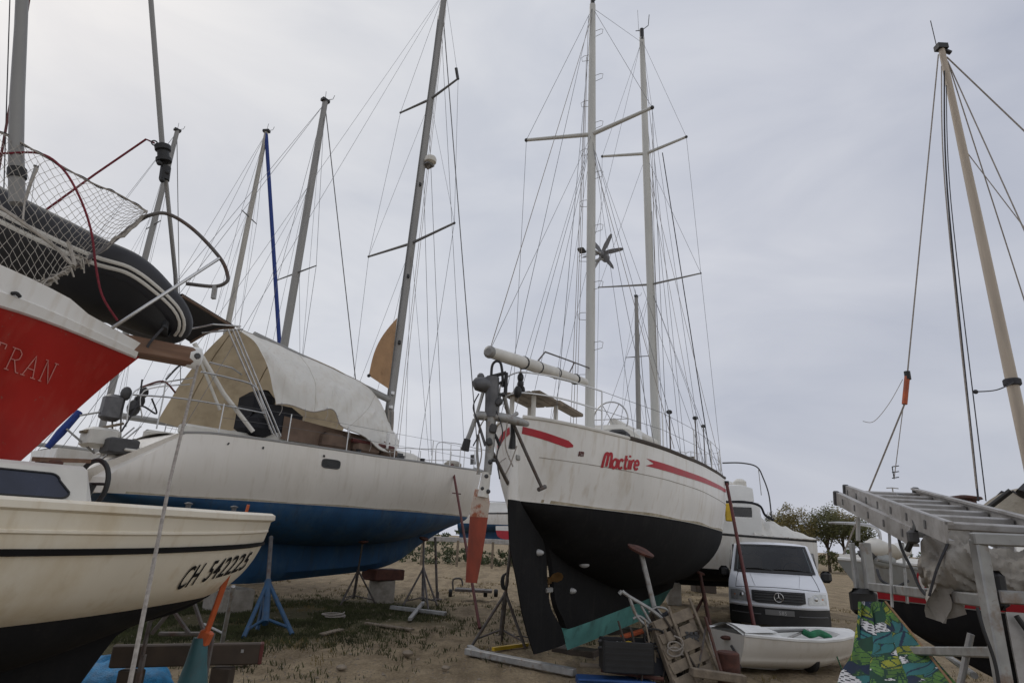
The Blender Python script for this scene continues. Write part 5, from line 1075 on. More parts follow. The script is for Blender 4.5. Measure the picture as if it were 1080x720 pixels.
m0 = Vector((ap.x, ap.y, 1.12)); m1 = Vector((fc.x, fc.y, 1.36)); MB().beam(m0, m1, .03, .04, bev=.005).build('side_bar', 'galv', rk)
m2 = Vector((fc.x, fc.y, 1.565)); m3 = Vector((fr_.x, fr_.y, 1.565)); MB().beam(m2+(m3-m2)*.03, m3, .04, .05, bev=.005).build('end_bar', 'galv', rk)
MB().beam(Vector((fc.x, fc.y, .80))+Vector((.55, -.17, .35)), Vector((fc.x, fc.y, .8))+Vector((.58, -.18, .35)), .01, .7).build('panel_rib', 'alu_dark', rk)
MB().beam(Vector((fc.x+.05, fc.y-.01, 1.05)), Vector((fr_.x-.03, fr_.y, 1.05)), .012, .92).build('panel', 'alu', rk, smooth=False)
tb('panel_cable', [Vector((fc.x+.06, fc.y-.05, 1.5)), Vector((fc.x+.35, fc.y-.14, .9))], .01, 'plastic_black', rk)
tb('strut', [at(1024, 668, 2.9), at(1010, 735, 2.95)], .014, 'galv', rk); tb('strut', [at(1000, 692, 3.4), at(1028, 712, 2.9)], .014, 'galv', rk)
MB().box(at(911, 634, 4.27), (.17, .09, .16), bev=.03).build('strap', 'plastic_black', rk); MB().box(at(1051, 622, 2.62), (.06, .08, .15), bev=.02).build('strap', 'plastic_black', rk)
# tarpaulin bundle on the rack
random.seed(3); rows = []
for i in range(80):
    t = i/79; c = at(974, 604, 3.05).lerp(at(1120, 606, 2.75), t)+up*.03*sin(t*7); rad = (.115+.04*sin(pi*min(1, t*1.7)))*(1 if t > .06 else .6); ring = []
    for k in range(72):
        q_ = k*2*pi/72; X_ = t*9; f = 1+.08*sin(3*q_+X_*1.5)+.22*mnoise.noise((X_*.8, cos(q_)*1.3, sin(q_)*1.3+5))-.26*abs(mnoise.noise((X_*1.3+sin(q_)*1.2, cos(q_)*2.2, sin(q_)*2.2)))+.05*mnoise.noise((X_*4, cos(q_)*5, sin(q_)*5)); ring.append(c+Vector((.75, .65, 0))*cos(q_)*rad*f*1.1+up*sin(q_)*rad*f*(1.1 if sin(q_) > 0 else .85))
    rows.append(ring)
mb = MB(); mb.quadgrid(rows, closev=True); mb.poly(list(reversed(rows[0]))); mb.poly(rows[-1])
tp = mb.build('tarp_bundle', 'tarp_grey', None, origin=at(1010, 640, 3.4)); pset(tp, 'crumpled grey-brown tarpaulin bundle stuffed under the ladder on the steel rack', 'tarpaulin')
rows = []
for i in range(13):
    u_ = i/12; a_ = at(974+u_*50, 596-4*u_, 2.98-u_*.08); rows.append([a_+up*(-.22-.05*sin(u_*5))*(k/8)*(1-.35*u_)+Vector((.02*sin(i*1.3+k*.8)-.03*(k/8)*(1-u_), -.035*sin(i*1.7+k*.5)-.03, 0)) for k in range(9)])
MB().quadgrid(rows).build('loose_flap', 'tarp_grey', tp); tb('lashing_cord', smooth_path([at(1000, 572, 2.9), at(988, 600, 2.86), at(980, 628, 2.9)]), .006, 'rope_dark', tp, 5)
# leaf-patterned cloth hung from the rack post
for nm_, c_, v_ in (('print_navy', (.012, .026, .06), .2), ('print_teal', (.03, .15, .16), .3), ('print_green', (.08, .18, .04), .45), ('print_lime', (.24, .26, .035), .4), ('print_white', (.6, .61, .63), .08), ('print_ink', (.018, .018, .03), .2), ('print_deep', (.015, .055, .035), .3)):
    mk(nm_, c_, .9, var=v_, scale=9, stretch=(1, 1, .5), dirt=tuple(q*.55+.02 for q in c_), dirt_at=(.5, .85), dscale=14)
random.seed(12); nu, nv = 230, 170; rows = []; apx = at(921, 636, 4.12)
for jv in range(nv+1):
    v = jv/nv; row = []; l_ = at(905-24*v, 634+110*v, 4.05); r_ = at(932+86*v, 634+110*v, 4.0-1.0*v)
    for i in range(nu+1):
        u_ = i/nu; c = l_.lerp(r_, u_); row.append(c+Vector((.25, -1, 0))*(.15*v**.7*sin(u_*19+1.4*v+.7*sin(v*5))*(.45+.55*v)+.045*v*sin(u_*41+v*3)+.02*mnoise.noise((u_*6, v*5, 3))))
    rows.append(row)
LV = []
for k in range(240):
    LV.append((random.uniform(-.65, .65), random.uniform(-.05, 1.1), random.gauss(0, .35), random.uniform(.085, .15), random.uniform(.026, .05), random.choice([1, 1, 2, 2, 3, 3, 4, 4, 6, 2])))
def print_at(i, j_):
    v = (j_+.5)/nv; x = ((i+.5)/nu-.45)*(.28+1.0*v); y = v*1.05; m = 0
    for lx, ly, an, ll, lw_, c in LV:
        dx, dy = x-lx, y-ly
        if abs(dx) > .2 or abs(dy) > .2: continue
        a_ = dx*sin(an)+dy*cos(an); b_ = dx*cos(an)-dy*sin(an); t = a_/ll
        if -1 < t < 1:
            w = lw_*(1-t*t)*(1+.35*t)
            if abs(b_) < w:
                m = c
                if c == 4: m = 5 if (int((a_+2)/.022)+int((b_+2)/.014)) % 2 == 0 and (int((a_+2)/.011) % 2) else 4
                elif abs(b_) < .004 or (abs((a_*1.0+abs(b_)*.9) % .045) < .007 and c in (2, 3)): m = 6 if c != 1 else 0
                elif c == 3 and b_ > w*.35: m = 2
                elif abs(b_) > w-.005: m = 6
    return m
mb = MB(); mb.quadgrid(rows, mfun=lambda jj, ii: print_at(ii, jj)); cl_ = mb.build('patterned_cloth', ['print_navy', 'print_teal', 'print_green', 'print_lime', 'print_white', 'print_ink', 'print_deep'], None, origin=Vector((apx.x, apx.y, 0))); pset(cl_, 'leaf-patterned green, navy and white cloth hanging in folds from the rack post', 'cloth')
tb('hem_stick', [at(934, 634, 3.98), at(968, 675, 3.58), at(1005, 722, 3.15)], .006, 'sail_tan', cl_, 6)

for a in (1.0, 2.2, 3.4, 4.3):
    p = YF.w(a, -YH.B(a)+.05, YH.zs(a)); tb('stanchion', [p, p+up*.45], .012, 'steel', rsb, 6)
mb = MB(); mb.tube([YF.w(a, -YH.B(a)+.05, YH.zs(a)+.44) for a in (1.0, 2.2, 3.4, 4.3)], .005, 5); mb.build('lifeline', 'wire', rsb)
for px, py, m, r_ in ((925, 578, 'off_white', .09), (938, 582, 'pale_canvas', .08), (950, 580, 'white_paint', .07), (932, 590, 'hull_grey', .08), (915, 584, 'plastic_grey', .06)):
    p = at(px, py, 6.3); mb = MB(); rr = []
    for i in range(9):
        q = -pi/2+pi*i/8; rr.append([p+Vector((cos(q)*r_*1.5*cos(k*pi/8)*(1+.25*mnoise.noise((k, i*.7, px))), cos(q)*r_*sin(k*pi/8), sin(q)*r_*(1+.3*mnoise.noise((i, k*.6, py))))) for k in range(16)])
    mb.quadgrid(rr, closev=True); mb.build('deck_bundle', m, rsb)
tb('pushpit', smooth_path([YF.w(4.6, -.25, 1.62), YF.w(4.55, -.25, 2.0), YF.w(5.05, 0, 2.05), YF.w(4.55, .25, 2.0), YF.w(4.6, .25, 1.62)]), .012, 'steel', rsb, 6)
for q in (((938, 562), (941, 640)), ((952, 572), (957, 636)), ((926, 590), (985, 604))): tb('thin_tube', [at(*q[0], 3.75), at(*q[1], 3.7)], .009, 'galv', rk, 6)
tb('rack_cable', smooth_path([at(944, 545, 3.4), at(950, 575, 3.4), at(962, 600, 3.3), at(972, 622, 3.2), at(992, 640, 3.0)]), .008, 'plastic_black', rk, 5)
tb('rack_cable', smooth_path([at(1031, 640, 2.58), at(1038, 665, 2.56), at(1050, 700, 2.55), at(1056, 740, 2.55)]), .007, 'plastic_black', rk, 5)
# ------------------------------------------------------------------ white van
vc = at(822, 640, 13.1); VF = Frame(vc.x, vc.y, math.degrees(atan2(-.35, -.937))); Rv_ = Matrix.Rotation(VF.rotz, 3, 'Z')
van = thing('van', 'white van parked facing the camera, black bumper and grille with a star badge', 'van', VF.w(-2, 0, 0), VF.rotz)
def nose(y, z): return -.42*(abs(y)/.95)**3.2-.10*max(0, (z-.55)/.4)**2
def zhood(y, t): return .955+.27*t**.85-.05*(y/.95)**2*(1-t)
ys_ = [-.95+.05*i for i in range(39)]
mb = MB(); front = [[VF.w(nose(y, z), y, z) for y in ys_] for z in (.28, .40, .52, .60, .605, .70, .80, .88, .93, .955-.05*0)]
front[-1] = [VF.w(nose(y, .95)-.01, y, zhood(y, 0)) for y in ys_]
mb.quadgrid(front, mfun=lambda i, j: 1 if i < 4 else 0)
hb = lambda y: -1.02-.10*(y/.95)**2
hood = []
for k in range(11):
    t = k/10; hood.append([VF.w((nose(y, .95)-.01)*(1-t)+hb(y)*t, y*(1-.06*t*t), zhood(y, t)+.012*cos(y*3)*sin(pi*t)) for y in ys_])
mb.quadgrid(hood)
gl = lambda y, t: (hb(y)-.80*t-.02*t*t, y*(.94-.10*t), zhood(y, 1)+.585*t+.03*t*(1-t)-.02*(y/.95)**2*t)
glass = [[VF.w(*gl(y, k/8)) for y in ys_] for k in range(9)]; mb.quadgrid([r[:4] for r in glass]); mb.quadgrid([r[-4:] for r in glass])
roof = [[VF.w(gl(y, 1)[0]-a, gl(y, 1)[1], gl(y, 1)[2]+.07*min(1, a/.5)**.6-.03*(y/.95)**4*min(1, a/.5)) for y in ys_] for a in (0, .1, .25, .5, 1, 2, 2.9, 3.0)]; mb.quadgrid(roof)
for e in (0, -1):
    sg = -1 if e == 0 else 1; prof = [r[e] for r in front[4:]+hood[1:]+glass[1:]+roof[1:]]; rows = []
    for p in prof:
        a = (Vector((p.x, p.y))-VF.o).dot(VF.h); y0 = (Vector((p.x, p.y))-VF.o).dot(VF.n)
        zz_ = [p.z+(.30-p.z)*k/8 for k in range(9)]; rows.append([VF.w(a, sg*(abs(y0)+(.955-abs(y0))*min(1, k/8*2.2)), z) for k, z in enumerate(zz_)])
    mb.quadgrid(rows)
mb.poly([VF.w(-4.75, .9, .3), VF.w(-4.75, -.9, .3), VF.w(-4.75, -.8, 1.85), VF.w(-4.75, .8, 1.85)])
mb.build('body', ['van_white', 'plastic_black'], van)
def gpt(y, t, o=.008): a, b, z = gl(y, t); return VF.w(a+o*.6, b, z+o*.8)
W_ = [[gpt(.87-1.74*i/16, .0+1.0*k/8, .012) for i in range(17)] for k in range(9)]
ws = MB().quadgrid(W_).build('windscreen', 'window_glass', van)
for t0, t1 in ((0, .07), (.93, 1.0)): MB().quadgrid([[gpt(-.88+1.76*i/16, t0+(t1-t0)*k/2, .016) for i in range(17)] for k in range(3)]).build('windscreen_band', 'plastic_black', ws)
for s_ in (1, -1): MB().quadgrid([[gpt(s_*(.82+.06*k/2), i/12, .016) for k in range(3)] for i in range(13)]).build('windscreen_band', 'plastic_black', ws)
for s_, a0_, a1_ in ((1, -.78, .0), (1, .05, .62)): tb('wiper', [gpt(a0_, .07, .02), gpt((a0_+a1_)/2, .11, .025), gpt(a1_, .10, .02)], .012, 'plastic_black', ws, 5)
def fpt(y, z, o=.012): return VF.w(nose(y, z)+o, y, z)
def frontpatch(name, P, m, o=.012):
    rows = [[fpt(y, z0+(z1-z0)*k/4, o) for k in range(5)] for y, z0, z1 in P]; return MB().quadgrid(rows).build(name, m, van)
gr = frontpatch('grille', [(-.50+i*.05, .68+.05*max(0, abs(-.50+i*.05)-.38)*6, .915-.0*i) for i in range(21)], 'plastic_black')
for z in (.74, .79, .84, .885): tb('grille_slat', [fpt(y*.05, z, .02) for y in range(-9, 10)], .008, 'plastic_grey', gr, 5)
mb = MB(); c = fpt(0, .80, .035); nn = VF.n.to_3d(); mb.tube([c+nn*cos(i*pi/12)*.085+up*sin(i*pi/12)*.085 for i in range(24)], .010, 6, closed=True)
for k in range(3): q_ = pi/2+k*2*pi/3; mb.tube([c, c+nn*cos(q_)*.08+up*sin(q_)*.08], [.018, .005], 6)
mb.build('star_badge', 'steel', gr)
for s_ in (1, -1):
    P = [(s_*(.55+.04*i), .70+.01*i*0, .90-.012*abs(i-6)**1.0*(1 if i < 3 else .4)+.0) for i in range(10)]
    P = P if s_ > 0 else P
    hl = frontpatch('headlight', P, 'lamp_glass', .012); MB().ball(fpt(s_*.68, .80, -.03), .06, 10, 6).build('reflector', 'steel', hl); MB().ball(fpt(s_*.80, .79, -.05), .05, 8, 5).build('indicator', 'amber', hl)
tb('bumper_trim', [fpt(y*.05, .635, .0) for y in range(-18, 19)], .022, 'van_white', van, 6)
pl8 = frontpatch('number_plate', [(-.27+.054*i, .47, .57) for i in range(11)], 'plate', .02)
lettering('585', lambda x, y: fpt(-(-.02+x)*1., .485+y, .025), 'plate_text', pl8, .095, .0, 0, name='plate_digits')
for s_ in (1, -1):
    p = VF.w(-1.30, s_*1.045, 1.20); mr = MB().box(p, (.16, .22, .24), Rv_, bev=.06).build('mirror', 'plastic_black', van); tb('mirror_arm', [VF.w(-1.3, s_*.92, 1.12), p], .03, 'plastic_black', mr)
    for a in (-.98, -4.0):
        wq = MB().lathe(VF.w(a, s_*.84, .32), [(.2, -.1), (.30, -.1), (.33, -.07), (.33, .07), (.30, .1), (.2, .1)], 22, VF.n.to_3d()).build('wheel', 'dark_rubber', van); MB().lathe(VF.w(a, s_*.84, .32), [(.02, -.09), (.19, -.08), (.19, .08), (.02, .09)], 16, VF.n.to_3d()).build('rim', 'alu', wq)
    sw = MB().quadgrid([[VF.w(-1.75-.8*i/6, s_*(.965-.12*((1.25+.42*k/4)-1.0)), 1.25+.42*k/4) for k in range(5)] for i in range(7)]).build('side_window', 'glass_dark', van)
for b_ in (.45, -.45):
    st_ = MB().box(VF.w(-2.05, b_, 1.28), (.16, .50, .62), Rv_, bev=.07).build('seat', 'brown_cloth', van); MB().box(VF.w(-2.07, b_, 1.70), (.10, .26, .2), Rv_, bev=.05).build('headrest', 'brown_cloth', st_)
MB().box(VF.w(-1.42, 0, 1.13), (.55, 1.62, .16), Rv_, bev=.06).build('dashboard', 'plastic_grey', van)
mb = MB(); c = VF.w(-1.72, -.42, 1.30); e1 = VF.n.to_3d(); e2 = (up*.8+VF.h.to_3d()*.5).normalized(); mb.tube([c+e1*cos(i*pi/10)*.19+e2*sin(i*pi/10)*.19 for i in range(20)], .016, 6, closed=True); mb.tube([c-e1*.18, c+e1*.18], .018, 6); mb.build('steering_wheel', 'plastic_black', van)
MB().box(VF.w(-2.6, 0, 1.1), (.04, 1.7, 1.4), Rv_).build('bulkhead', 'plastic_grey', van)
MB().box(gpt(0, .86, -.06), (.06, .24, .07), Rv_, bev=.02).build('rear_view_mirror', 'plastic_black', van)
def hpt(y, t, o=.002): a0 = nose(y, .95)-.01; return VF.w(a0*(1-t)+hb(y)*t, y*(1-.06*t*t), zhood(y, t)+.012*cos(y*3)*sin(pi*t)+o)
for s_ in (1, -1): tb('bonnet_gap', [hpt(s_*(.80-.02*k/12), .06+.94*k/12) for k in range(13)], .006, 'trim_grey', van, 5)
tb('bonnet_gap', [hpt(y*.05, .05) for y in range(-16, 17)], .006, 'trim_grey', van, 5)
for s_ in (1, -1): tb('bonnet_crease', [hpt(s_*(.42+.10*k/10), .12+.80*k/10, .001) for k in range(11)], .008, 'van_white', van, 5)
tb('cowl_grille', [hpt(y*.05, .985, .004) for y in range(-16, 17)], .022, 'plastic_black', van, 6)
tb('bumper_gap', [fpt(y*.05, .47-.0*abs(y), .004) for y in list(range(-18, -6))], .012, 'trim_grey', van, 5); tb('bumper_gap', [fpt(y*.05, .47, .004) for y in range(7, 19)], .012, 'trim_grey', van, 5)
# ------------------------------------------------------------------ white sailing dinghy in front of the van
dl, dr = at(765, 668, 9.9), at(905, 672, 10.9); dv = Vector((dr.x-dl.x, dr.y-dl.y)); th_ = math.degrees(atan2(dv.x, dv.y))
DF = Frame(dl.x, dl.y, th_); dz = at(800, 678, 10).z
sd_ = thing('sailing_dinghy', 'small white sailing dinghy on a trolley in front of the van, green rope aboard', 'dinghy', DF.w(1.2, 0, 0), DF.rotz)
DH = Hull(DF, 2.6, [(0, .52), (1.3, .46), (2.6, .50)], [(0, .40), (.5, .52), (1.3, .62), (2.2, .40), (2.6, .12)], [(0, .2), (2.6, .2)], [(0, .30), (1.3, .50), (2.2, .25), (2.55, .03), (2.6, .02)], [(0, .06), (1.3, .0), (2.6, .18)], [(0, .05), (1.3, -.04), (2.2, .06), (2.5, .2), (2.6, .4)], [(0, .02), (2.6, .02)])
DH.build('hull_cream', sd_, lambda a, z: 0, transom=True, n=40); DH.rail('white_plain', sd_, .028, .0, name='gunwale', flat=.8)
rows = []
for i in range(21):
    a = .02+2.5*i/20; b_ = DH.B(a)-.04; well = .16 if .75 < a < 1.9 else 0; z = DH.zs(a)
    rows.append([DF.w(a, b_*x, z-.01+.05*(1-x*x)*(0 if well else 1)-(well if abs(x) < .6 else 0)+(.07 if a < .7 and abs(x) < .9 else 0)*(1-abs(x))) for x in (-1, -.85, -.62, -.58, -.3, 0, .3, .58, .62, .85, 1)])
MB().quadgrid(rows).build('deck', 'white_plain', sd_)
rows = [[DF.w(.05+.6*i/5, -.38+.76*k/8, .55+.09*sin(pi*k/8)*(1-i/8)) for k in range(9)] for i in range(6)]; MB().quadgrid(rows).build('foredeck', 'white_plain', sd_)
tb('boom_on_deck', [at(787, 667, 9.9), at(848, 664, 10.2)], .022, 'alu_dark', sd_); tb('boom_on_deck', [at(830, 673, 10.0), at(852, 664, 10.3)], .02, 'alu', sd_)
rows = [[at(845+24*i/8, 666+3*sin(k*.9+i)+ (i/8)*4, 10.2+.05*k) + up*.03*sin(i+k) for k in range(5)] for i in range(9)]; mb = MB(); mb.tube(smooth_path([at(848, 666, 10.2), at(855, 669, 10.1), at(864, 667, 10.2), at(875, 672, 10.3)]), [.05]*19, 8); mb.build('green_rope_coil', 'green_cloth', sd_)
tb('green_line', smooth_path([at(876, 674, 10.2), at(882, 690, 10.1), at(888, 706, 10.1)]), .009, 'green_cloth', sd_, 5)
MB().box(at(768, 672, 9.85), (.22, .12, .05), Matrix.Rotation(.3, 3, 'Z'), bev=.02).build('rusty_fitting', 'rust', sd_)
tb('rub_line', [at(771, 680, 9.7), at(777, 690, 9.68), at(781, 704, 9.7)], .02, 'plastic_grey', sd_, 6)
w0 = gnd(856, 708); tr = thing('launching_trolley', 'small launching trolley with black wheel under the white dinghy', 'trolley', w0)
for dx in (0, .55): MB().lathe(w0+Vector((dx*.4-.02, dx, .17)), [(.06, -.05), (.15, -.06), (.18, -.03), (.18, .03), (.15, .06), (.06, .05)], 18, (1, .3, 0)).build('wheel', 'dark_rubber', tr)
tb('axle', [w0+Vector((-.05, 0, .17)), w0+Vector((.25, .55, .17))], .02, 'galv', tr); tb('shaft', [w0+Vector((0, .25, .2)), DF.w(.1, 0, .05)], .025, 'galv', tr)
# ------------------------------------------------------------------ stands and props round the ketch
tripod('boat_stand', 'rusty tripod stand with a knotted chain, left of the black rudder', gnd(527, 680), at(541, 556, gnd(527, 680).y-.75), 'stand_grey', .5, None, .032, 'stands round the ketch', 3.6, .45)
p = at(532, 613, gnd(527, 680).y-.35); t = MB()
for k in range(3): t.tube([p+Vector((cos(i*pi/6)*.055*(1-.15*k)*1., -.03, sin(i*pi/6)*.12)) + Vector((.012*k, -.01*k, .01*k)) for i in range(12)], .012, 6, closed=True)
o = t.build('chain_knot', 'plastic_black', None, origin=p); pset(o, 'dark knotted chain hanging on the tripod stand beside the rudder', 'chain')
b0, b1 = gnd(492, 690), gnd(606, 713); t = thing('base_rail', 'long grey channel rail on the ground under the stern of the ketch', 'steel rail', b0.lerp(b1, .5))
MB().beam(b0+up*.05, b1+up*.05, .12, .09, bev=.01).build('rail', 'galv', t); MB().beam(b0+up*.05+Vector((.25, -.25, 0)), b0+up*.05+Vector((.02, .35, 0)), .09, .07, bev=.01).build('cross_piece', 'galv', t); MB().beam(gnd(520, 687)+up*.04, gnd(556, 682)+up*.04, .06, .05).build('yellow_bar', 'yellow', t)
hp = KH.pt(4.2, KF.pl(676, 581, 1.2)[1], 1, .0); hp = KF.pw(676, 582, 1.35); ft = gnd(700, 672); 
t = thing('boat_stand', 'galvanised prop with a round red-brown pad under the black bilge of the ketch', 'boat stand', ft, 0, 'stands round the ketch')
tb('post', [hp, at(690, 640, hp.y-.05), ft], .035, 'galv', t); MB().lathe(hp+Vector((0, 0, .03)), [(.05, -.06), (.19, -.03), (.2, .0), (.1, .03)], 18, (.35, -.25, 1)).build('pad', 'rust', t)
for k in range(3): a = .5+k*2.1; tb('leg', [at(690, 640, hp.y-.05), ft+Vector((cos(a)*.5, sin(a)*.5, .0))], .022, 'galv', t)
ft = gnd(752, 676); t = thing('boat_stand', 'dark rusty prop with one diagonal brace near the white dinghy', 'boat stand', ft, 0, 'stands round the ketch'); tp_ = KF.pw(738, 604, 1.1)
tb('post', [ft, tp_], .042, 'rust', t); tb('brace', [ft.lerp(tp_, .62), gnd(722, 668)], .028, 'rust', t); MB().lathe(tp_, [(.03, -.05), (.12, 0), (.1, .03)], 12, (.3, -.2, 1)).build('pad', 'rust', t)
ft = gnd(797, 668); tp_ = KF.pw(766, 507, 1.86); tp_ = KH.pt(7.7, 3.16, 1, .04); ft = Vector((at(799, 664, 11.7).x, 11.7, -.02))
t = thing('prop_pole', 'thin maroon steel pole slanting from the ketch gunwale down past the van', 'prop pole', ft); tb('pole', [ft, tp_], .036, 'maroon', t); MB().tube([tp_-up*.06, tp_+up*.03], .06, 8).build('pole_head', 'plastic_black', t)
for a in (2.6, 5.5, 8.0):
    c = KF.w(a, 0, 0); mb = MB(); h_ = KH.K(a)-.01; mb.box(Vector((c.x, c.y, h_/2-.03)), (.35, .7, h_+.06), Rk, bev=.015); o = mb.build('keel_timber', 'dark_wood', None, origin=(c.x, c.y, 0)); pset(o, {2.6: 'dark timber under the aft end of the teal keel', 5.5: 'dark timber under the middle of the teal keel, behind the junk', 8.0: 'dark timber under the forward end of the teal keel'}[a], 'timber')
# trolley under the vane blade
p = gnd(499, 625); p = gnd(500, 632); s0 = p.y/14.; t = thing('ground_trolley', 'low dark steel trolley with a small hoop handle behind the orange steering blade', 'trolley', p)
q = lambda px, py, d=0: at(px, py, p.y+d)
mb = MB(); mb.beam(q(480, 621), q(519, 623), .55, .07, bev=.01); mb.build('platform', 'stand_grey', t); tb('handle', smooth_path([q(478, 622), q(478, 611), q(486, 610), q(488, 617)]), .025, 'stand_grey', t, 6)
for px in (475, 523, 512): MB().lathe(q(px, 625), [(.03, -.04), (.1, -.05), (.11, 0), (.1, .05), (.03, .04)], 12, (1, .1, 0)).build('wheel', 'dark_rubber', t)
# ------------------------------------------------------------------ junk pile
JY = 8.75
def j(px, py, d=0): return at(px, py, JY+d)
g0 = gnd(660, 716)
mb = MB(); c = j(660, 690); t = thing('black_crate', 'open black plastic crate full of bits under the teal keel', 'crate', Vector((c.x, c.y, 0)))
for dx, sx, dy, sy in ((0, .62, -.2, .025), (0, .62, .2, .025), (-.31, .025, 0, .4), (.31, .025, 0, .4)): MB().box(c+Vector((dx, dy, -.0)), (sx, sy, .36), bev=.008).build('side', 'plastic_black', t)
MB().box(c-up*.17, (.6, .4, .03)).build('base', 'plastic_black', t)
for k in range(4): MB().box(c+Vector((0, -.216, -.10+.07*k)), (.6, .012, .02)).build('rib', 'plastic_black', t)
for px, m, nm, lb in ((652, 'zinc', 'metal_clamp', 'shiny metal clamp lying in the black crate'), (663, 'yellow', 'yellow_tin', 'dirty yellow tin standing in the black crate'), (640, 'plastic_grey', 'coiled_hose', 'dark coiled hose in the black crate')):
    mb = MB(); q_ = j(px, 681, .0)
    if nm == 'yellow_tin': mb.lathe(q_-up*.12, [(.06, 0), (.06, .16), (.05, .17), (.02, .18)], 12)
    elif nm == 'metal_clamp': mb.tube(smooth_path([q_+Vector((-.05, 0, -.05)), q_+Vector((-.02, 0, .04)), q_+Vector((.03, 0, .02)), q_+Vector((.06, 0, .05))]), .018, 6)
    else:
        mb.tube(smooth_path([q_+Vector((cos(i*.8)*.1, sin(i*.8)*.06, i*.01-.06)) for i in range(14)]), .02, 6)
    o = mb.build(nm, m, None, origin=q_-up*.1); pset(o, lb, nm.split('_')[1])
mb = MB(); c = j(648, 716, -.1); t = thing('blue_crate', 'blue plastic crate at the very bottom, below the black crate', 'crate', Vector((c.x, c.y, 0)))
MB().box(c-up*.06, (.95, .4, .14), bev=.015).build('body', 'plastic_blue', t); MB().box(c+Vector((.0, -.2, .015)), (.97, .05, .03), bev=.01).build('rim', 'plastic_blue', t)
t = thing('trolley_frame', 'old white-grey tubular trolley frame leaning on the junk beside the keel', 'trolley', Vector((j(690, 660).x, JY, 0)))
for q_, r_ in (([(656, 623), (664, 629), (690, 645), (706, 660)], .024), ([(664, 630), (672, 650), (688, 664)], .022), ([(676, 638), (686, 656), (690, 664)], .018), ([(668, 652), (676, 650), (694, 666)], .018), ([(684, 645), (693, 640), (704, 643), (708, 655)], .014), ([(656, 623), (653, 626)], .028)): tb('tube', smooth_path([j(*p, .1) for p in q_], 4), r_, 'galv', t, 7)
tb('support_leg', [j(706, 660, .1), Vector((j(715, 700, .15).x, JY+.2, 0))], .02, 'stand_grey', t)
# broken pallet leaning
t = thing('leaning_pallet', 'weathered wooden pallet propped up on edge among the junk', 'pallet', Vector((j(725, 700).x, JY, 0)))
P0, P1, P2 = j(689, 655, .0), j(727, 640, .25), j(757, 722, -.1); ex = (P1-P0); ey = (j(716, 730, -.3)-P0); nrm = ex.cross(ey).normalized(); nrm = nrm if nrm.y < 0 else -nrm
for k, (u0, w_) in enumerate(((.0, .16), (.21, .14), (.40, .17), (.62, .15), (.82, .16))):
    a_ = P0+ey*(u0+w_/2); MB().beam(a_+nrm*.0+ex*(.02*(k % 2)), a_+ex*(1.0-.04*(k % 3)), ey.length*w_, .022, nrm, bev=.004).build('deck_board', 'grey_wood', t)
for u0 in (.04, .5, .95): MB().beam(P0+ex*u0-nrm*.055, P0+ex*u0+ey*1.0-nrm*.055, .08, .085, nrm, bev=.006).build('bearer', 'grey_wood', t)
for u0 in (.45, 1.05): MB().beam(P0+ex*u0+nrm*.035-ey*.12, P0+ex*u0+ey*1.05+nrm*.035, .035, .03, nrm, bev=.004).build('batten', 'grey_wood', t)
mb = MB(); mb.beam(j(729, 708, -.35), j(785, 716, -.2), .12, .10, bev=.01); o = mb.build('timber_baulk', 'grey_wood', None, origin=Vector((j(755, 712, -.3).x, JY-.3, 0))); pset(o, 'pale squared timber lying at the bottom edge right of the pallet', 'timber')
mb = MB(); c = j(768, 697, .35); mb.lathe(c-up*.30, [(.14, 0), (.15, .02), (.15, .2), (.155, .22), (.15, .24), (.15, .40), (.13, .42)], 18); o = mb.build('rusty_drum', 'rust', None, origin=c-up*.3); pset(o, 'small rusty drum between the pallet and the white dinghy', 'drum')
mb = MB(); q_ = j(728, 672, .12)
for i in range(9): mb.box(q_+Vector(((i % 3-1)*.06, -.06, (i//3-1)*.06)), (.045, .02, .04), bev=.005)
for i in range(2): mb.box(q_+Vector((0, -.055, (i-.5)*.06)), (.2, .01, .03))
o = mb.build('plastic_mesh', 'plastic_grey', None, origin=q_); pset(o, 'scrap of grey plastic grid caught on the leaning pallet', 'plastic grid')
random.seed(11)
for k, (px, py, m, lb) in enumerate(((672, 702, 'dark_wood', 'dark broken stick leaning beside the black crate'), (690, 700, 'grey_wood', 'grey stick standing left of the pallet'), (698, 705, 'dark_wood', 'bent dark branch under the trolley frame'), (706, 702, 'grey_wood', 'pale lath leaning on the pallet face'))):
    a_ = j(px, py+25, -.1); b_ = j(px-6+3*k, py-38, .1); o = MB().tube(smooth_path([a_, a_.lerp(b_, .5)+Vector((.03, 0, 0)), b_]), [.016]*13, 6).build('stick', m, None, origin=a_); pset(o, lb, 'stick')
mb = MB(); c = j(681, 690, .15); rows = []
for i in range(8):
    r_ = .24*sin(pi/2*(i+.3)/7.3); rows.append([c+Vector((r_*1.3*cos(k*pi/10)*(1+.15*sin(3*k+i)), r_*sin(k*pi/10), .26*cos(pi/2*i/7)*(1+.15*sin(k*2+i))-.2)) for k in range(20)])
mb.quadgrid(rows, closev=True); o = mb.build('dark_sacking', 'dark_cloth', None, origin=c-up*.3); pset(o, 'heap of dark sacking between the black crate and the pallet', 'sacking')
mb = MB(); mb.box(j(668, 668, .25), (.35, .12, .05), Matrix.Rotation(-.3, 3, 'Y'), bev=.01); o = mb.build('orange_plank', 'orange', None, origin=j(668, 690, .25)); pset(o, 'short faded orange plank on the dark sacking by the teal keel', 'plank')
mb = MB(); mb.tube(smooth_path([j(690, 640, .3), j(697, 650, .25), j(705, 646, .3), j(712, 655, .3), j(706, 662, .3)]), .03, 7); o = mb.build('tangled_net', 'dark_cloth', None, origin=j(700, 670, .3)); pset(o, 'dark tangled net hanging on the top of the leaning pallet', 'net')
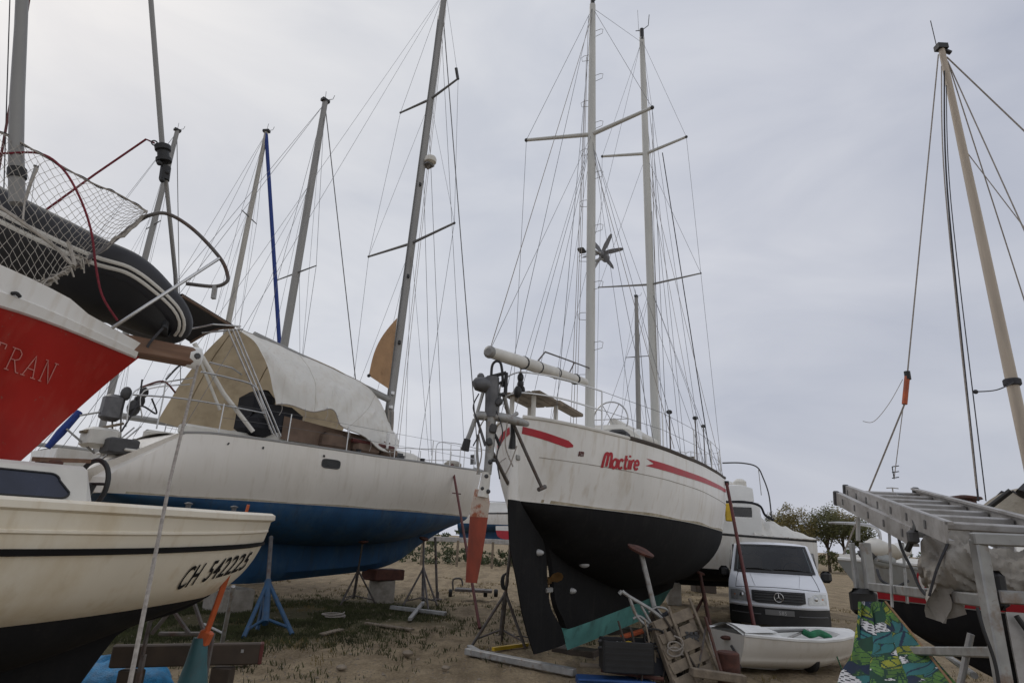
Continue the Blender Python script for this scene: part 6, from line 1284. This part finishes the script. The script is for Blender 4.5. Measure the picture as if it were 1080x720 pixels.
# ------------------------------------------------------------------ yachts standing farther off
def far_yacht(label, top, Y, r, deg, L=10.5, sp=(), spl=1., m='mast_alu', blue=None, group='yachts standing behind the sloop', am=.58, taper=.75, deckz=3.3, lines=2):
    T = at(*top, Y); h = Vector((sin(radians(deg)), cos(radians(deg)))); o = Vector((T.x, T.y))-h*L*am; fr = Frame(o.x, o.y, deg)
    t = thing('yacht', label, 'sailing boat', fr.w(L*.5, 0, 0), fr.rotz, group); k = L/11
    H = Hull(fr, L, [(0, deckz), (L*.5, deckz-.05), (L, deckz+.35)], [(0, 1.05*k), (L*.45, 1.75*k), (L*.8, 1.1*k), (L, .03)], [(0, 2.1), (L, 2.15)], [(0, .6*k), (L*.45, 1.6*k), (L*.8, .7*k), (L*.95, .01), (L, .01)],
             [(0, 2.0), (L*.5, 1.5), (L*.9, 2.0), (L, 2.6)], [(0, 2.1), (L*.2, 1.6), (L*.35, .6), (L*.6, .5), (L*.75, 1.5), (L*.93, 2.1), (L, deckz+.2)], [(0, .05), (L*.5, .18), (L, .01)])
    H.build(['hull_white', 'black_bottom'], t, lambda a, z: 0 if z > 2.12 else 1, transom=True, n=36); H.deck('off_white', t, n=16)
    base = fr.w(L*am, 0, deckz); ms = MB().tube([base.lerp(T, i/6) for i in range(7)], [r]*4+[r*.97, r*.9, r*taper], 10, flat=.8).build('mast', m, t)
    nn = fr.n.to_3d(); mb = MB(); mb.box(T+up*.03, (.32, .2, .12), Matrix.Rotation(fr.rotz, 3, 'Z')); mb.tube([T, T+up*.5-nn*.05], .01, 5); mb.tube([T+up*.05, T+Vector((.3, 0, .12)), T+Vector((.34, 0, .3))], .012, 5); mb.build('masthead_gear', 'plastic_black', ms)
    for sd in (1, -1):
        prev = T-up*.2
        for px, py in sp:
            c = on(base, T, at(px, py, Y).z); tip = c+nn*sd*spl; MB().tube([c, tip], [.035, .022], 6).build('spreader', 'alu_dark', ms); wire(prev, tip, ms, .008); prev = tip
        wire(prev, fr.w(L*am-.1, sd*H.B(L*am)*.95, deckz), ms, .008); wire(on(base, T, T.z*.62), fr.w(L*am+.5, sd*H.B(L*am)*.9, deckz), ms, .007)
        if lines > 1: wire(on(base, T, T.z*.8), fr.w(L*.3, sd*1.3, deckz), ms, .006, 'backstay'); wire(on(base, T, T.z*.93), fr.w(L*am+.15, sd*H.B(L*am)*.95, deckz), ms, .006); wire(T-up*.1, fr.w(.1, sd*.9, deckz), ms, .008, 'backstay')
    fo = wire(T-up*.1, fr.w(L-.1, 0, deckz+.4), ms, .09 if blue else .02, 'furled_genoa' if blue else 'forestay', blue or 'alu_dark')
    MB().tube([fr.w(L*am-.2, 0, deckz+1.2), fr.w(L*.15, 0, deckz+1.15)], .09, 8).build('boom', m, t)
    cr_ = MB(); cr_.box(fr.w(L*.5, 0, deckz+.2), (L*.35, 1.8*k, .45), Matrix.Rotation(fr.rotz, 3, 'Z'), bev=.12); cr_.build('coachroof', 'off_white', t)
    for a in (.35*L, .6*L): MB().box(fr.w(a, 0, .27), (.4, .9, .6), Matrix.Rotation(fr.rotz, 3, 'Z'), bev=.02).build('keel_chock', 'concrete', t)
    return t
far_yacht('yacht behind the white tent, its thick grey mast rising from the tent ridge', (343, 107), 20.5, .15, 38, 10.5, ((315, 288),), 1.2)
far_yacht('yacht with the dark blue furled genoa beside its tan-grey mast', (281, 139), 25.5, .13, 98, 9.5, ((262, 229),), .65, 'mast_pale', 'rope_blue')
far_yacht('yacht whose short raked-looking grey mast crosses the black furling drum', (187, 138), 27, .15, 38, 9.5, ((158, 237),), .8)
far_yacht('distant yacht with a thin mast seen through the safety net', (38, 176), 42, .17, 30, 9, (), .8, lines=1, group='distant yachts')
far_yacht('distant yacht with a short grey mast seen between the two ketch masts', (671, 313), 36, .15, 24, 10, ((671, 376),), .75, lines=1, group='distant yachts')
# long stays crossing the sky at the left belong to the thick-masted yacht
# ------------------------------------------------------------------ motor cruiser and covered boat behind the van
GF = Frame(9.3, 19.5, 281); Rg = Matrix.Rotation(GF.rotz, 3, 'Z')
mc = thing('motor_cruiser', 'white motor cruiser with flying bridge, bent rail and white cockpit cover behind the van', 'motor boat', GF.w(2.5, 0, 0), GF.rotz)
GH = Hull(GF, 7, [(0, 2.05), (3, 2.15), (7, 2.5)], [(0, 1.2), (3, 1.35), (5.5, .9), (7, .05)], [(0, 1.1), (7, 1.2)], [(0, 1.0), (3, 1.1), (5.5, .4), (6.3, .01), (7, .01)], [(0, .8), (4, .7), (7, 1.5)], [(0, .6), (4.5, .55), (5.8, 1.0), (6.5, 1.6), (7, 2.4)], [(0, .05), (7, .01)])
GH.build(['hull_white', 'black_bottom'], mc, lambda a, z: 0 if z > 1.1 else 1, transom=True, n=40); GH.deck('off_white', mc, n=16); GH.rail('plastic_black', mc, .035, -.05, name='rubbing_strake')
def loft(name, secs, m, parent, fr, cap=True):
    rows = [[fr.w(a, hw*x, z0+h*y) for x, y in ((1.04, 0), (1, .5), (.93, .93), (.8, 1), (0, 1.05), (-.8, 1), (-.93, .93), (-1, .5), (-1.04, 0))] for a, hw, z0, h in secs]
    mb = MB(); mb.quadgrid(rows); mb.poly(rows[0]); mb.poly(list(reversed(rows[-1]))); return mb.build(name, m, parent)
cab2 = loft('cabin', [(1.45, 1.08, 2.1, .95), (4.2, 1.08, 2.1, 1.0), (4.9, .85, 2.2, .35), (5.8, .5, 2.3, .1)], 'white_paint', mc, GF)
loft('flying_bridge', [(1.6, .95, 3.07, .42), (1.9, .98, 3.07, .50), (3.2, .95, 3.07, .52), (3.9, .85, 3.07, .12)], 'white_paint', mc, GF)
for a in (2.1, 3.2): MB().box(GF.w(a, -1.06, 2.72), (.8, .03, .34), Rg, bev=.01).build('cabin_window', 'glass_dark', cab2)
MB().box(GF.w(1.44, -.45, 2.5), (.03, .55, .9), Rg, bev=.01).build('cabin_door', 'glass_dark', cab2)
for a, b in ((1.9, -.5), (2.1, .4), (2.8, -.1)): MB().box(GF.w(a, b, 3.62), (.35, .45, .3), Rg, bev=.08).build('bridge_seat', 'off_white', mc)
Yb = 19.2
tb('flybridge_rail', smooth_path([at(762, 488, Yb), at(782, 488, Yb), at(798, 492, Yb), at(805, 504, Yb), at(811, 522, Yb), at(814, 548, Yb)]), .022, 'plastic_grey', mc, 6)
tb('flybridge_rail', [at(800, 495, Yb), at(803, 522, Yb)], .012, 'galv', mc, 6)
tb('awning_frame', smooth_path([at(766, 529, 18.2), at(785, 529, 18.2), at(801, 533, 18.2), at(807, 543, 18.2), at(816, 548, 18.2)]), .035, 'dark_cloth', mc, 6)
MB().box(at(769, 540, 18.1), (.22, .12, .5), Rg, bev=.03).build('lifebuoy_case', 'yellow', mc)
rows = []
for i in range(25):
    t = i/24; a = -.05+1.75*t; hgt = .10+.62*t**.9; rows.append([GF.w(a, 1.24*x+.02*sin(i*2+x*7), 2.03+.05*t+hgt*(1-abs(x)**1.7)*(1+.10*sin(i*1.1+x*6))+.04*mnoise.noise((i*.5, x*4, 1))) for x in [k/10 for k in range(-10, 11)]])
MB().quadgrid(rows).build('cockpit_cover', 'tarp_white', mc); tb('cover_hem', [r[0] for r in rows], .015, 'rope_grey', mc, 5)
for a in (1.2, 4.0): MB().box(GF.w(a, 0, .3), (.4, 1.2, .64), Rg, bev=.03).build('chock', 'concrete', mc)
# white launch and guard rail far behind the orange blade
EF = Frame(-3.2, 47, 96); Re = Matrix.Rotation(EF.rotz, 3, 'Z')
lw = thing('white_launch', 'far white launch with dark bottom behind the guard rail, left of the ketch stern', 'motor boat', EF.w(3, 0, 0), EF.rotz)
EH = Hull(EF, 7, [(0, 3.3), (7, 3.6)], [(0, 1.3), (3.5, 1.5), (6, .9), (7, .05)], [(0, 2.55), (7, 2.6)], [(0, 1.2), (3.5, 1.3), (6, .4), (6.8, .01), (7, .01)], [(0, 1.9), (7, 2.4)], [(0, 1.4), (4, 1.2), (6, 1.8), (6.8, 2.6), (7, 3.5)], [(0, .05), (7, .01)])
EH.build(['hull_white', 'blue_bottom'], lw, lambda a, z: 0 if z > 2.57 else 1, transom=True, n=30); EH.deck('off_white', lw, n=12); loft('cabin', [(1, 1.1, 3.2, .9), (3.5, 1.1, 3.25, .9), (4.6, .8, 3.3, .2)], 'white_paint', lw, EF)
EH.rail('plastic_black', lw, .05, -.1, name='rubbing_strake'); tb('boat_rail', [EF.w(.5+.5*i, 1.1, 4.15) for i in range(12)], .02, 'plastic_grey', lw, 5)
for a in (1.5, 5): MB().box(EF.w(a, 0, .7), (.5, 1.2, 1.5), Re, bev=.03).build('cradle_block', 'dark_wood', lw)
QF = Frame(.2, 41, 30)
rb_ = thing('red_tender', 'small red and white tender hull on blocks far behind the rudder', 'dinghy', QF.w(1, 0, 0), QF.rotz)
QH = Hull(QF, 3, [(0, 2.4), (3, 2.5)], [(0, .8), (1.5, .85), (3, .05)], [(0, 1.9), (3, 1.9)], [(0, .7), (1.5, .75), (2.7, .05), (3, .01)], [(0, 1.6), (3, 1.8)], [(0, 1.5), (2, 1.5), (3, 2.3)], [(0, .05), (3, .01)])
QH.build(['white_paint', 'red_paint'], rb_, lambda a, z: 0 if z > 2.1 else 1, transom=True, n=20); MB().box(QF.w(1.2, 0, .75), (.8, .7, 1.5), bev=.03).build('pallet_stack', 'grey_wood', rb_)
f0_, f1_ = gnd(463, 593), gnd(548, 595); f0_ = Vector((-4.6, 37, 0)); f1_ = Vector((3.5, 37.5, 0))
fe = thing('guard_rail', 'long pale metal guard rail on posts far behind the orange blade', 'guard rail', f0_)
MB().beam(f0_+up*1.45, f1_+up*1.45, .06, .28, bev=.02).build('rail', 'alu', fe)
for i in range(5): p = f0_.lerp(f1_, i/4); MB().box(p+up*.7, (.14, .14, 1.45), bev=.01).build('post', 'grey_wood', fe)
# dark hull seen between the ketch bow and the van
IF = Frame(6.0, 25.5, 75)
dk = thing('dark_hull', 'black hulled boat low behind the ketch bow beside the van', 'sailing boat', IF.w(2, 0, 0), IF.rotz)
IH = Hull(IF, 4.5, [(0, 2.0), (4.5, 2.2)], [(0, .9), (2.2, 1.1), (4.5, .05)], [(0, 1.6), (4.5, 1.6)], [(0, .8), (2.2, 1.0), (4.2, .05), (4.5, .01)], [(0, .9), (4.5, 1.4)], [(0, .8), (1.5, .3), (3, .3), (4, 1.2), (4.5, 2.1)], [(0, .05), (4.5, .01)])
IH.build(['hull_white', 'black_bottom'], dk, lambda a, z: 1, transom=True, n=24); IH.deck('off_white', dk, n=10); MB().box(IF.w(2.2, 0, .15), (.8, .8, .35), bev=.02).build('chock', 'dark_wood', dk)
# far lamp post
lp = gnd(962, 606); p = Vector((38, 58, 0)); 
t = thing('lamp_post', 'thin distant twin-headed lamp post above the ladder', 'street lamp', at(942, 600, 62)*1.0); b_ = Vector((at(942, 520, 62).x, 62, 0)); t.location = b_
tb('post', [b_, b_+up*8.2], .07, 'alu', t, 6); tb('lamp_arm', [b_+up*8.1+Vector((-.6, 0, .05)), b_+up*8.2, b_+up*8.1+Vector((.6, 0, .05))], .05, 'alu', t, 6)
# ------------------------------------------------------------------ trees, hedges, ground cover
def leaves(mb, c, rx, ry, rz, n, size, seed):
    rnd = random.Random(seed); cl_ = []
    for _ in range(max(5, n//55)):
        a = rnd.uniform(0, 2*pi); b = math.asin(rnd.uniform(-.7, 1)); q = rnd.uniform(.45, .95); cl_.append((Vector((cos(a)*cos(b)*rx*q, sin(a)*cos(b)*ry*q, sin(b)*rz*q)), rnd.uniform(.22, .42)))
    for _ in range(n):
        o, w = rnd.choice(cl_); d = Vector((rnd.gauss(0, 1), rnd.gauss(0, 1), rnd.gauss(0, 1))).normalized()*rnd.random()**.4*w
        p = Vector(c)+o+Vector((d.x*rx, d.y*ry, d.z*rz)); u1 = Vector((rnd.gauss(0, 1), rnd.gauss(0, 1), rnd.gauss(0, 1))).normalized(); u2 = u1.orthogonal().normalized(); s_ = size*rnd.uniform(.6, 1.4)
        mb.poly([p-u1*s_, p+u2*s_*.5, p+u1*s_, p-u2*s_*.5])
def tree(label, x, y, h, rx, m, seed, group='trees beyond the yard', trunk=.35, n=900):
    t = thing('tree', label, 'tree', (x, y, 0), 0, group); rnd = random.Random(seed); top = Vector((x, y, h)); mb = MB()
    zt = h*trunk; mb.tube([Vector((x, y, -.05)), Vector((x+.05, y, zt)), Vector((x, y, h*.75))], [.16, .11, .03], 8)
    for k in range(6):
        a = k*1.05+seed; mb.tube([Vector((x, y, zt*(.8+.08*k))), Vector((x+cos(a)*rx*.4, y+sin(a)*rx*.4, zt+(h-zt)*.35)), Vector((x+cos(a)*rx*.75, y+sin(a)*rx*.75, zt+(h-zt)*.6))], [.07, .045, .015], 6)
    mb.build('trunk', 'bark', t); mb = MB(); leaves(mb, (x, y, zt+(h-zt)*.52), rx, rx, (h-zt)*.55, int(n*4), .105, seed); mb.build('crown', m, t, smooth=False); return t
for (px, Y, h, rx, m, n), lb in zip(((838, 60, 5.6, 2.0, 'leaf_autumn', 1200), (818, 66, 5.2, 1.8, 'leaf_green', 800), (873, 60, 6.0, 1.9, 'leaf_green', 1100), (890, 62, 5.7, 2.0, 'leaf_autumn', 1100), (910, 58, 4.6, 1.4, 'leaf_green', 800), (853, 70, 4.6, 1.2, 'leaf_dark', 500)),
        ('olive-ochre round tree rising just above the van roof', 'green-brown tree next to the motor cruiser', 'tall green tree with a visible trunk right of the van roof', 'broad ochre tree beside the ladder ends', 'small green tree showing under the ladder ends', 'thin dark little tree between the van roof tree and the tall tree')):
    p = at(px, 580, Y); tree(lb, p.x, Y, h, rx, m, int(px), n=n)
mb = MB()
for i in range(10): p = at(872+8*i, 590, 57); leaves(mb, (p.x, 57, .9), 1.3, .8, .9, 260, .14, i)
pset(mb.build('bushes', 'leaf_green', smooth=False), 'low green bushes along the far edge of the yard', None, None, 'stuff')
mb = MB()
for i in range(44): leaves(mb, (-46+3.1*i, 70+3*sin(i*1.3), 1.0+.4*sin(i*2.1)), 2.0, 1.2, 1.5+.5*sin(i*.9), 170, .2, 100+i)
pset(mb.build('far_hedge', 'leaf_dark', smooth=False), 'dark hedge far behind the yard', None, None, 'stuff')
mb = MB()
for i in range(34): leaves(mb, (-8+.5*i, 39.5+(i % 3)*1.6+.5*sin(i*1.7), .35), .9, .6, .7, 200, .08, 300+i)
pset(mb.build('weeds', 'leaf_dark', smooth=False), 'green weeds along the guard rail', None, None, 'stuff')
rnd = random.Random(5)
def blades(name, m, pts, h0, h1, desc):
    mb = MB()
    for x, y in pts:
        z = gz(x, y); 
        for _ in range(rnd.randint(3, 6)):
            a = rnd.uniform(0, 2*pi); h = rnd.uniform(h0, h1); w = rnd.uniform(.003, .007); bx, by = x+rnd.gauss(0, .035), y+rnd.gauss(0, .035); tx, ty = bx+cos(a)*h*.5, by+sin(a)*h*.5
            mb.poly([(bx-w, by, z-.01), (bx+w, by, z-.01), (bx+cos(a)*h*.18, by+sin(a)*h*.18, z+h*.65), (tx, ty, z+h)])
    return pset(mb.build(name, m, smooth=False), desc, None, None, 'stuff')
P = []
while len(P) < 8200:
    u_, v_ = rnd.gauss(0, 1.9), rnd.gauss(0, 2.9); x = -5.2+u_*cos(radians(-40))-v_*sin(radians(-40)); y = 12.2+u_*sin(radians(-40))+v_*cos(radians(-40))
    if mnoise.noise((x*.8, y*.8, 0)) > -.15: P.append((x, y))
blades('grass', 'grass_blade', P, .02, .08, 'low green grass and weeds under the blue sloop')
P = []
while len(P) < 1800:
    x, y = rnd.uniform(-9, 12), rnd.uniform(8.2, 30)
    if mnoise.noise((x*.5, y*.5, 7)) > .22: P.append((x, y))
blades('dry_grass', 'dry_grass', P, .02, .07, 'sparse dry grass on the sandy yard')
mb = MB()
for _ in range(9000):
    y = 8+22*rnd.random()**1.8; x = rnd.uniform(-.95, .95)*y; r_ = rnd.uniform(.005, .017)*(1 if rnd.random() < .96 else 2.4); c = Vector((x, y, gz(x, y)+r_*.2)); n0 = len(mb.v)
    for d in ((1, 0, 0), (-1, 0, 0), (0, 1, 0), (0, -1, 0), (0, 0, .7), (0, 0, -.7)): mb.v.append(c+Vector([q*r_*rnd.uniform(.7, 1.3) for q in d]))
    for f in ((0, 2, 4), (2, 1, 4), (1, 3, 4), (3, 0, 4), (2, 0, 5), (1, 2, 5), (3, 1, 5), (0, 3, 5)): mb.f.append(tuple(n0+q for q in f)); mb.m.append(0)
pset(mb.build('pebbles', 'pebble'), 'small stones scattered on the sandy yard', None, None, 'stuff')
# ------------------------------------------------------------------ small clutter that fills the yard
random.seed(21)
def bit(name, mb, m, org, label, cat): return pset(mb.build(name, m, None, origin=org), label, cat)
def gp_(x, y): return Vector((x, y, gz(x, y)))
a_ = j(640, 712, .3); bit('old_plank', MB().beam(j(612, 700, .35), j(668, 706, .25), .14, .03, bev=.004), 'grey_wood', a_, 'weathered plank lying between the channel rail and the black crate', 'plank')
bit('scaffold_tube', MB().tube([j(634, 706, .1), j(700, 716, -.2)], .025, 8), 'rust', j(634, 712, .1), 'rusty tube lying across the front of the blue crate', 'tube')
mb = MB(); mb.tube(smooth_path([j(690, 668, .0)+Vector((.13*cos(i*.9), .05*sin(i*1.3), .10*sin(i*.9)-.004*i)) for i in range(22)], 3), .012, 6); bit('cable_loop', mb, 'plastic_black', j(690, 690), 'tangled black cable hanging on the trolley frame', 'cable')
mb = MB(); mb.tube(smooth_path([j(712, 690, -.15)+Vector((.1*cos(i*1.1), -.02*i/6, .07*sin(i*1.1)+.012*i)) for i in range(14)], 3), .010, 6); bit('faded_rope', mb, 'rope_grey', j(712, 710, -.15), 'faded rope hooked over the deck boards of the leaning pallet', 'rope')
for k, (p0, p1, w, m, lb) in enumerate((((700, 650), (742, 716), .05, 'dark_wood', 'dark lath leaning in front of the pallet'), ((744, 650), (762, 712), .07, 'rust', 'rusty angle iron leaning between pallet and drum'), ((682, 676), (676, 720), .06, 'dark_wood', 'black board standing behind the cable loop'))):
    bit('lath', MB().beam(j(*p0, .05-.1*k), j(*p1, -.15), w, .02, bev=.003), m, j(*p1, -.15), lb, 'lath')
mb = MB(); c = j(716, 705, .1); mb.lathe(c-up*.16, [(.09, 0), (.12, .02), (.13, .2), (.135, .21), (.12, .21), (.10, .03)], 16); bit('dark_bucket', mb, 'plastic_black', c-up*.16, 'black bucket half hidden behind the pallet', 'bucket')
# under the cabin boat and the sloop
for k, (px, py, m, lb) in enumerate(((232, 702, 'dark_wood', 'short dark plank offcut beyond the trailer crossbeam'), (350, 668, 'grey_wood', 'grey plank lying in the grass under the sloop'), (410, 662, 'grey_wood', 'thin grey batten on the sand before the pier'))):
    p = gnd(px, py); d = Vector((cos(.4+k), sin(.4+k)*.6, 0))*(.35+.15*k); bit('plank_offcut', MB().beam(p-d+up*.03, p+d+up*.035, .12, .03, bev=.004), m, p, lb, 'plank')
mb = MB(); p = gnd(352, 652); mb.tube(smooth_path([p+Vector((.2*cos(i*.7)*(1+.2*sin(i)), .25*sin(i*.7), .03+.004*i)) for i in range(20)], 3), .014, 6); bit('rope_coil', mb, 'rope_grey', p, 'loose coil of grey rope on the grass beneath the blue hull', 'rope')
mb = MB(); p = gnd(545, 672); mb.tube(smooth_path([p+Vector((.08*i, .06*sin(i*1.7), .02)) for i in range(9)], 3), .011, 6); bit('ground_rope', mb, 'rope_dark', p, 'dark rope end lying on the sand by the yellow bar', 'rope')
for k, (px, py, r_, lb) in enumerate(((430, 690, .07, 'fist-sized pale stone in front of the flat steel rail'), (470, 705, .05, 'small pale stone left of the channel rail end'), (360, 705, .06, 'pale stone in the bare sand below the grass'))):
    p = gnd(px, py); mb = MB(); mb.ball(p+up*r_*.3, r_, 9, 6, (1.2, .9, .6)); bit('stone', mb, 'pebble', p, lb, 'stone')
# things behind the rack on the right
mb = MB(); mb.tube(smooth_path([at(925, 600, 4.6), at(930, 612, 4.55), at(945, 618, 4.5), at(958, 612, 4.4)]), .010, 6); bit('rack_rope', mb, 'rope_dark', at(940, 620, 4.5), 'dark rope slung from the rack posts below the ladder', 'rope')
# wheel ruts and puddle-dark tracks pressed into the sand are part of the ground sheet

random.seed(33)
for k in range(14):
    px, py = random.uniform(668, 735), random.uniform(690, 712); a_ = j(px, py+16, random.uniform(-.25, .25)); b_ = j(px+random.uniform(-28, 14), py-random.uniform(22, 52), random.uniform(-.1, .3)); w_ = random.uniform(.009, .022)
    o = MB().tube(smooth_path([a_, a_.lerp(b_, .5)+Vector((random.uniform(-.04, .04), random.uniform(-.04, .04), 0)), b_]), [w_]*13, 6).build('stick', random.choice(['grey_wood', 'grey_wood', 'dark_wood', 'stand_grey']), None, origin=a_); pset(o, 'thin weathered stick poking out of the junk heap under the ketch', 'stick', 'sticks in the junk heap')
